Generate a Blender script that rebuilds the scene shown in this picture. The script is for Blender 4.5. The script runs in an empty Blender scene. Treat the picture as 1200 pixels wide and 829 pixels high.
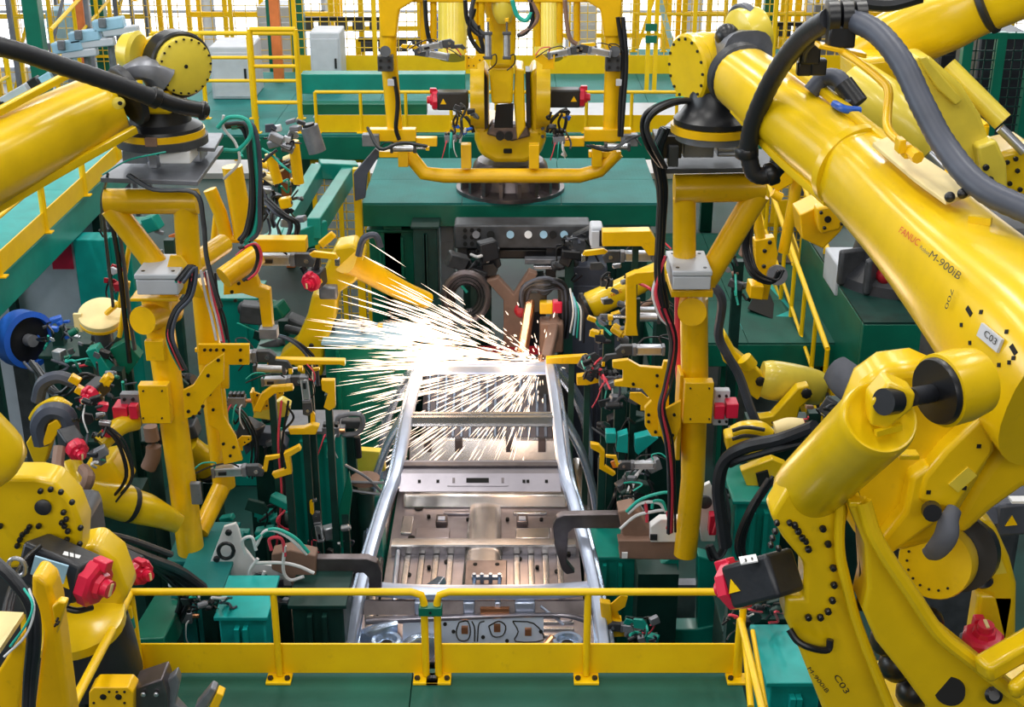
import bpy, math, random
from mathutils import Vector, Matrix
random.seed(11)
V = Vector
scene = bpy.context.scene
col = scene.collection
# ------------------------------------------------------------ camera
PITCH = math.radians(22.7); FPX = 1588.0; CAMZ = 7.0
cam = bpy.data.objects.new('camera', bpy.data.cameras.new('camera')); col.objects.link(cam)
cam.location = (0, 0, CAMZ); cam.rotation_euler = (math.pi/2-PITCH, 0, 0)
cam.data.sensor_width = 36; cam.data.lens = 36*FPX/1200; cam.data.clip_end = 200
scene.camera = cam
# ------------------------------------------------------------ light
scene.view_settings.view_transform = 'Standard'; scene.view_settings.look = 'None'
scene.view_settings.exposure = 0.38; scene.view_settings.gamma = 1
w = bpy.data.worlds.new('world'); scene.world = w; w.use_nodes = True
bg = w.node_tree.nodes['Background']; bg.inputs[0].default_value = (0.78, 0.88, 1.0, 1); bg.inputs[1].default_value = 0.06
def area(name, loc, target, sx, sy, power, colour=(1, 1, 1)):
    d = bpy.data.lights.new(name, 'AREA'); d.shape = 'RECTANGLE'; d.size = sx; d.size_y = sy; d.energy = power; d.color = colour
    o = bpy.data.objects.new(name, d); col.objects.link(o); o.location = loc
    o.rotation_euler = (V(target)-V(loc)).to_track_quat('-Z', 'Y').to_euler(); return o
for i, x in enumerate((-6.5, -2.0, 2.5, 7.0)):
    for j, y in enumerate((3.0, 9.0, 16.0, 24.0)):
        area('high_bay_light', (x, y, 12.0), (x, y, 0), 0.7, 3.2, 150 if x < 4 and not (x > 2 and y < 5) else 95, (1.0, 0.97, 0.92))
area('side_window_daylight', (-16, 9, 8), (0, 9, 2.5), 14, 5, 950, (0.85, 0.93, 1.0))
area('front_fill_light', (-2, -5, 9.5), (-1, 10, 2), 16, 2.5, 480, (1.0, 0.98, 0.95))  # unseen fill lamp added behind the camera to brighten camera-facing surfaces
area('rear_window_daylight', (0, 30.5, 8.5), (0, 12, 2), 24, 4, 900, (0.92, 0.96, 1.0))
# ------------------------------------------------------------ pixel helpers (photo frame 1200 x 829)
cp, sp = math.cos(PITCH), math.sin(PITCH)
def P(px, py, Y):
    u = (px-600)/FPX; v = (414.5-py)/FPX
    d = V((u, cp+v*sp, -sp+v*cp)); k = Y/d.y
    return V((d.x*k, Y, CAMZ+d.z*k))
def PZ(px, py, z):
    u = (px-600)/FPX; v = (414.5-py)/FPX
    d = V((u, cp+v*sp, -sp+v*cp)); k = (z-CAMZ)/d.z
    return V((d.x*k, d.y*k, z))
def mpp(p): return (p.y*cp+(CAMZ-p.z)*sp)/FPX          # metres per pixel at a point
# ------------------------------------------------------------ materials
M = {}
def mat(name, c, rough=0.5, metal=0.0, var=0.12, scale=6.0, bump=0.0, bscale=40.0, emit=0.0, coat=0.0, dirt=0.0, alpha=1.0, ecol=None, dcol=(0.05, 0.045, 0.03)):
    m = bpy.data.materials.new(name); m.use_nodes = True; nt = m.node_tree; N = nt.nodes; L = nt.links
    b = N['Principled BSDF']; b.inputs['Roughness'].default_value = rough; b.inputs['Metallic'].default_value = metal
    b.inputs['Coat Weight'].default_value = coat; b.inputs['Coat Roughness'].default_value = 0.15
    tc = N.new('ShaderNodeTexCoord')
    n = N.new('ShaderNodeTexNoise'); n.inputs['Scale'].default_value = scale; n.inputs['Detail'].default_value = 5
    L.new(tc.outputs['Object'], n.inputs['Vector'])
    r = N.new('ShaderNodeValToRGB'); e = r.color_ramp.elements
    e[0].position = 0.3; e[1].position = 0.7
    e[0].color = tuple(x*(1-var) for x in c)+(1,); e[1].color = tuple(min(1, x*(1+var)) for x in c)+(1,)
    L.new(n.outputs['Fac'], r.inputs['Fac']); out = r.outputs['Color']
    if dirt > 0:
        n2 = N.new('ShaderNodeTexNoise'); n2.inputs['Scale'].default_value = scale*3.1; n2.inputs['Detail'].default_value = 8; n2.inputs['Roughness'].default_value = 0.7
        L.new(tc.outputs['Object'], n2.inputs['Vector'])
        r2 = N.new('ShaderNodeValToRGB'); r2.color_ramp.elements[0].position = 0.60; r2.color_ramp.elements[1].position = 0.70
        r2.color_ramp.elements[1].color = (dirt, dirt, dirt, 1)
        L.new(n2.outputs['Fac'], r2.inputs['Fac'])
        mx = N.new('ShaderNodeMix'); mx.data_type = 'RGBA'; L.new(r2.outputs['Color'], mx.inputs[0]); L.new(out, mx.inputs[6]); mx.inputs[7].default_value = dcol+(1,)
        out = mx.outputs[2]
    L.new(out, b.inputs['Base Color'])
    if bump > 0:
        n3 = N.new('ShaderNodeTexNoise'); n3.inputs['Scale'].default_value = bscale; L.new(tc.outputs['Object'], n3.inputs['Vector'])
        bp = N.new('ShaderNodeBump'); bp.inputs['Strength'].default_value = bump; bp.inputs['Distance'].default_value = 0.01
        L.new(n3.outputs['Fac'], bp.inputs['Height']); L.new(bp.outputs['Normal'], b.inputs['Normal'])
    if emit > 0:
        b.inputs['Emission Color'].default_value = (ecol or c)+(1,); b.inputs['Emission Strength'].default_value = emit
    if alpha < 1: b.inputs['Alpha'].default_value = alpha
    M[name] = m; return m
mat('tool_yellow', (0.92, 0.53, 0.0), 0.34, var=0.06, dirt=0.25, coat=0.3, dcol=(0.35, 0.2, 0.02))
mat('robot_yellow', (0.80, 0.53, 0.004), 0.28, var=0.06, coat=0.3, bump=0.04, dirt=0.12, dcol=(0.3, 0.22, 0.03))
mat('pale_yellow', (0.78, 0.62, 0.06), 0.36, var=0.08, coat=0.3)
mat('rail_yellow', (0.98, 0.60, 0.0), 0.38, var=0.06, dirt=0.2, dcol=(0.5, 0.27, 0.02))
mat('cream', (0.86, 0.70, 0.34), 0.5)
mat('orange', (0.75, 0.2, 0.05), 0.5)
mat('deck_green', (0.001, 0.085, 0.06), 0.65, var=0.25, scale=2.5, bump=0.15, dirt=0.3, dcol=(0.02, 0.07, 0.06))
mat('deck_teal', (0.004, 0.19, 0.18), 0.6, var=0.2, scale=2, bump=0.1, dirt=0.3, dcol=(0.04, 0.12, 0.12))
mat('paint_green', (0.001, 0.14, 0.085), 0.38, var=0.15, scale=3, dirt=0.2, coat=0.2, dcol=(0.01, 0.06, 0.05))
mat('paint_teal', (0.001, 0.25, 0.20), 0.38, var=0.15, scale=3, dirt=0.15, coat=0.2, dcol=(0.01, 0.1, 0.09))
mat('bright_teal', (0.004, 0.36, 0.34), 0.4, var=0.15)
mat('dark_green', (0.002, 0.035, 0.028), 0.5, var=0.3)
mat('floor_green', (0.003, 0.045, 0.037), 0.55, var=0.4, scale=1.2, dirt=0.5, dcol=(0.02, 0.025, 0.03))
mat('floor_grey', (0.6, 0.62, 0.66), 0.45, var=0.15, scale=0.8)
mat('black', (0.012, 0.013, 0.016), 0.35, var=0.2)
mat('rubber', (0.016, 0.018, 0.023), 0.45, var=0.2, bump=0.1, bscale=60)
mat('hose_grey', (0.06, 0.07, 0.10), 0.45, var=0.15)
mat('motor_black', (0.02, 0.022, 0.028), 0.4, var=0.25, bump=0.1)
mat('dark_grey', (0.07, 0.075, 0.085), 0.45, metal=0.3, var=0.25, scale=9)
mat('mid_grey', (0.22, 0.23, 0.26), 0.4, metal=0.4, var=0.2, scale=9, dirt=0.3)
mat('light_grey', (0.55, 0.58, 0.64), 0.4, var=0.06)
mat('alu', (0.55, 0.57, 0.62), 0.3, metal=0.8, var=0.15, scale=12)
mat('steel', (0.50, 0.49, 0.50), 0.27, metal=0.92, var=0.14, scale=3, bump=0.06, bscale=14)
mat('steel_blue', (0.46, 0.56, 0.72), 0.26, metal=0.75, var=0.12, scale=4, bump=0.04, bscale=10)
mat('steel_mid', (0.33, 0.31, 0.35), 0.3, metal=0.85, var=0.15, scale=4)
mat('steel_white', (0.56, 0.64, 0.82), 0.3, metal=0.6, var=0.08, scale=5)
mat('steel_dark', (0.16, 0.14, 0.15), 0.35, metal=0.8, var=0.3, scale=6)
mat('red', (0.72, 0.015, 0.06), 0.35, var=0.1, coat=0.3)
mat('red_dark', (0.35, 0.01, 0.02), 0.4)
mat('blue', (0.02, 0.12, 0.6), 0.35)
mat('blue_pale', (0.35, 0.58, 0.75), 0.4)
mat('brown_cover', (0.25, 0.15, 0.11), 0.6, bump=0.3, bscale=20)
mat('cloth_grey', (0.12, 0.13, 0.16), 0.8, bump=0.4, bscale=15)
mat('copper', (0.75, 0.35, 0.18), 0.3, metal=0.9)
mat('white', (0.85, 0.86, 0.88), 0.4, var=0.03)
mat('white_hose', (0.75, 0.76, 0.78), 0.4)
mat('green_hose', (0.02, 0.45, 0.35), 0.4)
mat('red_hose', (0.75, 0.06, 0.10), 0.4)
mat('ink', (0.02, 0.02, 0.02), 0.6)
mat('ink_red', (0.55, 0.02, 0.02), 0.6)
mat('hole', (0.004, 0.004, 0.004), 0.8)
mat('lit_window', (0.9, 0.94, 1.0), 0.5, emit=1.5, ecol=(0.90, 0.94, 1.0))
mat('wall_paint', (0.75, 0.78, 0.80), 0.6)
mat('spark', (1.0, 0.75, 0.5), 0.5, emit=1.35, ecol=(1.0, 0.80, 0.66))
mat('glass', (0.65, 0.78, 0.85), 0.15, var=0.05, alpha=0.35)
mat('wire_yellow', (0.85, 0.55, 0.03), 0.45)
mat('wire_grey', (0.20, 0.25, 0.28), 0.45)
# ------------------------------------------------------------ mesh builder
def perp(a, up=None):
    a = a.normalized()
    u = V(up) if up is not None else (V((0, 0, 1)) if abs(a.z) < 0.9 else V((0, 1, 0)))
    x = u.cross(a)
    if x.length < 1e-5: x = V((1, 0, 0)).cross(a)
    x.normalize(); return x, a.cross(x).normalized()
def crom(pts, k):
    if k <= 1 or len(pts) < 3: return [V(p) for p in pts]
    p = [2*pts[0]-pts[1]]+list(pts)+[2*pts[-1]-pts[-2]]; o = []
    for i in range(1, len(p)-2):
        for j in range(k):
            t = j/k
            o.append(0.5*((2*p[i])+(p[i+1]-p[i-1])*t+(2*p[i-1]-5*p[i]+4*p[i+1]-p[i+2])*t*t+(3*p[i]-p[i-1]-3*p[i+1]+p[i+2])*t**3))
    o.append(p[-2]); return o
class MB:
    def __init__(s): s.v = []; s.f = []
    def add(s, vs, fs):
        n = len(s.v); s.v += [V(v) for v in vs]; s.f += [tuple(i+n for i in f) for f in fs]; return s
    def box(s, c, d, R=None):
        c = V(c); h = V(d)/2; vs = []
        for z in (-1, 1):
            for x, y in ((-1, -1), (1, -1), (1, 1), (-1, 1)):
                q = V((x*h.x, y*h.y, z*h.z)); vs.append(c+(R @ q if R else q))
        return s.add(vs, [(3, 2, 1, 0), (4, 5, 6, 7), (0, 1, 5, 4), (1, 2, 6, 5), (2, 3, 7, 6), (3, 0, 4, 7)])
    def beam(s, a, b, w, h, up=None):
        a = V(a); b = V(b); x, y = perp(b-a, up); vs = []
        for p in (a, b):
            for i, j in ((-1, -1), (1, -1), (1, 1), (-1, 1)): vs.append(p+x*(i*w/2)+y*(j*h/2))
        return s.add(vs, [(3, 2, 1, 0), (4, 5, 6, 7), (0, 1, 5, 4), (1, 2, 6, 5), (2, 3, 7, 6), (3, 0, 4, 7)])
    def lathe(s, p, axis, prof, n=20, close=True):
        p = V(p); a = V(axis).normalized(); x, y = perp(a); vs = []; fs = []
        for r, t in prof:
            for i in range(n):
                q = 2*math.pi*i/n; vs.append(p+a*t+(x*math.cos(q)+y*math.sin(q))*max(r, 1e-4))
        for k in range(len(prof)-1):
            for i in range(n):
                j = (i+1) % n; fs.append((k*n+i, k*n+j, (k+1)*n+j, (k+1)*n+i))
        if close:
            fs.append(tuple(range(n-1, -1, -1))); m = (len(prof)-1)*n; fs.append(tuple(range(m, m+n)))
        return s.add(vs, fs)
    def cyl(s, a, b, r, r2=None, n=16):
        a = V(a); b = V(b); r2 = r if r2 is None else r2
        return s.lathe(a, b-a, [(r, 0), (r2, (b-a).length)], n)
    def disc(s, p, axis, r, t, n=20): return s.lathe(p, axis, [(r, 0), (r, t)], n)
    def tube(s, pts, r, n=10, k=5, caps=True):
        pts = [V(p) for p in pts]; m = len(pts)
        rs = r if isinstance(r, (list, tuple)) else [r]*m
        if k > 1 and m > 2:
            rr = [x.x for x in crom([V((q, 0, 0)) for q in rs], k)]; pts = crom(pts, k)
        else: rr = rs
        vs = []; fs = []; m = len(pts); px = None
        for i, p in enumerate(pts):
            t = (pts[min(i+1, m-1)]-pts[max(i-1, 0)])
            if t.length < 1e-6: t = V((0, 0, 1))
            t.normalize()
            if px is None: x, y = perp(t)
            else:
                x = px-t*px.dot(t)
                if x.length < 1e-4: x = perp(t)[0]
                x.normalize(); y = t.cross(x)
            px = x
            for q in range(n):
                a = 2*math.pi*q/n; vs.append(p+(x*math.cos(a)+y*math.sin(a))*rr[i])
        for i in range(m-1):
            for q in range(n):
                j = (q+1) % n; fs.append((i*n+q, i*n+j, (i+1)*n+j, (i+1)*n+q))
        if caps: fs.append(tuple(range(n-1, -1, -1))); fs.append(tuple(range((m-1)*n, m*n)))
        return s.add(vs, fs)
    def loft(s, st, up=(0, 0, 1), n=20, e=2.6, k=4):
        """st: (point, half width, half height); superellipse rings"""
        pts = crom([V(a[0]) for a in st], k); A = [q.x for q in crom([V((a[1], 0, 0)) for a in st], k)]; B = [q.x for q in crom([V((a[2], 0, 0)) for a in st], k)]
        m = len(pts); vs = []; fs = []
        for i, p in enumerate(pts):
            t = (pts[min(i+1, m-1)]-pts[max(i-1, 0)]).normalized(); x, y = perp(t, up)
            for q in range(n):
                a = 2*math.pi*q/n; c, d = math.cos(a), math.sin(a)
                vs.append(p+x*(A[i]*math.copysign(abs(c)**(2/e), c))+y*(B[i]*math.copysign(abs(d)**(2/e), d)))
        for i in range(m-1):
            for q in range(n):
                j = (q+1) % n; fs.append((i*n+q, i*n+j, (i+1)*n+j, (i+1)*n+q))
        fs.append(tuple(range(n-1, -1, -1))); fs.append(tuple(range((m-1)*n, m*n)))
        return s.add(vs, fs)
    def plate(s, pts, t):
        pts = [V(p) for p in pts]; t = V(t); n = len(pts)
        vs = pts+[p+t for p in pts]; fs = [tuple(range(n-1, -1, -1)), tuple(range(n, 2*n))]
        fs += [(i, (i+1) % n, (i+1) % n+n, i+n) for i in range(n)]
        return s.add(vs, fs)
    def ball(s, p, r, n=14, sc=(1, 1, 1)):
        p = V(p); vs = []; fs = []; h = n//2
        for i in range(h+1):
            a = math.pi*i/h
            for j in range(n):
                b = 2*math.pi*j/n; vs.append(p+V((r*sc[0]*math.sin(a)*math.cos(b), r*sc[1]*math.sin(a)*math.sin(b), r*sc[2]*math.cos(a))))
        for i in range(h):
            for j in range(n): fs.append((i*n+j, (i+1)*n+j, (i+1)*n+(j+1) % n, i*n+(j+1) % n))
        return s.add(vs, fs)
    def bolts(s, c, axis, R, cnt, r=0.012, h=0.015, a0=0, a1=360, n=6):
        c = V(c); a = V(axis).normalized(); x, y = perp(a)
        for i in range(cnt):
            q = math.radians(a0+(a1-a0)*i/cnt); p = c+(x*math.cos(q)+y*math.sin(q))*R; s.cyl(p, p+a*h, r, n=n)
        return s
    def build(s, name, m, parent=None, bevel=0.0, seg=2, sharp=35, label=None, kind=None):
        off = V((0, 0, 0))
        if parent is not None:
            q = parent
            while q is not None: off = off+q.location; q = q.parent
        me = bpy.data.meshes.new(name); me.from_pydata([tuple(v-off) for v in s.v], [], s.f); me.validate()
        me.materials.append(M[m] if isinstance(m, str) else m)
        me.shade_smooth(); me.set_sharp_from_angle(angle=math.radians(sharp))
        o = bpy.data.objects.new(name, me); col.objects.link(o)
        if parent is not None: o.parent = parent
        if bevel > 0:
            b = o.modifiers.new('bevel', 'BEVEL'); b.width = bevel; b.segments = seg; b.limit_method = 'ANGLE'; b.angle_limit = math.radians(35); b.harden_normals = False
        if label: o['label'] = label
        if kind: o['kind'] = kind
        return o
def fixnormals():
    import bmesh
    for me in bpy.data.meshes:
        bm = bmesh.new(); bm.from_mesh(me); bmesh.ops.recalc_face_normals(bm, faces=bm.faces); bm.to_mesh(me); bm.free()
def tag(o, label, cat, group=None):
    o['label'] = label; o['category'] = cat
    if group: o['group'] = group
    return o
def thing(name, label, cat, loc=(0, 0, 0), group=None):
    o = bpy.data.objects.new(name, None); col.objects.link(o); o.location = loc; o.empty_display_size = 0.1
    return tag(o, label, cat, group)
def structure(name, mb, m, **k): return mb.build(name, m, kind='structure', **k)
def children(o): return list(o.children)
def copy_tree(o, parent=None):
    c = o.copy(); col.objects.link(c); c.parent = parent
    for ch in children(o): copy_tree(ch, c)
    return c
# pixel-based shorthands: (px, py, Y) points
def PP(l): return [P(a, b, c) for a, b, c in l]
def ptube(mb, l, k=5, n=12):
    pts = [P(a, b, c) for a, b, c, r in l]; return mb.tube(pts, [r*mpp(q) for (a, b, c, r), q in zip(l, pts)], n=n, k=k)
def hose(name, l, rpx, m='rubber', parent=None, n=10, k=6, label=None):
    pts = PP(l); mb = MB().tube(pts, [rpx*mpp(q) for q in pts], n=n, k=k); return mb.build(name, m, parent, label=label)
def trace(mb, l, Y, th, dY=None):
    """polygon traced on the plane y=Y, th thick away from the camera"""
    return mb.plate([P(a, b, Y if dY is None else Y+dY*(i)) for i, (a, b) in enumerate(l)], (0, th, 0))
def blk(mb, x0, x1, ytop, Y, depth, zbot=None, h=None):
    """box whose top front edge runs x0..x1 at pixel row ytop, front face at y=Y"""
    a = P(x0, ytop, Y); b = P(x1, ytop, Y); zb = zbot if zbot is not None else a.z-h
    return mb.box(((a.x+b.x)/2, Y+depth/2, (a.z+zb)/2), (abs(b.x-a.x), depth, a.z-zb))
# ============================================================ SETTING
structure('floor', MB().box((0, 14, -0.1), (44, 44, 0.2)), 'floor_green')
# far hall: pale floor beyond the cells and back wall with daylit windows
structure('floor_far_hall', MB().box((0, 30.25, 0.05), (40, 9.5, 0.12)), 'floor_grey')
wb = structure('wall_back', MB().box((0, 34.2, 5), (44, 0.3, 10)), 'wall_paint')
for i in range(11):
    x = -15+i*3.0
    f = MB()
    for q in (-1.35, 0, 1.35): f.box((x+q, 34.0, 3.2), (0.07, 0.08, 5.4))
    for q in (0.5, 1.9, 3.2, 4.5, 5.9): f.box((x, 34.0, q), (2.77, 0.08, 0.07))
    wn = f.build('window_%d' % (i+1), 'light_grey', kind='structure')
    MB().box((x, 34.03, 3.2), (2.66, 0.02, 5.36)).build('pane', 'lit_window', wn)
# ---- decks
def deck(name, label, x0, x1, y0, y1, z, th, m_top, m_side, plate=1.2, posts=()):
    t = thing(name, label, 'platform', ((x0+x1)/2, (y0+y1)/2, 0))
    nx = max(1, round((x1-x0)/plate)); ny = max(1, round((y1-y0)/plate)); g = 0.006
    dx = (x1-x0)/nx; dy = (y1-y0)/ny
    for i in range(nx):
        for j in range(ny):
            MB().box((x0+dx*(i+.5), y0+dy*(j+.5), z-0.012), (dx-g, dy-g, 0.024)).build('deck_plate', m_top, t)
    s = MB().box(((x0+x1)/2, y0+0.04, z-0.024-th/2), (x1-x0, 0.08, th)).box(((x0+x1)/2, y1-0.04, z-0.024-th/2), (x1-x0, 0.08, th))
    s.box((x0+0.04, (y0+y1)/2, z-0.024-th/2), (0.08, y1-y0-.17, th)).box((x1-0.04, (y0+y1)/2, z-0.024-th/2), (0.08, y1-y0-.17, th))
    s.build('fascia', m_side, t, bevel=0.006)
    for (x, y) in posts: MB().box((x, y, (z-.026)/2), (0.2, 0.2, z-.03)).build('leg', m_side, t, bevel=0.006)
    return t
def checker(mname, src):
    m = M[src].copy(); m.name = mname; M[mname] = m; nt = m.node_tree; N = nt.nodes; L = nt.links
    tc = N.new('ShaderNodeTexCoord'); mp = N.new('ShaderNodeMapping'); mp.inputs['Rotation'].default_value = (0, 0, 0.785)
    br = N.new('ShaderNodeTexChecker'); br.inputs['Scale'].default_value = 34; L.new(tc.outputs['Object'], mp.inputs['Vector']); L.new(mp.outputs['Vector'], br.inputs['Vector'])
    bp = N.new('ShaderNodeBump'); bp.inputs['Strength'].default_value = 0.35; bp.inputs['Distance'].default_value = 0.004
    L.new(br.outputs['Fac'], bp.inputs['Height']); L.new(bp.outputs['Normal'], N['Principled BSDF'].inputs['Normal'])
checker('checker_teal', 'deck_teal'); checker('checker_green', 'deck_green')
# centre robot platform
z0 = 2.9
a = P(424, 238, 14.0); b = P(775, 238, 14.0)
zc = a.z
cpl = deck('robot_platform', 'broad teal checker-plate platform carrying the centre robot above the tunnel', a.x, b.x, 14.0, 15.9, zc, 0.24, 'checker_teal', 'paint_green', plate=0.95,
     posts=((a.x+.3, 14.3), (b.x-.3, 14.3), (a.x+.3, 15.6), (b.x-.3, 15.6)))
# mid deck behind with toe board and guard rail
def guard_rail(label, p0, p1, h, n, toe=0.18, mid=(0.5,), r=0.022, m='rail_yellow', toe_only_range=None, end_posts=True, group=None, name='guard_rail'):
    p0 = V(p0); p1 = V(p1); t = thing(name, label, 'railing', tuple(p0), group)
    up = V((0, 0, h)); d = (p1-p0)
    MB().tube([p0+up, p1+up], r, k=1).build('top_rail', m, t)
    for q in mid: MB().tube([p0+up*q, p1+up*q], r*.75, k=1).build('mid_rail', m, t)
    if toe > 0: MB().beam(p0+V((0, 0, toe/2+.01)), p1+V((0, 0, toe/2+.01)), 0.012, toe, up=(0, 0, 1)).build('toe_board', m, t)
    for i in range(n+1):
        q = p0+d*(i/n); MB().tube([q, q+up], r, k=1).build('post', m, t)
        MB().box(q+V((0, 0, .006)), (0.12, 0.08, 0.012)).build('foot_plate', m, t)
    return t
DZ = P(600, 158, 16.9).z
deck('catwalk', 'teal catwalk crossing behind the centre robot with a grey walking strip', -5.6, 4.4, 16.9, 21.0, DZ, 0.3, 'checker_teal', 'paint_green', plate=1.3)
t = guard_rail('yellow guard rail with tall toe board behind the centre robot frame', (P(371, 158, 16.95).x, 17.0, DZ), (P(792, 158, 16.95).x, 17.0, DZ), P(600, 108, 17.0).z-DZ, 8, toe=0.22, mid=())
MB().box((0.8, 18.3, DZ+.004), (6.9, 0.9, 0.008)).build('walking_strip', 'light_grey', t)
bm = MB(); blk(bm, 352, 545, 87, 17.8, 0.25, h=0.26); tag(bm.build('cross_beam', 'paint_teal', bevel=.01), 'long teal box beam lying across left of the centre robot', 'beam')
bm = MB(); blk(bm, 352, 500, 122, 17.2, 0.2, h=0.14); tag(bm.build('cross_beam', 'paint_green', bevel=.01), 'shorter dark green beam below the long teal one', 'beam')
# ---- left walkway
WX = P(60, 265, 11.9).x; WZ = P(60, 265, 11.9).z
wt = deck('walkway', 'raised teal walkway along the left side with yellow edge', WX-1.9, WX, 9.0, 17.2, WZ, 0.30, 'bright_teal', 'paint_teal', plate=1.9)
guard_rail('yellow railing with deep toe board along the left walkway edge', (WX+.02, 9.3, WZ), (WX+.02, 16.5, WZ), 0.85, 6, toe=0.19, mid=(0.55,), r=0.032)
guard_rail('yellow railing on the far outer edge of the left walkway', (WX-1.9, 9.3, WZ), (WX-1.9, 16.5, WZ), 0.85, 5, toe=0.1, mid=(0.55,), r=0.03)
c = thing('portal_column', 'wide bright teal column holding up the left walkway', 'column', (WX, 12.6, 0))
x0, x1 = P(88, 300, 12.6).x, P(128, 300, 12.6).x
MB().box(((x0+x1)/2, 12.7, (WZ-.35)/2), (x1-x0, 0.25, WZ-.35)).build('column_face', 'bright_teal', c, bevel=.01)
MB().box((x1+.1, 13.0, (WZ-.35)/2), (0.2, 0.7, WZ-.35)).build('column_web', 'paint_teal', c, bevel=.01)
# ---- front mezzanine deck and low barrier
FY = 5.65; FZ = P(500, 795, FY).z
fx0 = P(160, 790, FY).x; fx1 = P(868, 795, FY).x
deck('front_deck', 'dark green painted deck in the foreground below the low barrier', -2.15, 1.15, 3.6, FY+.08, FZ, 0.25, 'deck_green', 'paint_green', plate=1.45)
def px_at(px, py, Y): return P(px, py, Y)
def barrier(label, xs0, xs1, left_bend, right_bend, posts):
    hz = P(500, 694, FY).z
    t = thing('low_barrier', label, 'railing', ((xs0+xs1)/2, FY, FZ))
    r = 0.0185; pts = []
    z1 = FZ+0.02; q = 0.06
    if left_bend: pts += [V((xs0, FY, z1)), V((xs0, FY, hz-q)), V((xs0+.012, FY, hz-.018)), V((xs0+q, FY, hz))]
    else: pts += [V((xs0, FY, hz))]
    if right_bend: pts += [V((xs1-q, FY, hz)), V((xs1-.012, FY, hz-.018)), V((xs1, FY, hz-q)), V((xs1, FY, z1))]
    else: pts += [V((xs1, FY, hz))]
    # smooth only at bends
    MB().tube(pts, r, n=14, k=1).build('handrail', 'rail_yellow', t, sharp=60)
    tz = P(500, 757, FY).z
    MB().box(((xs0+xs1)/2, FY+.024, (FZ+.012+tz)/2), (xs1-xs0-.03, 0.012, tz-FZ-.02)).build('toe_board', 'rail_yellow', t, bevel=.003)
    for x, full in posts:
        if full: MB().tube([V((x, FY, z1)), V((x, FY, hz))], r*.95, k=1, n=12).build('post', 'rail_yellow', t)
        fp = MB().box((x+(0 if full else .0), FY-.02, FZ+.008), (0.125, 0.085, 0.014)).build('foot_plate', 'rail_yellow', t, bevel=.002)
        b = MB()
        for dx in (-.042, .042):
            b.cyl((x+dx, FY-.03, FZ+.014), (x+dx, FY-.03, FZ+.03), 0.014, n=6)
        b.build('bolt', 'black', fp)
    return t
xa, xb = P(152, 700, FY).x, P(499, 780, FY).x; xc, xd = P(514, 780, FY).x, P(866, 780, FY).x
xm1 = P(327, 780, FY).x; xm2 = P(687, 780, FY).x
barrier('low yellow barrier with toe board, left half, bending down at the middle gap', P(152, 740, FY).x, xb, False, True, [(P(164, 780, FY).x, True), (xm1, True), (xb, False)])
barrier('low yellow barrier with toe board, right half, in front of the car body', xc, xd, True, False, [(xc, False), (xm2, True), (xd, True)])
ck = MB().box(((xb+xc)/2, FY-.005, P(500, 714, FY).z), (0.115, 0.055, 0.048)).build('clamp_block', 'paint_green', bevel=.004); tag(ck, 'small green clamp block joining the two barrier halves at the gap', 'clamp')
MB().cyl(((xb+xc)/2, FY-.034, P(500, 714, FY).z), ((xb+xc)/2, FY-.04, P(500, 714, FY).z), .007, n=8).build('bolt', 'black', ck)
# diagonal return rails
t = thing('sloping_rail', 'yellow tube rail running forward from the left barrier corner', 'railing', P(152, 700, FY))
MB().tube(PP([(152, 696, FY), (140, 722, 5.35), (84, 829, 4.35), (60, 870, 4.1)]), .0205, k=1, n=14).build('handrail', 'rail_yellow', t)
MB().plate(PP([(152, 758, FY-.03), (168, 790, FY-.03), (138, 798, FY-.25)]), (0, 0.012, 0)).build('gusset', 'rail_yellow', t)
MB().tube(PP([(150, 712, FY-.06), (163, 796, FY-.06)]), .019, k=1, n=12).build('post', 'rail_yellow', t)
bt = MB(); bt.tube(PP([(151, 724, FY-.06), (153.5, 736, FY-.06)]), .024, k=1, n=12); bt.build('clamp_band', 'paint_teal', t)
t = thing('sloping_rail', 'yellow railing running forward from the right barrier corner beside the robot', 'railing', P(868, 727, FY))
MB().tube(PP([(868, 727, FY), (893, 829, 4.6), (905, 880, 4.2)]), .0175, k=1, n=14).build('handrail', 'rail_yellow', t)
MB().tube(PP([(868, 727, FY), (862, 800, FY)]), .02, k=1, n=14).build('post', 'rail_yellow', t)
MB().tube(PP([(882, 740, 5.5), (897, 829, 4.9)]), .012, k=1, n=12).build('mid_rail', 'rail_yellow', t)
MB().tube(PP([(872, 740, FY), (880, 829, 5.2)]), .016, k=1, n=12).build('post', 'rail_yellow', t)
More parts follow.
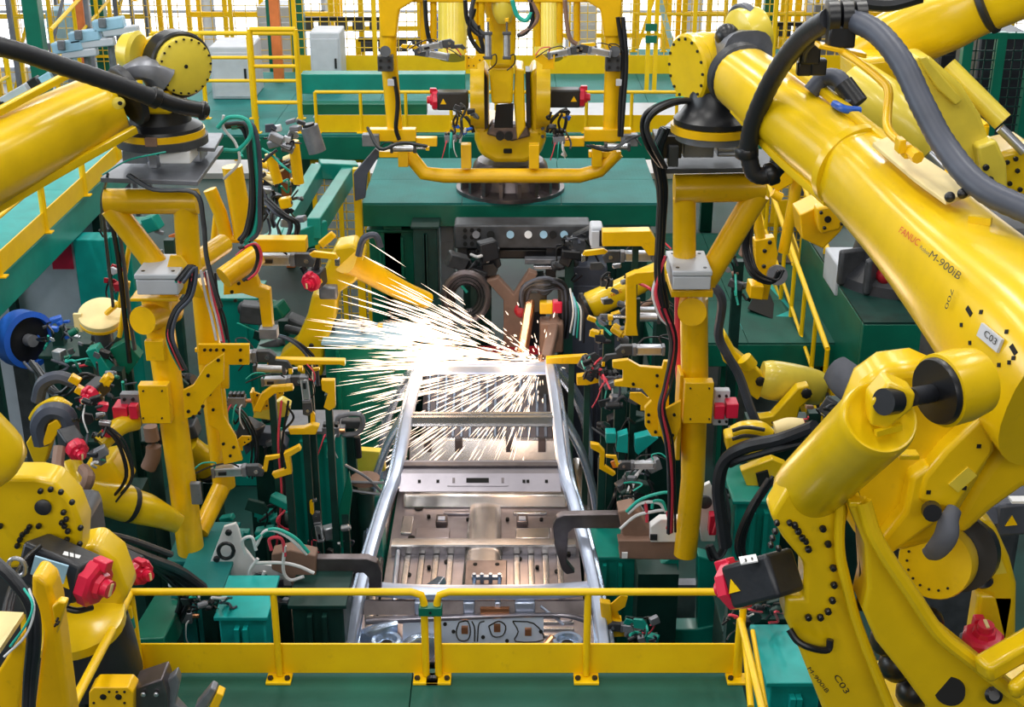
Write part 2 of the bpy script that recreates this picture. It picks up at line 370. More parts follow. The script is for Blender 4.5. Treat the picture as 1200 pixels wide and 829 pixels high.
# ============================================================ CAR BODY
CX = -0.24
def K(x, y, z): return V((CX+x, y, z))
car = thing('car_body', 'bare galvanised car body shell without roof, doors or bonnet, held in the welding line', 'car body', K(0, 9.8, 0.9))
def rail_st(sx): return [K(sx*.86, 7.2, 1.50), K(sx*.86, 7.75, 1.64), K(sx*.80, 8.35, 1.84), K(sx*.70, 8.85, 2.08), K(sx*.63, 9.2, 2.2), K(sx*.60, 10.1, 2.29), K(sx*.575, 10.9, 2.27), K(sx*.56, 11.5, 2.2)]
for sx in (-1, 1):
    mb = MB(); mb.loft([(p, .043, .04) for p in rail_st(sx)], n=12, e=3.5); rl = mb.build('roof_side_rail', 'steel_white', car)
    mb = MB(); mb.loft([(p+V((sx*.065, 0, -.07)), .022, .03) for p in rail_st(sx)], n=10, e=3); mb.build('door_flange', 'steel_blue', car)
    # B and C pillars and sill
    mb = MB(); mb.loft([(K(sx*.63, 10.15, 2.24), .03, .10), (K(sx*.80, 9.98, 1.98), .03, .10), (K(sx*.92, 9.85, 1.6), .035, .11), (K(sx*.96, 9.78, 1.2), .04, .15), (K(sx*.93, 9.75, .98), .04, .22)], up=(0, 1, 0), n=12, e=3.2); mb.build('centre_pillar', 'steel_blue', car)
    mb = MB(); mb.loft([(K(sx*.60, 11.1, 2.24), .035, .10), (K(sx*.78, 11.25, 1.95), .04, .13), (K(sx*.93, 11.35, 1.55), .05, .22), (K(sx*.95, 11.4, 1.1), .05, .35)], up=(0, 1, 0), n=12, e=3.2); mb.build('rear_pillar', 'steel_blue', car)
    mb = MB(); mb.loft([(K(sx*.84, 7.9, 1.05), .06, .09), (K(sx*.88, 9.0, 1.0), .06, .08), (K(sx*.90, 10.5, 1.0), .06, .08), (K(sx*.85, 11.4, 1.05), .06, .12)], n=12, e=4); mb.build('sill', 'steel', car)
    # front pillar lower and apron
    mb = MB(); mb.loft([(K(sx*.83, 8.25, 1.78), .035, .08), (K(sx*.86, 8.15, 1.4), .035, .12), (K(sx*.86, 8.2, 1.05), .04, .14)], up=(0, 1, 0), n=12, e=3.5); mb.build('front_pillar', 'steel_blue', car)
    mb = MB(); mb.plate([K(sx*.80, 7.0, 1.52), K(sx*.80, 8.1, 1.66), K(sx*.82, 8.2, 1.2), K(sx*.82, 7.0, 1.1)], (sx*.02, 0, 0)); mb.build('inner_apron', 'steel_blue', car)
    mb = MB(); mb.lathe(K(sx*.62, 7.80, 1.38), (0, 0, 1), [(.17, 0), (.15, .12), (.115, .2), (.10, .235), (.075, .235), (.06, .20)], n=24); st = mb.build('strut_tower', 'steel_blue', car)
    MB().disc(K(sx*.62, 7.80, 1.575), (0, 0, 1), .04, .012).build('hole', 'hole', st)
    # rear quarter inner panel (blue sheen)
    mb = MB(); mb.plate([K(sx*.60, 9.4, 2.16), K(sx*.58, 11.3, 2.16), K(sx*.78, 11.5, 1.5), K(sx*.82, 10.9, 1.25), K(sx*.74, 10.3, 1.7), K(sx*.70, 9.7, 1.95)][:6], (sx*.012, 0, 0)) if False else mb
    mb = MB(); mb.plate([K(sx*.78, 11.45, 1.05), K(sx*.78, 10.95, 1.05), K(sx*.76, 11.05, 1.45), K(sx*.66, 11.25, 1.9), K(sx*.62, 11.5, 2.1), K(sx*.62, 12.3, 1.8), K(sx*.76, 12.5, 1.1)], (sx*.015, 0, 0)); mb.build('inner_quarter_panel', 'steel_dark', car)
# roof cross members
def xmember(y, z, w, h, m, hx=.60, lip=.05):
    mb = MB()
    prof = [(-w/2-lip, -h*.5), (-w/2, -h*.5), (-w/2+.012, h*.5), (-w*.12, h*.5), (-w*.08, h*.1), (w*.08, h*.1), (w*.12, h*.5), (w/2-.012, h*.5), (w/2, -h*.5), (w/2+lip, -h*.5), (w/2+lip, -h*.5-.006), (-w/2-lip, -h*.5-.006)]
    mb.plate([K(-hx, y+a_, z+b_) for a_, b_ in prof], (2*hx, 0, 0)); return mb.build('roof_cross_member', m, car)
xmember(9.93, 2.285, .13, .05, 'steel', .595); xmember(11.05, 2.25, .14, .05, 'steel_white', .57, .04)
# windscreen header: upper strip dark + front face with slots
mb = MB().plate([K(-.61, 9.32, 2.21), K(-.61, 9.12, 2.20), K(-.61, 9.02, 2.10), K(-.61, 9.035, 2.085), K(-.61, 9.13, 2.18), K(-.61, 9.32, 2.195)], (1.22, 0, 0))
hd = mb.build('windscreen_header', 'steel_mid', car)
MB().box(K(0, 9.235, 2.216), (1.2, .06, .012)).build('header_groove', 'steel_dark', hd)
hn = V((0, -.1, .1)).normalized()
def on_header(x, k, w, d, m, nm, h=.006):
    c0 = K(x, 9.12-.1*k, 2.20-.1*k)+V((0, -.707, .707))*.0
    R = Matrix.Rotation(math.radians(45), 3, 'X'); return MB().box(c0+V((0, -.707*h*.5, .707*h*.5)), (w, d, h), R).build(nm, m, hd)
on_header(-.02, .42, .46, .085, 'steel_mid', 'slot_plate', .012); on_header(-.02, .42, .17, .035, 'hole', 'slot', .02)
for x in (-.46, -.32, .33, .36, .50): on_header(x, .45, .022, .022, 'hole', 'hole', .01)
for x in (-.20, .17): on_header(x, .42, .02, .04, 'steel_dark', 'hole', .018)
# floor pan
FLZ = 1.0
fp = MB().box(K(0, 9.9, FLZ-.01), (1.62, 3.0, .02)).build('floor_pan', 'steel_mid', car)
mb = MB()
for sx in (-1, 1):
    for i, x in enumerate((.28, .40, .52, .64)):
        mb.loft([(K(sx*x, 9.25, FLZ+.004), .028, .012), (K(sx*x, 9.9, FLZ+.004), .028, .012)], n=8, k=1)
for i in range(6):
    mb.loft([(K(.26, 8.55+i*.09, FLZ+.004), .014, .02), (K(.72, 8.55+i*.09, FLZ+.004), .014, .02)], up=(0, 1, 0), n=8, k=1)
mb.build('rib', 'steel', fp, kind='stuff')
mb = MB().loft([(K(0, 8.3, FLZ+.03), .19, .12), (K(0, 9.3, FLZ+.02), .17, .10), (K(0, 10.4, FLZ), .15, .05), (K(0, 11.2, FLZ), .13, .03)], n=16, e=3.5); tn = mb.build('tunnel', 'steel', car)
br = MB().box(K(.03, 9.28, FLZ+.145), (.34, .62, .02)).build('tunnel_bracket', 'steel_dark', car, bevel=.008)
bm_ = MB()
for x in (-.08, -.02, .05, .12): bm_.cyl(K(x+.02, 9.25, FLZ+.155), K(x+.02, 9.25, FLZ+.235), .016, n=8)
bm_.box(K(.04, 9.25, FLZ+.20), (.24, .035, .03)); bm_.box(K(-.06, 9.15, FLZ+.17), (.02, .22, .03)); bm_.box(K(.14, 9.15, FLZ+.17), (.02, .22, .03)); bm_.build('shift_linkage', 'steel_blue', br)
for x, y in ((-.06, 9.52), (.12, 9.52)): MB().disc(K(x, y, FLZ+.155), (0, 0, 1), .018, .006).build('hole', 'hole', br)
# seat cross members & heel board
MB().loft([(K(-.78, 9.98, FLZ+.04), .07, .06), (K(.78, 9.98, FLZ+.04), .07, .06)], n=12, e=5, k=1).build('seat_cross_member', 'steel', car)
mb = MB().plate([K(-.74, 10.72, FLZ), K(-.74, 10.80, FLZ+.10), K(-.74, 11.35, FLZ+.12), K(-.74, 11.45, FLZ+.34), K(-.74, 11.5, FLZ+.34), K(-.74, 11.5, FLZ-.0)], (1.48, 0, 0)); hb = mb.build('heel_board', 'steel', car, bevel=.02, seg=3)
for x in (-.38, .33): 
    q = MB().box(K(x, 10.45, FLZ+.03), (.10, .14, .06)).build('seat_anchor', 'steel_dark', car, bevel=.01); MB().box(K(x, 10.43, FLZ+.065), (.06, .06, .01)).build('pad', 'steel_white', q)
for x, y, r, ry in ((-.20, 11.02, .12, .5), (-.62, 10.9, .05, .6), (-.60, 10.72, .04, .6), (.62, 9.65, .03, 1), (-.62, 9.6, .03, 1), (-.63, 10.2, .03, 1), (.3, 9.85, .025, 1), (.6, 11.0, .03, 1), (-.3, 9.8, .03, 1), (.15, 11.3, .02, 1)):
    z = FLZ+.115 if y > 10.8 else FLZ+.004
    MB().disc((CX+x, y, z), (0, 0, 1), r, .008).build('hole', 'hole', fp)
mb = MB()
for x, y, w_, l_ in ((-.45, 11.15, .28, .2), (.12, 11.15, .1, .24), (.42, 11.15, .3, .24), (-.05, 11.27, .3, .03), (-.42, 11.0, .2, .04)): mb.box(K(x, y, FLZ+.13), (w_, l_, .02))
mb.build('raised_panel', 'steel', hb, bevel=.01)
MB().box(K(.02, 11.42, FLZ+.245), (1.2, .02, .18)).build('cross_panel', 'copper', hb) if False else None
mb = MB()
for x in (-.26, .22, -.55, .52): mb.box(K(x, 11.40, FLZ+.30), (.07, .06, .12))
mb.build('bracket', 'steel_dark', hb, kind='stuff')
# parcel shelf / rear seat panel with vertical ribs, seen through the roof opening
rp = MB().plate([K(-.62, 11.5, FLZ+.30), K(.62, 11.5, FLZ+.30), K(.62, 12.25, FLZ+.72), K(-.62, 12.25, FLZ+.72)], (0, .015, -.02)).build('rear_seat_panel', 'steel_dark', car)
mb = MB()
for i in range(15):
    x = -.56+i*.08; mb.loft([(K(x, 11.52, FLZ+.325), .016, .012), (K(x, 12.23, FLZ+.725), .016, .012)], n=6, k=1)
mb.build('rib', 'steel_blue', rp, kind='stuff')
MB().box(K(0, 12.35, FLZ+.74), (1.3, .3, .05)).build('parcel_shelf', 'steel', car, bevel=.01)
MB().box(K(0, 13.1, FLZ+.1), (1.3, 1.2, .04)).build('boot_floor', 'steel_dark', car)
for i_, (x, y, w_, l_) in enumerate(((-.5, 9.35, .34, .12), (.52, 9.35, .34, .12), (-.45, 10.25, .3, .18), (.42, 10.25, .3, .18), (-.12, 10.62, .5, .05), (.4, 10.62, .3, .05), (.62, 10.15, .1, .4), (-.68, 10.4, .1, .3), (.66, 9.05, .1, .3))):
    MB().box(K(x, y, FLZ+.012), (w_, l_, .024)).build('stiffening_panel', 'steel' if i_ % 2 else 'steel_mid', fp, bevel=.01)
for x, y in ((-.3, 10.1), (-.55, 10.1), (.25, 10.1), (.55, 10.1), (-.15, 10.5), (.2, 10.5), (-.5, 10.55), (.5, 10.5), (-.72, 9.9), (.72, 9.9), (-.7, 9.2), (.7, 9.3), (-.45, 9.7), (.45, 9.7)):
    MB().disc(K(x, y, FLZ+.002), (0, 0, 1), .016, .026, n=10).build('hole', 'hole', fp)
# interior brackets left of the tunnel
mb = MB().plate([K(-.56, 8.75, FLZ+.18), K(-.40, 8.7, FLZ+.36), K(-.28, 8.95, FLZ+.40), K(-.34, 9.15, FLZ+.28), K(-.5, 9.2, FLZ+.12)], (0.02, .0, -.06)); mb.build('pedal_bracket', 'steel_blue', car, bevel=.01)
MB().box(K(-.33, 8.72, FLZ+.36), (.16, .08, .06), Matrix.Rotation(.5, 3, 'Z')).build('bracket', 'mid_grey', car, bevel=.01)
MB().tube([K(-.72, 9.9, FLZ+.05), K(-.70, 9.3, FLZ+.10), K(-.66, 8.9, FLZ+.06), K(-.55, 8.75, FLZ+.12)], .02).build('conduit', 'steel_white', car)
# cowl, plenum and dash panel
MB().loft([(K(-.82, 8.22, 1.76), .07, .028), (K(-.4, 8.12, 1.79), .07, .03), (K(.4, 8.12, 1.79), .07, .03), (K(.82, 8.22, 1.76), .07, .028)], n=12, e=4).build('cowl', 'steel_white', car)
MB().plate([K(-.80, 8.08, 1.74), K(.80, 8.08, 1.74), K(.80, 8.03, 1.66), K(-.80, 8.03, 1.66)], (0, .02, 0)).build('plenum', 'steel_dark', car)
mb = MB()
for x0_, x1_, in ((-.44, -.36), (-.10, -.02), (.12, .16), (.26, .40)): mb.box(K((x0_+x1_)/2, 8.05, 1.71), (x1_-x0_, .05, .10))
mb.build('cowl_bracket', 'steel_white', car, bevel=.01, kind='stuff')
MB().box(K(.12, 8.02, 1.70), (.2, .03, .05)).build('cowl_insert', 'copper', car)
pa, pb, pc, pd = K(-.52, 8.0, 1.665), K(.46, 8.0, 1.665), K(.46, 7.88, 1.44), K(-.52, 7.88, 1.44)
dp = MB().plate([pa, pb, pc, pd], (0, .02, -.01)).build('dash_panel', 'steel_white', car)
def on_dash(u, v): return pa+(pb-pa)*u+(pd-pa)*v
dn = (pb-pa).cross(pd-pa).normalized(); dn = dn if dn.y < 0 else -dn
def loop_on(ptsuv, m='black', r=.005): MB().tube([on_dash(*q)+dn*.006 for q in ptsuv]+[on_dash(*ptsuv[0])+dn*.006], r, n=5, k=3).build('sealing_bead', m, dp)
loop_on([(.40, .15), (.46, .12), (.48, .4), (.46, .62), (.40, .62), (.38, .4)]); loop_on([(.61, .25), (.68, .12), (.73, .25), (.71, .5), (.64, .52)])
loop_on([(.78, .12), (.93, .18), (1.0, .62), (.80, .66), (.82, .4)])
MB().tube([on_dash(u, v)+dn*.006 for u, v in ((.58, .12), (.54, .2), (.53, .66))], .005, n=5).build('sealing_bead', 'black', dp)
MB().tube([on_dash(u, v)+dn*.006 for u, v in ((.49, .12), (.51, .3), (.51, .66))], .005, n=5).build('sealing_bead', 'black', dp)
for u, v, c_ in ((.44, .35, 'copper'), (.67, .3, 'copper'), (.89, .4, 'copper')):
    MB().box(on_dash(u, v)+dn*.004, (.045, .03, .05)).build('grommet', c_, dp)
for u, v in ((.36, .4), (.5, .75), (.57, .55), (.62, .75), (.74, .65), (.98, .4), (.3, .2)):
    MB().disc(on_dash(u, v)+dn*.002, dn, .014, .006, n=10).build('hole', 'hole', dp)
MB().loft([(K(-.78, 8.02, 1.62), .04, .02), (K(-.4, 8.0, 1.65), .03, .02), (K(.5, 8.0, 1.68), .02, .012), (K(.78, 8.02, 1.62), .03, .02)], n=10).build('flange_edge', 'steel_mid', car)
# crumpled wheel-house sheets
mb = MB().loft([(K(-.50, 7.75, 1.5), .06, .1), (K(-.42, 7.8, 1.58), .05, .07), (K(-.30, 7.85, 1.52), .06, .1)], n=12); mb.build('wheel_house', 'steel_blue', car)
mb = MB().loft([(K(-.78, 7.9, 1.5), .05, .12), (K(-.70, 7.9, 1.56), .06, .1), (K(-.58, 7.95, 1.54), .04, .12)], n=12); mb.build('wheel_house', 'steel_blue', car)
mb = MB().loft([(K(.48, 7.8, 1.5), .03, .10), (K(.54, 7.85, 1.6), .03, .05)], n=12); mb.build('wheel_house', 'copper', car)
MB().box(K(0, 7.45, 1.2), (1.5, .7, .06)).build('front_floor', 'steel_dark', car)
MB().tube([K(.60, 8.0, 1.60), K(.44, 8.05, 1.72)], .01).build('pin', 'steel_white', car)
# support skid below the shell
sk = thing('transfer_skid', 'dark steel skid carrying the car body along the line', 'skid', K(0, 9.8, 0))
for sx in (-1, 1): MB().box(K(sx*.5, 9.9, .78), (.14, 5.2, .16)).build('runner', 'dark_grey', sk)
for y in (7.8, 9.8, 11.8): MB().box(K(0, y, .64), (1.6, .16, .1)).build('cross_bar', 'dark_grey', sk); MB().box(K(0, y, .3), (.3, .3, .58)).build('pedestal', 'dark_green', sk)
# ============================================================ PROTOTYPES (local, metres, +X is forward)
def X(p): return V(p)
def motor(label, c, axis, L=.36, w=.17, group=None, cat='motor', body='motor_black', cap='red', oct_=True, tri=True, up=None):
    """servo motor whose red cap sits at c and whose body runs along axis"""
    c = V(c); a = V(axis).normalized(); x, y = perp(a, up)
    t = thing('servo_motor', label, cat, c, group)
    R = Matrix((x, y, a)).transposed()
    b = MB().box(c+a*(L/2+.03), (w, w, L), R).build('housing', body, t, bevel=w*.10)
    k = MB().lathe(c-a*.045, a, [(w*.30, 0), (w*.34, .02), (w*.50, .022), (w*.58, .035), (w*.58, .08)], n=8).build('encoder_cap', cap, t)
    MB().cyl(c-a*.075, c-a*.04, w*.22, n=12).build('cover_boss', cap, k)
    MB().box(c-a*.078, (w*.09, w*.32, .006), R).build('label_plate', 'cream', k)
    MB().box(c+y*(w*.52)-a*.01, (w*.3, w*.26, .07), R).build('connector', cap, k, bevel=.006)
    if tri:
        for s_ in (-1, 1):
            q = c+a*(L*.30)+x*(s_*(w/2+.002)); e = w*.17
            MB().plate([q+y*e, q-y*e*.8+a*e, q-y*e*.8-a*e], x*(s_*.003)).build('warning_triangle', 'rail_yellow', b)
    return t
def flange_mat(): pass
def local_thing(name, label, cat, group=None): return thing(name, label, cat, (0, 0, 0), group)
def proto_clamp(variant=0):
    """pneumatic clamp: cylinder body along X, head and jaw"""
    t = local_thing('pneumatic_clamp', 'x', 'clamp')
    b = MB().box((-.15, 0, 0), (.24, .085, .085)).build('cylinder', 'alu', t, bevel=.012)
    q = MB()
    for y in (-.034, .034):
        for z in (-.034, .034): q.cyl((-.29, y, z), (0, y, z), .009, n=6)
    q.build('tie_rod', 'light_grey', b)
    MB().box((-.285, 0, 0), (.03, .095, .095)).build('end_cap', 'mid_grey', t, bevel=.006)
    MB().box((-.01, 0, 0), (.04, .095, .095)).build('front_cap', 'mid_grey', t, bevel=.006)
    MB().plate([(.01, -.03, -.05), (.15, -.03, -.06), (.17, -.03, .0), (.12, -.03, .05), (.01, -.03, .05)], (0, .06, 0)).build('clamp_head', 'dark_grey', t, bevel=.006)
    if variant == 0:
        MB().plate([(.08, -.02, .02), (.16, -.02, .07), (.33, -.02, .05), (.35, -.02, .01), (.33, -.02, .0), (.16, -.02, .02)], (0, .04, 0)).build('clamp_arm', 'tool_yellow', t, bevel=.004)
        MB().box((.34, 0, -.02), (.035, .05, .06)).build('jaw', 'steel', t, bevel=.003)
    elif variant == 1:
        MB().plate([(.10, -.018, -.02), (.19, -.018, -.02), (.22, -.018, .09), (.32, -.018, .11), (.32, -.018, .14), (.19, -.018, .13), (.16, -.018, .02), (.10, -.018, .02)], (0, .036, 0)).build('clamp_arm', 'tool_yellow', t, bevel=.004)
    else:
        MB().plate([(.10, -.02, -.03), (.26, -.02, -.05), (.30, -.02, -.12), (.26, -.02, -.13), (.22, -.02, -.09), (.10, -.02, -.08)], (0, .04, 0)).build('clamp_arm', 'dark_grey', t, bevel=.004)
        MB().box((.28, 0, -.14), (.03, .05, .05)).build('jaw', 'tool_yellow', t, bevel=.003)
    MB().cyl((.10, -.05, 0), (.10, .05, 0), .02, n=10).build('pivot_pin', 'steel', t)
    q = MB(); q.tube([V((-.27, -.03, .05)), V((-.25, -.05, .11)), V((-.36, -.07, .12)), V((-.45, -.05, .05))], .008, n=6); q.build('air_hose', 'green_hose' if variant == 1 else 'red_hose' if variant == 0 else 'black', t)
    q = MB(); q.tube([V((-.05, -.03, .05)), V((-.12, -.05, .10)), V((-.28, -.08, .09)), V((-.45, -.08, .02))], .008, n=6); q.build('air_hose', 'black', t)
    MB().box((-.20, -.052, 0), (.07, .02, .03)).build('sensor', 'black', t)
    return t
def proto_bracket():
    t = local_thing('tool_bracket', 'x', 'bracket')
    p = MB().plate([(0, 0, -.12), (.20, 0, -.12), (.20, 0, -.05), (.34, 0, .04), (.34, 0, .12), (.20, 0, .12), (.12, 0, .05), (0, 0, .12)], (0, .025, 0)).build('plate', 'tool_yellow', t, bevel=.003)
    MB().plate([(0, -.06, -.12), (.025, -.06, -.12), (.025, -.06, .12), (0, -.06, .12)], (0, .14, 0)).build('mounting_flange', 'tool_yellow', t, bevel=.003)
    q = MB()
    for x, z in ((.06, -.07), (.06, .06), (.14, -.07), (.24, .02), (.30, .07)): q.cyl((x, -.006, z), (x, .0, z), .013, n=8)
    q.build('bolt', 'black', p)
    return t
def proto_gripper():
    """compact valve / sensor cluster"""
    t = local_thing('valve_block', 'x', 'valve')
    MB().box((0, 0, 0), (.16, .09, .10)).build('body', 'mid_grey', t, bevel=.006)
    for i in range(4): MB().box((-.055+.037*i, 0, .066), (.03, .07, .035)).build('coil', 'black' if i % 2 else 'dark_grey', t, bevel=.004)
    MB().cyl((.08, 0, 0), (.13, 0, 0), .02, n=10).build('fitting', 'copper', t)
    for i in range(3):
        MB().tube([V((-.05+.05*i, -.04, -.02)), V((-.06+.05*i, -.10, -.03)), V((-.10+.07*i, -.13, -.14)), V((-.14+.1*i, -.09, -.24))], .007, n=6).build('air_hose', ('red_hose', 'green_hose', 'white_hose')[i], t)
    return t
def proto_cyl():
    t = local_thing('air_cylinder', 'x', 'cylinder')
    MB().cyl((-.16, 0, 0), (.14, 0, 0), .045, n=16).build('barrel', 'alu', t)
    for x in (-.17, .14): MB().box((x, 0, 0), (.04, .11, .11)).build('end_cap', 'dark_grey', t, bevel=.008)
    MB().cyl((.15, 0, 0), (.30, 0, 0), .014, n=10).build('piston_rod', 'steel', t)
    MB().box((.31, 0, 0), (.05, .06, .05)).build('rod_eye', 'tool_yellow', t, bevel=.006)
    MB().tube([V((-.15, -.04, .04)), V((-.14, -.09, .1)), V((-.25, -.1, .1)), V((-.34, -.06, 0))], .009, n=6).build('air_hose', 'black', t)
    return t
PROT = {'clamp0': proto_clamp(0), 'clamp1': proto_clamp(1), 'clamp2': proto_clamp(2), 'bracket': proto_bracket(), 'valve': proto_gripper(), 'cyl': proto_cyl()}
USED = set()
def place(kind, label, px, py, Y, d, up=(0, 0, 1), s=1.0, cat=None, group=None, flip=False):
    src = PROT[kind]
    o = copy_tree(src) if kind in USED else src; USED.add(kind)
    p = P(px, py, Y); a = V(d).normalized(); u = V(up); y = u.cross(a).normalized(); z = a.cross(y)
    if flip: y = -y; z = -z
    m = Matrix((a, y, z)).transposed().to_4x4(); o.matrix_world = Matrix.Translation(p) @ m @ Matrix.Scale(s, 4)
    o.location = p; o.rotation_euler = m.to_euler(); o.scale = (s, s, s)
    o['label'] = label
    if group: o['group'] = group
    return o
# ============================================================ FRAMES HELD BY THE TWO FRONT ROBOTS
A, B = 8.3, 8.75
def junction_box(label, x0, x1, ytop, yfold, ybot, Y, dep):
    a = P(x0, yfold, Y); b = P(x1, yfold, Y); zb = P(x0, ybot, Y).z
    t = thing('junction_box', label, 'box', ((a.x+b.x)/2, Y+dep/2, zb))
    MB().box(((a.x+b.x)/2, Y+dep/2, (a.z-.035+zb)/2), (b.x-a.x, dep, a.z-.035-zb)).build('enclosure', 'light_grey', t, bevel=.008)
    l = MB().box(((a.x+b.x)/2, Y+dep/2, a.z-.015), (b.x-a.x+.012, dep+.012, .035)).build('lid', 'light_grey', t, bevel=.008)
    for i in (.14, .86):
        for j in (.15, .85): MB().cyl((a.x+(b.x-a.x)*i, Y+dep*j, a.z), (a.x+(b.x-a.x)*i, Y+dep*j, a.z+.006), .012, n=8).build('screw', 'black', l)
    return t
def pipe(t, l, m='tool_yellow', nm='tube', k=1, n=20):
    mb = MB(); ptube(mb, l, k=k, n=n); return mb.build(nm, m, t, sharp=50)
def gbox(t, nm, m, x0, x1, ytop, ybot, Y, dep, bev=.006):
    a = P(x0, ytop, Y); b = P(x1, ytop, Y); zb = P(x0, ybot, Y).z
    return MB().box(((a.x+b.x)/2, Y+dep/2, (a.z+zb)/2), (b.x-a.x, dep, a.z-zb)).build(nm, m, t, bevel=bev)
def boltgrid(par, pts, Y, r=.012, m='black'):
    q = MB()
    for px, py in pts:
        c = P(px, py, Y); q.cyl(c+V((0, -.012, 0)), c, r, n=8)
    return q.build('bolt', m, par)
# left frame
L = thing('tooling_fixture', 'yellow tubular tooling frame hanging from the left robot wrist beside the car body', 'frame', P(200, 400, A))
pipe(L, [(124, 236, A, 15), (232, 236, A, 15)]); pipe(L, [(131, 243, A, 14), (197, 328, A, 14)])
pipe(L, [(217, 240, A, 14), (222, 318, A, 14)]); pipe(L, [(238, 330, B, 14), (247, 430, B, 14), (263, 570, B, 13)])
pipe(L, [(182, 345, A, 17), (196, 440, A, 16.5), (213, 560, A, 16), (224, 648, A, 15.5)])
pipe(L, [(262, 566, B, 11), (234, 624, A+.1, 10.5)], nm='brace'); pipe(L, [(215, 318, A, 13), (262, 286, B, 12)], nm='brace')
mb = MB(); ptube(mb, [(167, 376, A-.20, 17), (200, 362, A+.15, 17)], k=1, n=24); mb.build('stub_tube', 'tool_yellow', L)
MB().plate(PP([(199, 300, A-.16), (212, 300, A-.16), (240, 345, A-.16), (236, 350, A-.16), (214, 345, A-.16), (186, 350, A-.16)]), (0, .03, 0)).build('gusset', 'tool_yellow', L, bevel=.004)
gp = gbox(L, 'mounting_plate', 'tool_yellow', 161, 196, 452, 497, A-.20, .08); boltgrid(gp, [(168, 458), (190, 458), (168, 490), (190, 490)], A-.2, .006)
g2 = gbox(L, 'adapter_plate', 'mid_grey', 140, 162, 462, 500, A-.1, .06); boltgrid(g2, [(146, 468), (156, 468), (146, 494), (156, 494)], A-.1, .012)
gbox(L, 'tool_changer', 'red', 131, 148, 478, 493, A-.16, .14); gbox(L, 'tool_changer', 'red', 150, 160, 476, 492, A-.18, .06)
MB().box(P(182, 410, A-.15), (.12, .05, .14)).build('clamp_collar', 'tool_yellow', L, bevel=.004)
gbox(L, 'latch_plate', 'mid_grey', 222, 234, 567, 592, A-.12, .04)
# joint plates between posts at 430..500
jp = MB(); trace(jp, [(214, 458), (226, 452), (240, 430), (262, 415), (262, 446), (240, 470), (232, 486), (216, 492)], A-.14, .03); jp = jp.build('joint_plate', 'tool_yellow', L, bevel=.004)
boltgrid(jp, [(221, 462), (221, 482), (227, 488), (234, 484), (238, 476), (244, 440), (256, 422)], A-.145, .012)
jp = MB(); trace(jp, [(232, 404), (292, 404), (292, 428), (268, 428), (268, 456), (252, 456), (248, 428), (232, 428)], B-.20, .03); jp = jp.build('joint_plate', 'tool_yellow', L, bevel=.004)
boltgrid(jp, [(240, 410), (247, 410), (254, 410), (262, 410), (282, 410), (282, 422), (258, 440)], B-.205, .011)
jp = MB(); trace(jp, [(240, 456), (258, 450), (262, 488), (276, 512), (284, 540), (262, 545), (256, 505), (244, 498)], B-.22, .03); jp = jp.build('joint_plate', 'tool_yellow', L, bevel=.004)
boltgrid(jp, [(246, 462), (250, 480), (262, 520), (270, 534), (274, 524)], B-.225, .011)
gbox(L, 'base_plate', 'tool_yellow', 152, 208, 350, 354, A-.2, .34)
junction_box('grey junction box on the left yellow tooling frame', 158, 207, 305, 322, 346, A-.30, .40)
# flange pack between the left wrist and frame
fl = thing('docking_plate', 'grey docking plate pack between left robot wrist and yellow frame', 'plate', P(195, 200, A))
MB().plate([P(118, 214, A-.28), P(232, 218, A-.28), P(262, 176, A+.55), P(160, 176, A+.55)], (0, 0, .03)).build('base_plate', 'mid_grey', fl, bevel=.004)
MB().plate([P(150, 176, A-.0), P(252, 178, A-.0), P(262, 160, A+.5), P(170, 160, A+.5)], (0, 0, .025)).build('top_plate', 'mid_grey', fl, bevel=.004)
gbox(fl, 'spacer', 'alu', 172, 182, 172, 198, A-.1, .2); gbox(fl, 'spacer', 'alu', 222, 234, 170, 190, A+.1, .2); gbox(fl, 'spacer', 'alu', 142, 170, 176, 192, A-.05, .18)
vb = gbox(fl, 'valve_terminal', 'white', 186, 222, 178, 192, A-.2, .22); gbox(vb, 'valve_face', 'black', 188, 216, 170, 179, A-.12, .02) if False else None
MB().box(P(202, 175, A-.1), (.19, .06, .06)).build('connector_panel', 'black', vb)
MB().tube(PP([(120, 205, A-.3), (150, 188, A-.35), (185, 180, A-.3), (205, 176, A-.2)]), .006, n=6).build('cable', 'green_hose', fl)
# right frame
Rf = thing('tooling_fixture', 'yellow tubular tooling frame hanging from the right robot wrist beside the car body', 'frame', P(812, 400, A))
pipe(Rf, [(790, 221, A, 17), (895, 219, A, 17)]); pipe(Rf, [(802, 232, A, 13.5), (802, 305, A, 13.5)])
pipe(Rf, [(888, 226, A, 15), (826, 330, A, 14)]); pipe(Rf, [(813, 350, A, 16.5), (814, 440, A, 16), (812, 560, A, 14), (803, 650, A, 13.5)])
mb = MB(); ptube(mb, [(811, 366, A-.20, 17), (813, 352, A+.12, 17)], k=1, n=24); mb.build('stub_tube', 'tool_yellow', Rf)
gp = gbox(Rf, 'mounting_plate', 'tool_yellow', 803, 837, 449, 497, A-.21, .09); boltgrid(gp, [(809, 455), (831, 455), (809, 491), (831, 491)], A-.21, .006)
gbox(Rf, 'base_plate', 'tool_yellow', 787, 836, 341, 349, A-.2, .34)
g2 = gbox(Rf, 'adapter_plate', 'light_grey', 838, 856, 458, 499, A-.1, .06); boltgrid(g2, [(843, 464), (851, 464), (843, 494), (851, 494)], A-.1, .01)
gbox(Rf, 'tool_changer', 'red', 838, 850, 476, 492, A-.18, .06); gbox(Rf, 'tool_changer', 'red', 852, 866, 474, 491, A-.2, .12)
gbox(Rf, 'sleeve', 'tool_yellow', 797, 802, 440, 540, A-.1, .2)
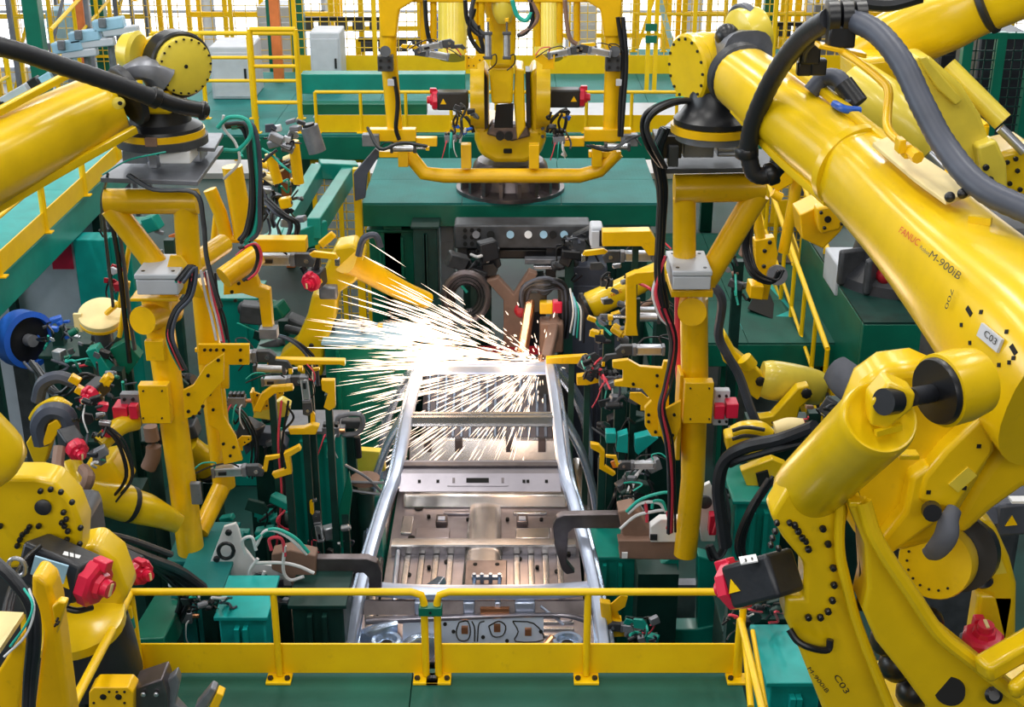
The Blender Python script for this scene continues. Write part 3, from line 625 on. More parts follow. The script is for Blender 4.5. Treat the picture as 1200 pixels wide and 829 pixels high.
trc = MB(); trace(trc, [(718, 424), (736, 422), (750, 430), (776, 432), (778, 424), (784, 424), (784, 500), (776, 512), (764, 512), (756, 500), (756, 478), (764, 470), (752, 456), (720, 453), (720, 448), (730, 446), (730, 434), (718, 432)], A-.05, .04); tp = trc.build('c_plate', 'tool_yellow', Rf, bevel=.004)
boltgrid(tp, [(770, 440), (770, 452), (760, 486), (760, 494), (768, 506), (742, 450)], A-.055, .011)
trc = MB(); trace(trc, [(772, 484), (798, 470), (798, 500), (790, 520), (780, 524), (772, 505)], A-.2, .03); tp2 = trc.build('joint_plate', 'tool_yellow', Rf, bevel=.004)
boltgrid(tp2, [(778, 490), (782, 500), (788, 510), (790, 486)], A-.205, .011)
pipe(Rf, [(796, 300, A+.1, 5), (795, 400, A+.1, 5), (797, 470, A+.1, 4)], 'red_hose', 'riser')
junction_box('grey junction box on the right yellow tooling frame', 789, 834, 298, 318, 340, A-.30, .40)
fr = thing('docking_plate', 'grey docking plate pack between right robot wrist and yellow frame', 'plate', P(840, 190, A))
MB().plate([P(776, 204, A-.25), P(900, 202, A-.25), P(905, 180, A+.3), P(780, 180, A+.3)], (0, 0, .03)).build('base_plate', 'dark_grey', fr, bevel=.004)
MB().plate([P(778, 152, A-.15), P(880, 156, A-.15), P(890, 142, A+.35), P(790, 142, A+.35)], (0, 0, .02)).build('top_plate', 'mid_grey', fr, bevel=.004)
gbox(fr, 'spacer_block', 'mid_grey', 802, 838, 157, 185, A-.18, .3); gbox(fr, 'spacer_block', 'alu', 842, 866, 160, 184, A-.1, .2)
for i in range(4): gbox(fr, 'fin', 'light_grey', 842, 866, 162+i*6, 164+i*6, A-.14, .05)
gbox(fr, 'valve_terminal', 'black', 768, 800, 160, 186, A-.25, .2); gbox(fr, 'valve_terminal', 'dark_grey', 784, 796, 172, 196, A-.3, .08)
# ============================================================ LARGE ROBOTS
from mathutils.bvhtree import BVHTree
def hit(objs, px, py):
    o = V((0, 0, CAMZ)); d = (P(px, py, 5.0)-o).normalized(); best = None
    for ob in objs:
        off = V((0, 0, 0)); q = ob
        while q is not None: off = off+q.location; q = q.parent
        t = BVHTree.FromPolygons([v.co+off for v in ob.data.vertices], [tuple(p.vertices) for p in ob.data.polygons])
        h = t.ray_cast(o, d)
        if h[0] is not None and (best is None or h[3] < best[1]): best = (h[0], h[3], h[1] if h[1].dot(d) < 0 else -h[1])
    return (best[0], best[2]) if best else (P(px, py, 5.0), V((0, -1, 0)))
def lettering(txt, objs, a, b, m, parent, name='lettering', off=.004, label=None, hpx=None):
    """text lying on the surface of objs from photo point a to b (baseline)"""
    pa_, na = hit(objs, *a); pb_, nb = hit(objs, *b); pm, nm = hit(objs, (a[0]+b[0])/2, (a[1]+b[1])/2)
    n = (na+nb+nm).normalized(); x = (pb_-pa_); L_ = x.length; x = (x-n*x.dot(n)).normalized(); y = n.cross(x)
    lift = max(0, (pm-(pa_+pb_)/2).dot(n))
    cu = bpy.data.curves.new(name, 'FONT'); cu.body = txt; cu.size = 1; cu.extrude = 0.0; cu.align_x = 'LEFT'
    ob = bpy.data.objects.new(name, cu); col.objects.link(ob); bpy.context.view_layer.update()
    dg = bpy.context.evaluated_depsgraph_get(); me = bpy.data.meshes.new_from_object(ob.evaluated_get(dg)); bpy.data.objects.remove(ob)
    wdt = max(v.co.x for v in me.vertices); s = L_/wdt; o0 = pa_+n*(off+lift); sy = s if hpx is None else hpx*mpp(pa_)/.72
    pl = V((0, 0, 0)); q = parent
    while q is not None: pl = pl+q.location; q = q.parent
    for v in me.vertices: v.co = o0+x*(v.co.x*s)+y*(v.co.y*sy)-pl
    me.materials.clear(); me.materials.append(M[m]); o = bpy.data.objects.new(name, me); col.objects.link(o); o.parent = parent
    if label: o['label'] = label
    return o, s
def decal(objs, c, ang, w, h, m, parent, name='label_plate', th=.004):
    """small rectangular plate w x h px lying on the surface at photo point c"""
    p, n = hit(objs, *c); q, _ = hit(objs, c[0]+3*math.cos(math.radians(ang)), c[1]+3*math.sin(math.radians(ang)))
    x = (q-p); x = (x-n*x.dot(n)).normalized(); y = n.cross(x); k = mpp(p)
    return MB().box(p+n*th*.5, (w*k, h*k, th), Matrix((x, y, n)).transposed()).build(name, m, parent), p, n, x, y, k
def oncam_bolts(par, pts, Y, rpx, h=.02, m='black', ax=(0, -1, 0), nm='bolt'):
    for px, py in pts:
        c = P(px, py, Y); r = rpx*mpp(c); a = V(ax).normalized(); MB().lathe(c, a, [(r, 0), (r, h*.7), (r*.7, h)], n=8).build(nm, m, par)
def tr(par, nm, m, pts, Y, th, bevel=.012, seg=3):
    mb = MB(); trace(mb, pts, Y, th); return mb.build(nm, m, par, bevel=bevel, seg=seg)
# ---------------------------------------------------------------- front right robot
R = thing('industrial_robot', 'large yellow robot marked C03 at front right, forearm reaching to the right frame', 'robot', (P(1100, 829, 4.5).x, 4.6, 0))
RY = 'robot_yellow'
fa = MB(); 
def st(l): return [(P(a, b, c), w*mpp(P(a, b, c)), h*mpp(P(a, b, c))) for a, b, c, w, h in l]
fa.loft(st([(872, 92, 7.55, 38, 36), (905, 118, 7.15, 41, 40), (950, 155, 6.75, 43, 43), (1002, 197, 6.35, 45, 46)]), n=28, e=2.2); f1 = fa.build('forearm_tube', RY, R, sharp=50)
fa = MB(); fa.loft(st([(1000, 196, 6.36, 49, 50), (1012, 206, 6.28, 50, 51), (1050, 240, 5.9, 58, 55), (1095, 285, 5.5, 66, 62), (1150, 345, 5.05, 74, 78), (1215, 415, 4.65, 86, 100), (1260, 470, 4.4, 90, 105)]), n=32, e=2.5); f2 = fa.build('forearm_casting', RY, R, sharp=50)
a0, a1 = P(1000, 196, 6.36), P(1012, 206, 6.28); ax = (a1-a0).normalized()
MB().lathe(a0-ax*.02, ax, [(.205, 0), (.222, .006), (.222, .05), (.205, .056)], n=36).build('joint_ring', 'robot_yellow', R)
a0, a1 = P(866, 88, 7.6), P(880, 99, 7.45); ax = (a1-a0).normalized()
MB().lathe(a0-ax*.03, ax, [(.16, 0), (.185, .01), (.185, .07), (.17, .09)], n=32).build('front_seal', 'rubber', R)
MB().loft(st([(928, 78, 7.0, 7, 5), (985, 122, 6.6, 7, 5), (1040, 166, 6.2, 7, 5)]), n=10, e=4).build('edge_rib', RY, R)
MB().loft(st([(862, 128, 7.3, 7, 5), (915, 185, 6.8, 8, 6), (972, 236, 6.3, 8, 6)]), n=10, e=4).build('edge_rib', RY, R)
# elbow casting with the C03 plate
el = tr(R, 'elbow_casting', RY, [(1118, 405), (1150, 400), (1190, 440), (1250, 480), (1250, 560), (1200, 575), (1165, 600), (1130, 632), (1112, 618), (1140, 570), (1168, 530), (1166, 500), (1135, 470), (1126, 430)], 4.70, .20, .06, 4)
dcl = decal([el, f2], (1162, 396), 40, 44, 17, 'light_grey', el, th=.012)
lettering('C03', [dcl[0]], (1153, 393), (1167, 405), 'ink', el, off=.004, hpx=8)
for c_, ang, w_, h_ in (((1136, 365), 60, 14, 6), ((1188, 410), 60, 14, 6)): decal([el, f2], c_, ang, w_, h_, 'hole', el, 'slot', .003)
for c_ in ((1150, 366), (1180, 389), (1127, 381), (1137, 402), (1171, 428), (1188, 420), (1183, 425)): decal([el, f2], c_, 0, 5, 5, 'hole', el, 'hole', .004)
lettering('FANUC', [f2, el], (1055, 273), (1078, 290), 'ink_red', f2, hpx=8, off=.012); lettering('Robot', [f2, el], (1080, 292), (1091, 301), 'hose_grey', f2, hpx=4.5, off=.012)
lettering('M-900iB', [f2, el], (1092, 303), (1128, 331), 'ink', f2, hpx=9, off=.02)
lettering('700', [f2, el], (1121, 338), (1112, 362), 'ink', f2, hpx=7, off=.02)
decal([f2], (1148, 262), 10, 26, 8, RY, f2, 'boss', .03)
# bracket strip and conduit pipe on the forearm
p_, n_ = hit([f2], 1080, 215)
cb = MB().plate([P(1022, 172, 5.95), P(1044, 163, 6.0), P(1142, 229, 5.35), P(1108, 241, 5.25), P(1070, 213, 5.5)], n_*.02).build('hose_bracket', 'cream', R, bevel=.004)
for q in ((1113, 231), (1128, 227)): MB().ball(P(*q, 5.25), .022).build('bolt_head', 'black', cb)
mb = MB(); ptube(mb, [(986, 60, 6.1, 4.5), (1005, 72, 6.0, 4.5), (1030, 92, 5.9, 5), (1041, 106, 5.85, 5.5), (1040, 130, 5.8, 5.5), (1041, 152, 5.7, 5.5), (1056, 168, 5.6, 5), (1073, 182, 5.5, 5)], k=4); mb.build('conduit_pipe', 'tool_yellow', R)
MB().cyl(P(1068, 178, 5.52), P(1076, 185, 5.46), .027, n=8).build('pipe_end', 'tool_yellow', R)
for q in ((1055, 170), (1062, 176)): MB().box(P(*q, 5.55), (.03, .07, .06)).build('pipe_clip', 'tool_yellow', R, bevel=.005)
MB().box(P(985, 58, 6.12), (.22, .10, .02), Matrix.Rotation(.2, 3, 'Y')).build('clamp_base', 'tool_yellow', R, bevel=.004)
for x_ in (968, 984, 1000):
    MB().lathe(P(x_, 20, 6.15), (1, 0, .05), [(.055, 0), (.075, .004), (.075, .05), (.055, .055)], n=18).build('hose_clamp', 'black', R)
MB().box(P(985, 42, 6.13), (.12, .08, .10)).build('clamp_foot', 'black', R, bevel=.01)
# wrist
dc0, dc1 = P(804, 81, 7.85), P(842, 74, 7.95); ax = (dc1-dc0).normalized(); rr = 41*mpp(dc0)
wd = MB().lathe(dc0, ax, [(rr*.93, 0), (rr, .012), (rr, .05), (rr*.96, .06), (rr*.96, .12), (rr*.9, .2)], n=36).build('wrist_drum', RY, R)
q = MB().bolts(dc0, -ax, rr*.86, 16, .009, .008, n=8); q.build('bolt', 'black', wd, kind='stuff')
MB().loft(st([(838, 74, 7.95, 34, 26), (856, 62, 7.9, 30, 26), (876, 70, 7.7, 32, 34)]), n=18, e=3).build('wrist_elbow', 'mid_grey', R)
hp = MB().lathe(P(862, 45, 7.9), (.7, .3, .1), [(.12, 0), (.16, .02), (.17, .10), (.15, .16)], n=28).build('wrist_hub', 'pale_yellow', R)
MB().lathe(P(868, 42, 7.95), (.7, .3, .1), [(.172, 0), (.182, .01), (.182, .05), (.172, .06)], n=28).build('seal_gap_band', 'hose_grey', hp)
MB().ball(P(852, 42, 7.78), .07).build('dark_boss', 'black', hp)
cz = P(836, 148, 7.85)
MB().box(P(835, 98, 7.9), (.16, .14, .30)).build('wrist_fork', RY, R, bevel=.03)
MB().box(P(834, 104, 7.82), (.085, .05, .1)).build('opening', 'hole', R, bevel=.01)
MB().lathe(cz+V((0, 0, .02)), (0, 0, 1), [(.235, 0), (.235, .03), (.20, .06), (.16, .12), (.15, .2)], n=32).build('wrist_cone', 'black', R)
MB().lathe(cz-V((0, 0, .03)), (0, 0, 1), [(.25, 0), (.25, .045)], n=36).build('tool_ring', 'tool_yellow', R)
MB().lathe(cz-V((0, 0, .075)), (0, 0, 1), [(.22, 0), (.22, .05)], n=36).build('tool_flange', 'mid_grey', R)
# dress hoses
H1 = thing('dress_hose', 'thick black corrugated hose looping beside the right robot wrist', 'hose', P(880, 150, 6.9))
def corrugated(par, nm, l, r, m='rubber', step=1):
    pts = crom(PP(l), 10); mb = MB(); rs = [r*(1+.05*(i % 2)) for i in range(len(pts))]
    mb.tube(pts, rs, n=16, k=1); return mb.build(nm, m, par, sharp=60)
corrugated(H1, 'hose', [(972, 22, 6.15), (940, 45, 6.4), (908, 88, 6.7), (884, 140, 6.9), (876, 178, 7.0)], .048)
corrugated(H1, 'hose', [(876, 175, 7.0), (884, 203, 7.0), (905, 202, 7.0), (925, 170, 7.0), (940, 120, 6.9)], .046)
MB().lathe(P(875, 172, 7.0), (.1, 0, -1), [(.055, 0), (.062, .01), (.062, .05), (.055, .06)], n=16).build('hose_collar', 'black', H1)
MB().lathe(P(898, 206, 7.0), (1, 0, .4), [(.055, 0), (.062, .01), (.062, .05), (.055, .06)], n=16).build('hose_collar', 'black', H1)
H2 = thing('dress_hose', 'thick grey-black corrugated hose draping over the right forearm to the frame edge', 'hose', P(1075, 110, 5.7))
corrugated(H2, 'hose', [(1002, 24, 6.12), (1030, 40, 5.95), (1058, 75, 5.75), (1082, 125, 5.6), (1108, 172, 5.45), (1150, 220, 5.2), (1215, 252, 5.0)], .050, 'hose_grey')
H3 = thing('dress_hose', 'short curved black hose elbow behind the right forearm pipe', 'hose', P(980, 95, 6.6))
corrugated(H3, 'hose', [(950, 108, 6.75), (965, 92, 6.75), (982, 92, 6.7), (993, 108, 6.65), (1000, 122, 6.6)], .042, 'hose_grey')
MB().cyl(P(988, 98, 6.66), P(1006, 122, 6.6), .052, n=14).build('coupling', 'black', H3)
MB().tube(PP([(978, 122, 6.6), (990, 128, 6.5), (1008, 130, 6.5)]), .02).build('blue_cable', 'blue', H3)
# small gear on the forearm top
for i, (x_, y_, s_) in enumerate(((948, 62, .05), (958, 78, .04), (942, 80, .035))):
    MB().box(P(x_, y_, 6.6), (s_*2, s_*1.6, s_*2)).build('connector', 'black', R, bevel=.01)
MB().tube(PP([(960, 45, 6.3), (945, 60, 6.5), (944, 78, 6.6), (958, 82, 6.6)]), .012).build('cable', 'dark_grey', R)
# balancer cylinder
b0, b1 = P(1032, 489, 4.02), P(938, 582, 4.62); ax = (b1-b0).normalized(); Lb = (b1-b0).length; rb = 47*mpp(b0)
bl = MB().lathe(b0, ax, [(rb*.80, .012), (rb*.86, 0), (rb*.93, 0), (rb*.97, .012), (rb, .04), (rb, Lb*.85), (rb*.96, Lb*.93), (rb*.75, Lb*.99)], n=44).build('balancer_cylinder', RY, R, sharp=60)
for i, q in enumerate(((1064, 533), (1005, 588))): MB().box(P(*q, 4.3), (.07, .05, .02)).build('lug', RY, bl, bevel=.004)
cl = tr(R, 'clevis', RY, [(1020, 500), (1022, 470), (1042, 448), (1060, 455), (1074, 462), (1070, 480), (1040, 505)], 3.97, .10, .012)
MB().lathe(P(1038, 471, 3.955), (-.8, -.6, .2), [(.044, -.05), (.044, .012)], n=24).build('pin_cap', 'black', cl)
MB().beam(P(1026, 508, 3.96), P(1056, 500, 3.98), .02, .02).build('rib', RY, cl)
MB().cyl(P(1066, 466, 4.05), P(1104, 459, 4.25), .032, n=16).build('piston_rod', 'motor_black', R)
d0 = P(1098, 459, 4.18); ax = V((1, .45, .05)).normalized()
hb = MB().lathe(d0, ax, [(.115, .01), (.128, .012), (.128, .10), (.115, .17)], n=36).build('elbow_hub', RY, R)
MB().lathe(d0, ax, [(.112, -.012), (.117, 0), (.117, .02)], n=36).build('hub_cover', 'black', hb)
MB().tube([P(1138, 432, 4.3), P(1149, 440, 4.28), P(1155, 455, 4.27), P(1153, 468, 4.27)], .008, n=8).build('slot', 'hole', el)
# shoulder body
sb = tr(R, 'shoulder_casting', RY, [(1012, 452), (1040, 432), (1080, 427), (1110, 440), (1150, 480), (1168, 510), (1160, 548), (1125, 606), (1100, 640), (1060, 650), (1010, 640), (985, 600), (985, 520)], 4.62, .20, .05, 4)
sf = tr(R, 'gearbox_cover', RY, [(1150, 488), (1168, 507), (1166, 530), (1118, 602), (1075, 588), (1082, 560), (1108, 528)], 4.54, .12, .02)
decal([sf], (1128, 562), -42, 30, 16, 'pale_yellow', sf, 'raised_pad', .006)
for q in ((1147, 523), (1130, 572), (1088, 577)): decal([sf], q, 0, 5, 5, 'hole', sf, 'hole', .004)
tr(R, 'brace', RY, [(1068, 560), (1090, 545), (1120, 600), (1075, 630), (1040, 655), (1028, 640), (1060, 600)], 4.55, .10, .02)
MB().lathe(P(1091, 597, 4.47), (-.2, -1, .2), [(.034, 0), (.038, .01), (.034, .05)], n=14).build('knob', 'black', R)
MB().loft(st([(1118, 598, 4.5, 10, 8), (1112, 612, 4.46, 13, 9), (1108, 630, 4.44, 15, 9), (1096, 646, 4.46, 14, 7), (1086, 650, 4.48, 9, 5)]), up=(0, 1, 0), n=14, e=2).build('cloth_wrap', 'cloth_grey', R)
# link arms
la = tr(R, 'shoulder_flange', RY, [(930, 560), (975, 562), (996, 600), (986, 642), (991, 676), (1006, 737), (1043, 829), (1060, 880), (985, 880), (963, 829), (937, 763), (920, 726), (921, 701), (942, 702), (943, 662), (918, 632), (903, 605)], 4.42, .14, .02)
oncam_bolts(la, [(964, 619), (970, 637), (976, 665), (977, 685), (975, 703), (970, 716), (961, 723), (947, 723), (947, 643), (940, 630), (935, 622), (931, 615)], 4.41, 4.2)
oncam_bolts(la, [(908, 622), (905, 630), (903, 638), (910, 612), (944, 634), (925, 612), (912, 642)], 4.41, 3.6)
MB().tube(PP([(925, 738, 4.40), (935, 752, 4.37), (952, 760, 4.36), (970, 762, 4.38), (973, 750, 4.39)]), .014).build('grab_handle', 'black', la)
lettering('M-900iB', [la], (945, 783), (968, 812), 'ink', la, hpx=5); lettering('C03', [la], (976, 792), (990, 813), 'ink', la, hpx=7)
MB().tube(PP([(1000, 575, 4.5), (1008, 610, 4.45), (1013, 650, 4.42), (1012, 690, 4.42), (1008, 712, 4.45)]), .02).build('seal_gap_band', 'black', R)  # black tube puts in the shade of the gap between flange and arm
lb = tr(R, 'lower_arm', RY, [(1004, 588), (1017, 600), (1028, 636), (1069, 700), (1100, 745), (1138, 776), (1205, 829), (1240, 880), (1110, 880), (1085, 829), (1058, 792), (1027, 753), (1011, 716), (1017, 690), (1014, 640), (996, 596)], 4.30, .18, .028, 4)
MB().lathe(P(1113, 810, 4.29), (-.5, -1, .3), [(.05, -.06), (.058, .006)], n=24).build('bore', 'hole', lb)
MB().lathe(P(1164, 815, 4.26), (-.2, -1, .6), [(.03, 0), (.034, .01), (.02, .022)], n=12).build('bolt', 'black', lb)
ed = MB(); ed.tube(PP([(1012, 588, 4.28), (1028, 634, 4.25), (1070, 698, 4.23), (1100, 742, 4.22), (1140, 775, 4.2), (1210, 830, 4.15)]), .028, n=10); ed.build('arm_edge', RY, lb)
ed = MB(); ed.tube(PP([(985, 590, 4.4), (984, 642, 4.38), (991, 680, 4.37), (1007, 738, 4.36), (1044, 832, 4.34)]), .02, n=10); ed.build('arm_edge', RY, la)
dd = MB().lathe(P(1096, 660, 4.75), (-.5, -.8, .3), [(.15, -.1), (.15, 0), (.145, .012)], n=36).build('joint_disc', RY, R)
MB().bolts(P(1096, 660, 4.75), V((-.5, -.8, .3)), .11, 12, .006, .016, 90, 330, n=6).build('bolt', 'black', dd, kind='stuff')
MB().lathe(P(1120, 650, 4.8), (-.5, -.8, .3), [(.16, -.1), (.16, -.02)], n=36).build('joint_seal', 'black', R)
eb = tr(R, 'base_bracket', RY, [(1132, 620), (1153, 610), (1167, 616), (1185, 656), (1193, 686), (1192, 750), (1172, 760), (1158, 700), (1130, 690)], 4.85, .14, .03)
MB().plate(PP([(1140, 625, 4.83), (1160, 622, 4.83), (1180, 672, 4.83), (1136, 678, 4.83)]), (0, .01, 0)).build('recess', 'pale_yellow', eb)
MB().lathe(P(1149, 681, 4.8), (0, -.3, 1), [(.045, 0), (.05, .012), (.035, .03)], n=14).build('bolt', 'black', eb)
MB().box(P(1160, 720, 4.9), (.16, .1, .26)).build('motor_bracket', RY, R, bevel=.02)
MB().beam(P(1150, 786, 4.1), P(1215, 748, 4.2), .09, .085).build('base_arm', RY, R, bevel=.02)
MB().beam(P(1185, 812, 4.05), P(1230, 775, 4.15), .05, .07).build('base_arm', RY, R, bevel=.02)
MB().box(P(1075, 680, 4.95), (.10, .06, .06), Matrix.Rotation(.6, 3, 'Y')).build('bracket', 'cream', R, bevel=.01)
for q in ((1050, 780), (1040, 750), (1070, 812), (1085, 730)): MB().ball(P(*q, 4.75), .075).build('cable_gland', 'black', R)
pedz = P(1100, 880, 4.6).z
MB().lathe((P(1130, 829, 4.8).x, 5.0, 0), (0, 0, 1), [(.7, 0), (.7, .05), (.45, .1), (.42, 2.6), (.5, pedz-.4)], n=28).build('pedestal', 'dark_grey', R)
MB().box((P(1130, 829, 4.8).x, 4.85, pedz-.2), (.9, .6, .6)).build('turret', RY, R, bevel=.08, seg=3)
m1 = motor('black servo motor with red cap beside the right end of the low barrier', P(860, 687, 4.55), P(945, 664, 4.35)-P(860, 687, 4.55), L=.24, w=.17, up=(0, .3, 1))
m1x = children(m1)
sk1 = MB().box(P(877, 656, 4.42), (.065, .05, .006), Matrix.Rotation(-.2, 3, 'Y')).build('sticker', 'white', m1); lettering('J1', [sk1], (872, 659), (883, 657), 'ink', m1, off=.003, hpx=6)
m2 = motor('red-capped servo motor seen from above at right edge under the robot bracket', P(1152, 748, 4.72), (0, .15, -1), L=.28, w=.15, tri=False)
m3 = motor('blue-grey servo motor behind the robot at right frame edge', P(1150, 602, 5.4), (1, .1, .05), L=.34, w=.17, body='hose_grey', cap='hose_grey')
MB().box(P(1193, 586, 5.3), (.07, .05, .012)).build('sticker', 'white', m3)
# ---------------------------------------------------------------- front left robot
Lr = thing('industrial_robot', 'large yellow robot at the left edge, forearm reaching to the left frame', 'robot', (P(-60, 620, 5.2).x, 5.3, 0))
fa = MB(); fa.loft(st([(138, 118, 8.0, 36, 36), (120, 126, 7.95, 39, 38), (60, 155, 7.6, 42, 42), (0, 186, 7.25, 45, 44), (-80, 228, 6.8, 52, 50), (-190, 300, 6.2, 62, 60)]), n=30, e=2.3); lf = fa.build('forearm_tube', RY, Lr, sharp=50)
MB().loft(st([(158, 152, 7.85, 5, 5), (60, 206, 7.4, 7, 6), (-60, 275, 6.8, 8, 7)]), n=10, e=4).build('edge_rib', RY, Lr)
MB().loft(st([(90, 82, 7.8, 5, 4), (0, 130, 7.3, 6, 5), (-80, 175, 6.9, 6, 5)]), n=10, e=4).build('edge_rib', RY, Lr)
MB().lathe(P(140, 121, 7.72), (0, -1, .2), [(.035, 0), (.035, .03), (.02, .035)], n=14).build('bolt_boss', 'pale_yellow', lf)
MB().lathe(P(141, 121, 7.68), (0, -1, .2), [(.012, 0), (.012, .012)], n=10).build('hole', 'hole', lf)
MB().lathe(P(146, 114, 8.0), P(160, 107, 8.05)-P(146, 114, 8.0), [(.17, 0), (.185, .01), (.185, .05), (.16, .06)], n=32).build('front_seal', 'rubber', Lr)
ax = (V((.62, -.78, .0))).normalized(); dc = P(218, 78, 8.15); rr = 35*mpp(dc)
wd = MB().lathe(dc, -ax, [(rr*.9, 0), (rr*.97, .008), (rr*.97, .05)], n=40).build('wrist_disc', 'pale_yellow', Lr)
MB().bolts(dc, ax, rr*.9, 20, .007, .008, n=6).build('bolt', 'black', wd, kind='stuff')
MB().cyl(dc, dc+ax*.004, .012, n=10).build('hole', 'hole', wd)
MB().lathe(dc-ax*.05, -ax, [(rr*1.05, 0), (rr*1.12, .01), (rr*1.12, .13), (rr*1.0, .15)], n=40).build('wrist_seal', 'black', Lr)
MB().lathe(dc-ax*.19, -ax, [(rr*1.02, 0), (rr*1.02, .05), (rr*.8, .15), (rr*.7, .25)], n=36).build('wrist_housing', RY, Lr)
MB().lathe(P(163, 62, 8.2), (-.7, .2, .1), [(.11, 0), (.13, .02), (.10, .10), (.04, .14)], n=24).build('wrist_motor_cover', 'pale_yellow', Lr)
MB().loft(st([(150, 85, 8.1, 16, 10), (170, 80, 8.1, 22, 14), (190, 92, 8.15, 24, 20)]), n=14).build('wrist_link', 'mid_grey', Lr)
MB().box(P(178, 118, 8.15), (.26, .16, .14)).build('wrist_fork', RY, Lr, bevel=.02)
MB().box(P(172, 110, 8.05), (.07, .05, .08)).build('opening', 'hole', Lr, bevel=.01)
cz = P(190, 158, 8.3)
MB().lathe(cz+V((0, 0, .03)), (0, 0, 1), [(.26, 0), (.25, .03), (.19, .06), (.175, .17), (.17, .2)], n=36).build('wrist_cone', 'black', Lr)
MB().lathe(cz-V((0, 0, .0)), (0, 0, 1), [(.265, 0), (.265, .04)], n=40).build('tool_ring', 'tool_yellow', Lr)
MB().lathe(cz-V((0, 0, .05)), (0, 0, 1), [(.28, 0), (.28, .05)], n=40).build('tool_flange', 'dark_grey', Lr)
MB().box(cz+V((.0, -.27, .02)), (.07, .03, .05)).build('index_block', 'brown_cover', Lr)
H = thing('dress_hose', 'long black corrugated hose crossing above the left robot forearm', 'hose', P(60, 80, 7.4))
corrugated(H, 'hose', [(-40, 45, 7.0), (20, 60, 7.15), (80, 80, 7.35), (140, 100, 7.55), (185, 117, 7.7)], .050)
corrugated(H, 'hose', [(178, 113, 7.7), (210, 124, 7.8), (240, 130, 7.95)], .046, 'black')
MB().lathe(P(176, 112, 7.68), P(190, 118, 7.72)-P(176, 112, 7.68), [(.052, 0), (.062, .008), (.062, .05), (.052, .056)], n=18).build('hose_collar', 'black', H)
MB().lathe(P(234, 129, 7.93), (1, 0, -.2), [(.05, 0), (.058, .008), (.058, .03), (.05, .04)], n=18).build('hose_collar', 'black', H)
# lower half: balancer, flange, motors
b0, b1 = P(-50, 500, 4.9), P(22, 572, 5.0); ax = (b1-b0).normalized(); rb = 44*mpp(b1)
MB().lathe(b0-ax*.3, ax, [(rb, 0), (rb, .46), (rb*.97, .51), (rb*.86, .56), (rb*.6, .585)], n=36).build('balancer_cylinder', RY, Lr, sharp=60)
lf2 = tr(Lr, 'shoulder_flange', RY, [(-60, 560), (40, 560), (62, 565), (85, 590), (96, 618), (94, 655), (60, 660), (-60, 680)], 5.15, .16, .02)
oncam_bolts(lf2, [(48, 575), (60, 573), (72, 576), (85, 588), (75, 600), (78, 608), (76, 616), (80, 622), (73, 612), (79, 632), (95, 618), (94, 637), (35, 617), (32, 622), (27, 626), (24, 632), (21, 639), (46, 616), (1, 616)], 5.14, 3.4)
MB().lathe(P(51, 594, 5.14), (.1, -1, .1), [(.034, 0), (.036, .012), (.02, .02)], n=20).build('bearing_cap', 'motor_black', lf2)
tr(Lr, 'base_casting', RY, [(60, 650), (110, 640), (135, 660), (150, 700), (130, 728), (90, 740), (70, 728)], 5.3, .2, .03)
MB().lathe(P(108, 790, 5.45), (0, 0, 1), [(.24, 0), (.22, .2), (.2, .32)], n=28).build('base_skirt', 'motor_black', Lr)
MB().box((P(-60, 620, 5.2).x, 5.6, 1.9), (.9, .7, 3.8)).build('pedestal', 'dark_grey', Lr, bevel=.05)
MB().box((P(-30, 700, 5.4).x, 5.65, P(10, 760, 5.4).z-.3), (1.0, .5, .8)).build('turret', RY, Lr, bevel=.08, seg=3)
MB().lathe(P(88, 732, 5.25), (0, -.2, 1), [(.23, 0), (.23, .05), (.19, .07)], n=30).build('turret_ring', RY, Lr)
ml = motor('black servo motor with large red octagonal cap at the lower left robot', P(112, 684, 4.92), P(30, 648, 5.05)-P(112, 684, 4.92), L=.30, w=.18, up=(0, .3, 1))
MB().box(P(58, 668, 4.82), (.14, .01, .09), Matrix.Rotation(.35, 3, 'Y')).build('blue_label', 'blue_pale', ml)
lb_ = MB().box(P(83, 653, 4.94), (.07, .05, .006), Matrix.Rotation(.3, 3, 'Y')).build('sticker', 'white', ml)
lettering('J1', [lb_], (79, 656), (88, 656), 'ink', ml, off=.003)
motor('smaller red-capped servo motor just behind the left barrier corner', P(165, 671, 5.9), P(130, 655, 6.05)-P(165, 671, 5.9), L=.2, w=.12)
MB().tube(PP([(108, 712, 4.95), (90, 716, 4.9), (70, 712, 4.9), (56, 720, 4.85)]), .014).build('cable', 'black', ml)
eye = MB(); c0 = P(20, 665, 4.5); eye.tube([c0+V((.03*math.cos(a_*math.pi/6)*1.1, 0, .036*math.sin(a_*math.pi/6)*1.1)) for a_ in range(13)], .009, n=8, k=2)
MB().cyl(c0+V((0, 0, -.04)), c0+V((0, .1, -.5)), .012, n=8).build('shank', 'alu', None) if False else None
tag(eye.build('eye_bolt', 'alu'), 'steel lifting eye ring at lower left beside the black cables', 'ring')
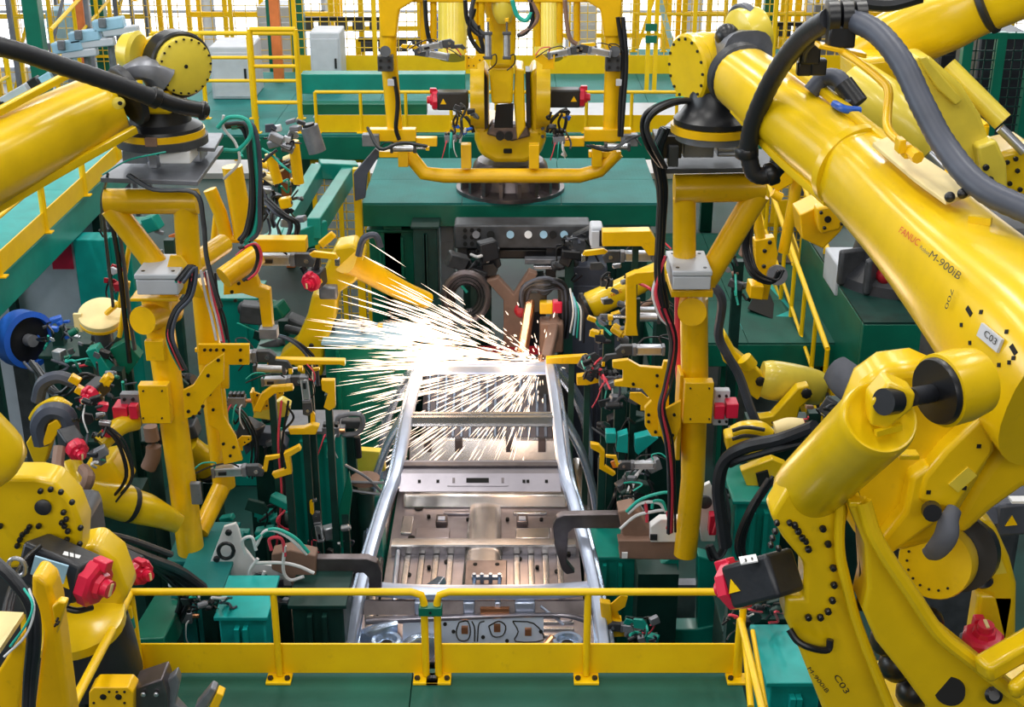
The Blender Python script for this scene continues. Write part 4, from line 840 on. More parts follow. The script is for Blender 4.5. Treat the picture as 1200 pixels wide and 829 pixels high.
# ---------------------------------------------------------------- centre robot on its platform
Cr = thing('industrial_robot', 'yellow robot facing us at top centre on the teal platform', 'robot', P(598, 222, 14.5))
cY = 14.6; cb_ = P(598, 218, 14.55); cb_.z = cpl_z = zc
MB().lathe(cb_, (0, 0, 1), [(.60, 0), (.60, .04), (.46, .08), (.40, .30), (.36, .34)], n=32).build('base', 'steel_dark', Cr)
for i in range(8):
    a_ = math.radians(200+i*20); MB().box(cb_+V((.49*math.cos(a_), .49*math.sin(a_), .12)), (.16, .04, .16), Matrix.Rotation(a_, 3, 'Z')).build('base_rib', 'steel_dark', Cr)
tr(Cr, 'turret', RY, [(556, 165), (562, 182), (580, 192), (616, 192), (634, 182), (640, 165), (640, 150), (556, 150)], 14.1, .9, .06, 3)
tr(Cr, 'column_left', RY, [(551, 88), (566, 80), (572, 90), (573, 150), (566, 168), (554, 150)], 14.1, .6, .04)
tr(Cr, 'column_right', RY, [(626, 80), (640, 86), (642, 150), (632, 168), (622, 150), (621, 90)], 14.1, .6, .04)
tr(Cr, 'side_seal', 'black', [(567, 84), (571, 92), (572, 150), (568, 152), (565, 110)], 14.05, .3, .0)
tr(Cr, 'side_seal', 'black', [(616, 84), (621, 84), (622, 150), (617, 150)], 14.05, .3, .0)
tr(Cr, 'lower_arm', RY, [(573, 78), (602, 78), (601, 122), (576, 122)], 13.95, .5, .03)
tr(Cr, 'upper_arm', RY, [(565, 0), (572, -10), (604, -10), (605, 40), (603, 80), (574, 80), (574, 40)], 13.9, .45, .05, 3)
tr(Cr, 'arm_end', RY, [(604, 80), (614, 82), (616, 150), (606, 165), (602, 120)], 14.0, .5, .02)
mb = MB(); ptube(mb, [(590, -12, 13.85, 15), (590, 14, 13.8, 13), (591, 26, 13.8, 8)], k=3, n=20); mb.build('arm_barrel', 'pale_yellow', Cr)
for x_ in (644, 552): MB().cyl(P(x_, 110, 14.2), P(x_+(-16 if x_ > 600 else 16), 110, 14.2), .36, n=30).build('shoulder_disc', RY, Cr)
q = MB()
for i in range(9): q.cyl(P(636, 88+i*9, 14.02), P(636, 88+i*9, 14.08), .02, n=6)
q.build('bolt', 'black', Cr, kind='stuff')
tr(Cr, 'cavity', 'hole', [(581, 124), (602, 122), (601, 150), (579, 150)], 13.96, .05, 0)
tr(Cr, 'gear_cover', 'steel_dark', [(576, 144), (618, 148), (622, 160), (600, 166), (570, 158)], 14.02, .2, .02)
for q_ in ((586, 160), (596, 160)): MB().lathe(P(*q_, 14.0), (0, -1, .3), [(.045, 0), (.045, .02)], n=12).build('port', 'hole', Cr)
MB().box(P(595, 177, 14.06), (.09, .03, .05)).build('slot', 'hole', Cr, bevel=.01)
mb_ = motor('black servo motor with red cap left of the centre robot', P(509, 117, 14.25), (1, 0, 0), L=.33, w=.19, cat='motor')
mb_ = motor('black servo motor with red cap right of the centre robot', P(683, 114, 14.25), (-1, 0, 0), L=.33, w=.19, cat='motor')
for s_ in (-1, 1): MB().tube(PP([(598+s_*66, 128, 14.1), (598+s_*58, 132, 14.05), (598+s_*48, 142, 14.0), (598+s_*43, 155, 14.0)]), .02).build('motor_cable', 'black', Cr)
# balancer tubes beside it
for x_, lab in ((530, 'left'), (643, 'right')):
    mb = MB(); mb.cyl(P(x_, -20, 15.6), P(x_, 68, 15.2), .16, n=24); tag(mb.build('balancer_cylinder', 'pale_yellow'), 'pale yellow vertical balancer cylinder behind the centre robot, %s side' % lab, 'cylinder')
# frame held by the centre robot
Cf = thing('tooling_fixture', 'yellow U-shaped pipe fixture in front of the centre robot', 'frame', P(598, 205, 13.7))
cy = 13.6
pipe(Cf, [(455, -15, cy, 11), (455, 60, cy, 10), (464, 165, cy, 9)]); pipe(Cf, [(718, -15, cy, 11), (719, 60, cy, 10), (715, 165, cy, 9)])
pipe(Cf, [(478, 180, cy, 8.5), (497, 203, cy, 8.5), (520, 206, cy, 8.5), (680, 206, cy, 8.5), (702, 200, cy, 8.5), (724, 178, cy, 8.5)], k=1)
for x_, s_ in ((452, 1), (720, -1)):
    tr(Cf, 'corner_gusset', 'tool_yellow', [(x_-10*s_, -12), (x_+42*s_, -12), (x_+32*s_, 2), (x_+16*s_, 12), (x_+12*s_, 44), (x_-6*s_, 44)], cy-.1, .18, .02)
    gbox(Cf, 'cross_arm', 'tool_yellow', min(x_-20*s_, x_+35*s_), max(x_-20*s_, x_+35*s_), 152, 166, cy-.1, .12)
    gbox(Cf, 'knuckle', 'tool_yellow', min(x_+14*s_, x_+26*s_), max(x_+14*s_, x_+26*s_), 174, 196, cy-.12, .14)
    k_ = gbox(Cf, 'tool_changer', 'dark_grey', x_-10, x_+8, 66, 84, cy-.22, .12); MB().lathe(P(x_, 61, cy-.2), (0, -1, .3), [(.05, 0), (.055, .05)], n=16).build('latch', 'dark_grey', Cf); boltgrid(k_, [(x_-6, 71), (x_+4, 71), (x_-6, 79), (x_+4, 79)], cy-.225, .016)
    gbox(Cf, 'sensor_box', 'mid_grey', *sorted((x_-28*s_, x_-8*s_)), 158, 172, cy-.15, .1)
    gbox(Cf, 'standoff', 'tool_yellow', *sorted((x_+88*s_, x_+100*s_)), 170, 198, cy-.12, .12)
    gbox(Cf, 'lateral_arm', 'tool_yellow', *sorted((x_+35*s_, x_+60*s_)), 162, 172, cy-.05, .1)
    gbox(Cf, 'foot_bar', 'tool_yellow', *sorted((x_-8*s_, x_+30*s_)), 178, 185, cy-.05, .1)
    gbox(Cf, 'name_plate', 'light_grey', x_+2, x_+10, 93, 101, cy-.2, .03)
tr(Cf, 'top_bar', 'tool_yellow', [(470, -14), (730, -14), (730, 3), (470, 3)], cy+.1, .15, .01)
for x_ in (488, 500, 548, 556, 622, 648, 668):
    pipe(Cf, [(x_+8, -10, cy+.15, 4), (x_+8, 42+(x_ % 7)*2, cy+.15, 4)], nm='hanger')
hoseset = [((498, 0), (500, 30), (504, 48), (512, 55), 'black'), ((545, 0), (548, 25), (560, 40), (575, 44), 'black'), ((556, -5), (552, 20), (562, 36), (572, 42), 'dark_grey'), ((622, 0), (624, 25), (616, 38), (606, 42), 'black'), ((618, -5), (630, 18), (622, 32), (610, 40), 'brown_cover'), ((662, 0), (664, 25), (668, 45), (676, 52), 'brown_cover'), ((600, 0), (606, 18), (616, 24), (624, 14), 'green_hose'), ((462, 90), (466, 120), (464, 150), (468, 164), 'black'), ((724, 20), (730, 70), (727, 120), (726, 160), 'black'), ((730, 20), (734, 70), (731, 120), (728, 160), 'rubber'), ((556, 10), (550, 40), (566, 62), (560, 30), 'black')]
hz_ = thing('cable_bundle', 'dark cables looping down over the centre robot fixture', 'cable', P(598, 30, 13.5))
for *l_, m_ in hoseset: MB().tube(PP([(a_, b_, cy-.18) for a_, b_ in l_]), .022, n=8).build('cable', m_, hz_)
# ============================================================ helpers for single things
def tt(name, label, cat, m, pts, Y, th, bevel=.006, group=None):
    mb = MB(); trace(mb, pts, Y, th); o = tag(mb.build(name, m, bevel=bevel), label, cat, group)
    if name.startswith(('locator', 'guard', 'hose_guard', 'weld_b', 'fixture_p', 'shield', 'box_arm', 'drop_arm', 'linkage')):
        c = sum((v.co for v in o.data.vertices), V())/len(o.data.vertices); zmin = min(v.co.z for v in o.data.vertices)
        MB().box((c.x, c.y+th*.2, (c.z+.0)/2), (.05, .05, c.z)).build('stem', 'dark_green', o)
    return o
def bb(name, label, cat, m, x0, x1, ytop, Y, dep, zbot=None, h=None, bevel=.01, group=None):
    mb = MB(); blk(mb, x0, x1, ytop, Y, dep, zbot=zbot, h=h); return tag(mb.build(name, m, bevel=bevel), label, cat, group)
def cables(name, label, sets, cat='cable', group=None):
    """sets: (list of (px,py,Y), radius px, material)"""
    t = thing(name, label, cat, P(*sets[0][0][0]), group)
    for l, r, m in sets:
        pts = PP(l); MB().tube(pts, [r*mpp(q) for q in pts], n=8, k=5).build('cable', m, t)
    return t
def bundle(name, label, path, n, rpx, spread, mats, seed=1, cat='cable'):
    rnd = random.Random(seed); s = []
    for i in range(n):
        dx, dy, dz = rnd.uniform(-spread, spread), rnd.uniform(-spread*.4, spread*.4), rnd.uniform(-.06, .06)
        s.append(([(a+dx*(.6+.4*rnd.random()*2), b+dy, c+dz) for a, b, c in path], rpx*rnd.uniform(.7, 1.2), mats[i % len(mats)]))
    return cables(name, label, s, cat)
# ============================================================ GREEN FIXTURES AND BASES
def ped(label, m, x0, x1, ytop, Y, dep, top_m=None, parts=()):
    t = thing('pedestal_block', label, 'base', (P((x0+x1)/2, ytop, Y).x, Y, 0))
    a = P(x0, ytop, Y); b = P(x1, ytop, Y); z = a.z
    MB().box(((a.x+b.x)/2, Y+dep/2, z/2), (b.x-a.x, dep, z)).build('body', m, t, bevel=.012)
    MB().box(((a.x+b.x)/2, Y+dep/2, z+.015), (b.x-a.x+.05, dep+.05, .03)).build('top_plate', top_m or m, t, bevel=.006)
    MB().box((a.x+.12, Y-.03, z*.5), (.03, .06, z*.96)).build('stiffener', m, t); MB().box((b.x-.12, Y-.03, z*.5), (.03, .06, z*.96)).build('stiffener', m, t)
    return t
ped('tall green fixture base with pale blue top left of the sparks', 'paint_green', 380, 474, 404, 11.4, .45, 'blue_pale')
ped('lower teal fixture base in front of the tall one, left of the car', 'paint_teal', 336, 400, 508, 9.6, .35, 'mid_grey')
ped('small dark green box base just above the left half of the low barrier', 'dark_green', 342, 402, 712, 7.6, .5)
ped('teal box base above the left barrier toe board beside the white gun', 'bright_teal', 256, 310, 726, 7.3, .45, 'bright_teal')
ped('dark green block base between the two left yellow posts', 'paint_green', 300, 345, 420, 11.8, .5)
ped('teal block base behind the clamps at centre left', 'paint_teal', 232, 300, 352, 13.0, .5)
ped('dark base beneath the blue wheel at the left edge', 'dark_green', 50, 118, 420, 9.9, .6)
ped('dark green base block far left behind the red-capped robot', 'dark_green', 100, 170, 520, 9.3, .4)
ped('teal base below the right tooling frame behind the brown box', 'paint_teal', 690, 745, 655, 9.0, .4)
ped('dark green base right of the car rear pillar', 'dark_green', 716, 748, 470, 11.2, .5)
ped('teal base block behind the hoses at the right', 'paint_teal', 862, 918, 590, 8.2, .5)
ped('dark green base in the right lower corner behind the robot shoulder', 'dark_green', 884, 935, 728, 6.6, .6)
ped('bright teal box at the bottom edge right of the barrier', 'bright_teal', 902, 962, 803, 6.0, .5, 'bright_teal')
ped('dark teal base behind the right barrier post', 'dark_green', 850, 905, 742, 7.6, .5)
# portal plate under the right frame
pt = thing('portal_stand', 'teal arch-shaped stand with open middle below the right tooling frame', 'stand', (P(810, 750, 8.75).x, 8.8, 0))
q = tr(pt, 'leg', 'paint_teal', [(772, 662), (796, 650), (792, 745), (795, 800), (772, 800)], 8.75, .14, .01)
q = tr(pt, 'leg', 'paint_teal', [(818, 652), (838, 658), (858, 690), (852, 800), (820, 800), (818, 745)], 8.75, .14, .01)
q = tr(pt, 'crosspiece', 'paint_teal', [(772, 735), (795, 738), (818, 738), (852, 730), (848, 800), (772, 800)], 8.73, .16, .01)
MB().box((P(805, 700, 9.2).x, 9.3, P(805, 690, 9.2).z/2), (.16, .1, P(805, 690, 9.2).z)).build('back_plate', 'mid_grey', pt)
MB().box((P(812, 780, 8.8).x, 8.85, P(812, 800, 8.8).z/2), (.5, .3, P(812, 800, 8.8).z)).build('foot', 'dark_green', pt)
# right platforms
a = P(862, 402, 13.2); b = P(992, 402, 13.2)
deck('robot_platform', 'dark green floor platform right of centre beneath the small robot', a.x-.9, b.x, 13.2, 17.0, a.z, .25, 'deck_green', 'paint_green', plate=1.3, posts=((a.x, 13.5), (b.x-.3, 13.5)))
s_ = thing('robot_stand', 'teal trapezoid stand with a dark opening on the right green platform', 'stand', (P(890, 370, 14).x, 14.2, a.z))
mb = MB(); mb.plate([P(848, 386, 13.6), P(915, 386, 13.6), P(930, 366, 14.1), P(905, 325, 15.2), P(880, 330, 15.2), P(850, 360, 14.4)], (0, 0, -.10)); mb.build('top', 'bright_teal', s_, bevel=.01)
mb = MB(); mb.plate([P(876, 362, 14.1), P(905, 374, 13.9), P(912, 368, 14.1), P(898, 335, 14.9), P(888, 338, 14.9)], (0, 0, .004)); mb.build('opening', 'hole', s_)
a = P(1012, 402, 12.0); zt = P(1060, 378, 12.2).z
deck('robot_platform', 'tall dark green block platform under the black robot base at right', P(1012, 380, 12.2).x, P(1200, 380, 12.2).x, 12.2, 15.2, zt, .9, 'dark_green', 'paint_green', plate=1.5, posts=((3.6, 12.5), (5.1, 12.5)))
rz = PZ(945, 330, 2.0)
def stair(label, p0, p1, h, n):
    t = thing('stair_railing', label, 'railing', p0)
    up = V((0, 0, h)); d = V(p1)-V(p0)
    MB().tube([V(p0)+up, V(p1)+up], .028, k=1).build('top_rail', 'rail_yellow', t); MB().tube([V(p0)+up*.45, V(p1)+up*.45], .02, k=1).build('mid_rail', 'rail_yellow', t)
    for i in range(n+1): q = V(p0)+d*(i/n); MB().tube([q, q+up], .024, k=1).build('post', 'rail_yellow', t)
    MB().beam(V(p0)+V((0, 0, .1)), V(p1)+V((0, 0, .1)), .02, .2, up=(0, 0, 1)).build('toe_board', 'rail_yellow', t)
s0 = P(958, 395, 13.9); s1 = P(992, 455, 12.35)
stair('yellow stair railing descending toward us between the two right platforms, near side', (3.05, 16.2, 1.75), (3.1, 12.3, .9), 1.0, 7)
stair('yellow stair railing behind the nearer one between the right platforms', (3.45, 16.0, 1.75), (3.5, 12.6, .9), 1.0, 6)
st_ = thing('stair', 'dark steel steps between the two stair railings at right', 'stairs', (3.28, 14, 0))
for i in range(9): MB().box((3.28, 15.9-i*.45, 1.6-i*.11), (.36, .3, .04)).build('tread', 'dark_grey', st_)
for x_ in (3.12, 3.44): MB().beam((x_, 16.1, 1.62), (x_, 12.2, .67), .04, .16).build('stringer', 'rail_yellow', st_)
MB().box((3.28, 16.1, .8), (.36, .06, 1.6)).build('support', 'dark_green', st_)
# base robot on right block
rb_ = thing('industrial_robot', 'robot with round yellow turret on a black cast base, mostly hidden by the forearm', 'robot', P(1062, 350, 13.4))
bz = V((P(1062, 350, 13.2).x, 13.5, zt))
MB().lathe(bz, (0, 0, 1), [(.72, 0), (.70, .1), (.52, .25), (.46, .55), (.55, .62)], n=28).build('base', 'motor_black', rb_)
for a_ in range(200, 350, 28):
    MB().box(bz+V((.6*math.cos(math.radians(a_)), .6*math.sin(math.radians(a_)), .2)), (.34, .08, .38), Matrix.Rotation(math.radians(a_), 3, 'Z')).build('base_rib', 'dark_grey', rb_, bevel=.03)
MB().lathe(bz+V((0, 0, .63)), (0, 0, 1), [(.52, 0), (.52, .10), (.47, .12), (.47, .55), (.40, .6)], n=32).build('turret', RY, rb_)
MB().ball(bz+V((-.3, -.5, .2)), .10).build('connector_plug', 'red_dark', rb_)
MB().box(P(1000, 318, 13.6), (.5, .6, .35)).build('cabinet', 'light_grey', rb_, bevel=.02)
# rear right robot arms
r2 = thing('industrial_robot', 'second yellow robot behind the front right one, arm rising to the corner', 'robot', P(1140, 250, 8.5))
MB().loft(st([(1003, 68, 8.9, 36, 28), (1045, 50, 8.8, 42, 36), (1110, 22, 8.6, 36, 38), (1150, 6, 8.5, 30, 34), (1230, -25, 8.3, 32, 34)]), n=26, e=2.6).build('upper_arm', RY, r2, sharp=50)
MB().lathe(P(1152, 8, 8.48), P(1230, -25, 8.3)-P(1152, 8, 8.48), [(.165, 0), (.18, .01), (.18, .04), (.16, .05)], n=28).build('joint_ring', 'rubber', r2)
t2 = MB().loft(st([(1000, 100, 8.2, 32, 30), (1040, 130, 8.0, 34, 32), (1075, 165, 7.9, 28, 28), (1090, 180, 7.85, 18, 18)]), n=24, e=2.2).build('balancer_barrel', 'pale_yellow', r2)
MB().cyl(P(1088, 178, 7.85), P(1108, 198, 7.8), .035, n=14).build('piston_rod', 'alu', r2)
tr(r2, 'link_arm', 'pale_yellow', [(1072, 68), (1090, 66), (1128, 100), (1150, 135), (1168, 190), (1172, 225), (1150, 215), (1118, 180), (1092, 130)], 8.0, .3, .03, 4)
tr(r2, 'link_rib', 'pale_yellow', [(1076, 68), (1086, 66), (1128, 118), (1120, 124), (1098, 104)], 7.96, .05, .01)
tr(r2, 'elbow_casting', RY, [(1000, 70), (1070, 62), (1080, 95), (1068, 130), (1030, 120), (1000, 110)], 8.4, .4, .04)
mb = MB(); ptube(mb, [(1110, 78, 8.3, 12), (1175, 143, 8.1, 12)], k=1, n=22); mb.build('balancer_cylinder', 'pale_yellow', r2)
MB().cyl(P(1172, 150, 8.1), P(1200, 178, 8.05), .03, n=12).build('piston_rod', 'alu', r2)
tr(r2, 'shoulder', RY, [(1170, 180), (1215, 170), (1215, 260), (1180, 250), (1165, 215)], 8.1, .4, .03)
tr(r2, 'shoulder_lug', 'pale_yellow', [(1145, 172), (1168, 164), (1180, 192), (1182, 225), (1160, 235), (1150, 200)], 7.9, .15, .02)
oncam_bolts(r2, [(1180, 190), (1192, 200), (1183, 215), (1195, 222), (1190, 186), (1198, 240), (1186, 236)], 8.08, 3)
oncam_bolts(r2, [(1160, 210), (1170, 222), (1155, 196)], 7.88, 4)
MB().box((P(1180, 260, 8.4).x, 8.5, P(1180, 260, 8.4).z/2), (.7, .6, P(1180, 260, 8.4).z)).build('pedestal', 'dark_grey', r2, bevel=.05)
cables('dress_hose', 'black flat hose across the top edge above the rear right robot arm', [([(1000, 2, 8.0), (1040, 6, 8.0), (1080, -4, 8.0)], 8, 'rubber')], 'hose')
# suspended bracket block left of forearm (yellow with bolt face)
kb = thing('gripper_block', 'yellow angular block with bolted flange under the right forearm', 'bracket', P(965, 270, 9.5))
tr(kb, 'body', 'tool_yellow', [(937, 252), (962, 240), (998, 248), (985, 272), (965, 292), (940, 280)], 9.6, .3, .012)
fl_ = tr(kb, 'flange', 'tool_yellow', [(957, 244), (978, 240), (990, 258), (985, 270), (962, 275), (958, 262)], 9.45, .12, .02)
oncam_bolts(fl_, [(962, 249), (966, 267), (986, 262)], 9.44, 2.2)
MB().lathe(P(970, 257, 9.44), (0, -1, 0), [(.025, 0), (.025, .012)], n=14).build('bore', 'hole', fl_)
# yellow tubes behind right frame
ys = thing('tooling_fixture', 'yellow pipe fixture with bolted plate behind the right tooling frame', 'frame', P(890, 290, 11.5))
pipe(ys, [(940, 185, 11.5, 6.5), (918, 296, 11.5, 6.5)]); pipe(ys, [(886, 250, 11.4, 6), (893, 290, 11.4, 6)])
k_ = tr(ys, 'bolt_plate', 'tool_yellow', [(884, 282), (908, 278), (912, 298), (905, 330), (900, 352), (882, 350), (886, 320)], 11.35, .12, .01)
oncam_bolts(k_, [(896, 294), (895, 312), (902, 284), (893, 336)], 11.34, 2.6)
tr(ys, 'upper_bracket', 'tool_yellow', [(896, 200), (928, 198), (930, 215), (912, 225), (898, 215)], 11.3, .2, .01)
tr(ys, 'foot', 'tool_yellow', [(880, 335), (896, 336), (894, 352), (878, 350)], 11.2, .2, .01)
pipe(ys, [(905, 226, 11.3, 5), (915, 232, 11.3, 6)]); MB().lathe(P(910, 322, 11.3), (0, -1, .2), [(.09, 0), (.09, .05)], n=16).build('wheel', 'mid_grey', ys)
bundle('cable_bundle', 'tangled black cables around the bolted plate behind the right frame', [(880, 255, 11.2), (874, 290, 11.2), (884, 320, 11.1), (905, 330, 11.1), (915, 318, 11.1)], 7, 1.6, 6, ['black', 'rubber', 'black', 'dark_grey'], 3)
# ============================================================ BACKGROUND
def fence(label, x0, x1, Y, z0, z1, n, pitch=.13, m='wire_yellow', pm='rail_yellow', kick=.0, r=.03):
    t = thing('mesh_fence', label, 'fence', ((x0+x1)/2, Y, z0))
    for i in range(n+1):
        x = x0+(x1-x0)*i/n; MB().box((x, Y, (z0+z1)/2), (r*2, r*2, z1-z0)).build('post', pm, t)
    for z in (z0+.04, z1-.04, z0+(z1-z0)*.5): MB().box(((x0+x1)/2, Y, z), (x1-x0, r*1.3, r*1.3)).build('rail', pm, t)
    if kick: MB().box(((x0+x1)/2, Y-.03, z0+kick/2), (x1-x0, .015, kick)).build('kick_plate', pm, t)
    w_ = MB(); k = int((x1-x0)/pitch)
    for i in range(1, k): w_.box((x0+(x1-x0)*i/k, Y, (z0+z1)/2), (.012, .012, z1-z0))
    for j in range(1, int((z1-z0)/pitch)): w_.box(((x0+x1)/2, Y, z0+j*pitch), (x1-x0, .012, .012))
    w_.build('wire_mesh', m, t, kind='stuff'); return t
fence('yellow mesh fence with kick plate along the far edge of the catwalk', -3.3, 5.2, 20.9, DZ, DZ+2.3, 7, kick=.28)
fence('yellow mesh fence far behind at the left, above the white machines', -9.5, -3.6, 22.5, 1.2, 4.6, 6, pitch=.18)
fence('yellow mesh fence far behind at right beyond the stacked grey cabinets', 5.3, 11, 24.0, 0.5, 4.4, 5, pitch=.18)
fence('low yellow mesh fence below the catwalk left of the centre platform', P(370, 180, 17.6).x, P(430, 180, 17.6).x, 17.3, 0, DZ-.4, 2, pitch=.12)
fence('low yellow mesh guard seen below the right robot wrist', P(915, 240, 16).x, P(985, 240, 16).x, 17.2, 0, 3.3, 2, pitch=.12, kick=.0)
MB_y = tt('safety_shield', 'solid yellow angular guard panel behind the gripper block', 'panel', 'tool_yellow', [(905, 236), (955, 232), (962, 240), (962, 258), (940, 266), (902, 262)], 17.0, .04)
fence('tall dark green mesh fence at the right edge of the hall', P(1150, 100, 14).x, P(1230, 100, 14).x, 14.6, 0, 4.6, 2, pitch=.10, m='dark_green', pm='paint_green', r=.05)
fence('grey mesh fence panels at the left edge below the walkway', -5.6, WX-.35, 11.0, 0, 2.9, 3, pitch=.10, m='wire_grey', pm='dark_green', r=.04)
# glazed bright partition behind left fence
gp_ = thing('glazed_partition', 'pale glazed partition panels beyond the left mesh fence', 'partition', (-6, 13.6, 0))
for i in range(3):
    MB().box((-6.8+i*1.0, 13.6, 1.5), (.94, .05, 2.9)).build('panel', 'light_grey', gp_); MB().box((-6.32+i*1.0, 13.55, 1.5), (.08, .1, 3.0)).build('mullion', 'dark_green', gp_)
MB().box((P(69, 303, 13.4).x, 13.5, P(69, 303, 13.4).z), (.22, .02, .3)).build('notice', 'red', gp_)
# rear yellow frames
def gantry(label, x, Y, w_, h, z0=0.1, m='rail_yellow', n=3, diag=True, dep=.9, r=.09, rails=3, name='machine_frame'):
    t = thing(name, label, 'frame', (x, Y, z0))
    for i in range(n+1):
        xx = x-w_/2+w_*i/n; MB().box((xx, Y, z0+h/2), (r, r, h)).build('upright', m, t)
    for i in (0, n):
        xx = x-w_/2+w_*i/n; MB().box((xx, Y+dep, z0+h/2), (r, r, h)).build('upright', m, t); MB().box((xx, Y+dep/2, z0+h), (r, dep, r)).build('side_beam', m, t)
    for j in range(1, rails+1): MB().box((x, Y-.01, z0+h*j/rails), (w_+r, r*.9, r*.9)).build('beam', m, t)
    if diag:
        for i in range(n): 
            xx = x-w_/2+w_*i/n; s1 = (i % 2)*h*.5; MB().beam((xx, Y-.02, z0+s1+.1), (xx+w_/n, Y-.02, z0+h*.5+s1-.1), r*.6, r*.6).build('brace', m, t)
    return t
gantry('yellow machine frame far back at left end of the hall', -8.2, 25, 3.2, 4.6, n=4)
gantry('yellow machine frame far back behind the white machine at left', -4.8, 26.5, 2.8, 4.8, n=4, diag=False, rails=5)
gantry('yellow machine frame far back left of the centre robot', -1.9, 24.5, 2.6, 4.4, n=5, rails=6, diag=False)
gantry('yellow machine frame far back right of the centre robot', 1.7, 25.5, 2.4, 4.4, n=4, rails=5)
gantry('yellow machine frame far back between centre and right wrist', 4.2, 24.8, 2.2, 4.4, n=5, rails=7, diag=False)
gantry('yellow machine frame far back above the right wrist', 6.8, 26.5, 2.6, 4.8, n=6, rails=5)
gantry('yellow machine frame far back at right end of the hall', 9.6, 25.5, 2.6, 4.6, n=4)
gantry('slim grey machine frame far back at the left edge', -7.4, 24.0, 1.6, 4.0, m='mid_grey', n=2, r=.06)
gantry('blue-grey scaffold at the top left corner', P(30, 80, 20).x, 20.5, 1.7, 5.0, m='mid_grey', n=2, dep=1.5, r=.07)
for i, (x_, Y_, lab) in enumerate(((22, 17, 'at the top left corner'), (106, 22, 'behind the light blue clamps'), (314, 21, 'right of the white machine'), (343, 20.6, 'beside the teal box beam'), (908, 22, 'above the right robot wrist'))):
    a = P(x_, 60, Y_); Y_ += .7; MB_ = MB().box((a.x, Y_, 3.0), (.2, .2, 6.0)); tag(MB_.build('steel_column', 'paint_green', bevel=.01), 'dark green steel column '+lab, 'column')
for i, (x_, Y_, lab) in enumerate(((99, 21.6, 'beside a green column behind the light blue clamps'), (325, 20.3, 'touching the green column right of the white machine'))):
    a = P(x_, 60, Y_); tag(MB().box((a.x, Y_, 2.8), (.14, .14, 5.6)).build('steel_column', 'orange', bevel=.01), 'orange column '+lab, 'column')
def cabinet(label, m, x0, x1, ytop, Y, dep, zb, name='control_cabinet', cat='cabinet', door=True):
    a = P(x0, ytop, Y); b = P(x1, ytop, Y); t = thing(name, label, cat, ((a.x+b.x)/2, Y+dep/2, zb))
    MB().box(((a.x+b.x)/2, Y+dep/2, (a.z+zb)/2), (b.x-a.x, dep, a.z-zb)).build('body', m, t, bevel=.02)
    MB().box(((a.x+b.x)/2, Y-.01, (a.z+zb)/2-.02), ((b.x-a.x)*.86, .02, (a.z-zb)*.84)).build('door', m, t, bevel=.005)
    MB().box(((a.x+b.x)/2+(b.x-a.x)*.33, Y-.03, (a.z+zb)/2), (.03, .02, .14)).build('handle', 'black', t)
    return t
cabinet('pale grey boxy machine behind railing right of the left robot wrist', 'light_grey', 244, 294, 55, 19.0, .8, DZ+.002, 'welding_machine', 'machine')
cabinet('grey control cabinet behind the teal beam at upper left of centre', 'light_grey', 362, 398, 38, 19.4, .6, DZ+.002)
cabinet('tall black cabinet stack at the right behind the green mesh fence', 'motor_black', 1150, 1210, 40, 15.2, .8, 0)
cabinet('black cabinet left of the tall stack at upper right', 'black', 1105, 1128, 36, 19.0, .6, 0)
cabinet('white cabinet beyond railing at upper right', 'white', 1060, 1100, 45, 21.0, .6, 0)
cabinet('pale machine far behind right of the centre robot', 'light_grey', 670, 700, 6, 22.5, .6, .1, 'welding_machine', 'machine')
cabinet('grey machine far behind the right side mesh fence', 'mid_grey', 955, 990, 5, 22, .6, .1, 'welding_machine', 'machine')
cabinet('pale blue machine far behind the left yellow frames', 'blue_pale', 52, 92, 12, 23, .8, .1, 'welding_machine', 'machine')
cabinet('light grey machine far behind the mesh left of the teal beam', 'light_grey', 300, 345, 8, 25, .8, .1, 'welding_machine', 'machine')
cabinet('blue machine behind the mesh left of the centre robot', 'blue', 508, 524, 20, 22, .5, .1, 'welding_machine', 'machine')
tag(MB().beam(P(757, -60, 21.4), P(790, 62, 21.3), .08, .05).build('strap', 'blue_pale'), 'light blue slanted strap behind the mesh left of the right wrist', 'strap')
# distant conveyors with dark bars
for i, (x_, y_, lab) in enumerate(((400, 22, 'upper, left of the centre robot'), (470, 46, 'lower, left of the centre robot'), (960, 28, 'at upper right above the hose'))):
    t = thing('overhead_conveyor', 'dark conveyor bar with hanging blocks, '+lab, 'conveyor', P(x_, y_, 23))
    a = P(x_-50, y_, 23); b = P(x_+50, y_, 23); MB().box(((a.x+b.x)/2, 23, a.z), (b.x-a.x, .1, .06)).build('rail', 'black', t)
    for k in range(5): MB().box((a.x+(b.x-a.x)*(k+.5)/5, 23, a.z-.12), (.2, .1, .16)).build('carrier', 'dark_grey', t)
    for k in (0, 1): MB().box((a.x+(b.x-a.x)*k, 23, a.z/2), (.08, .08, a.z)).build('support', 'rail_yellow', t)
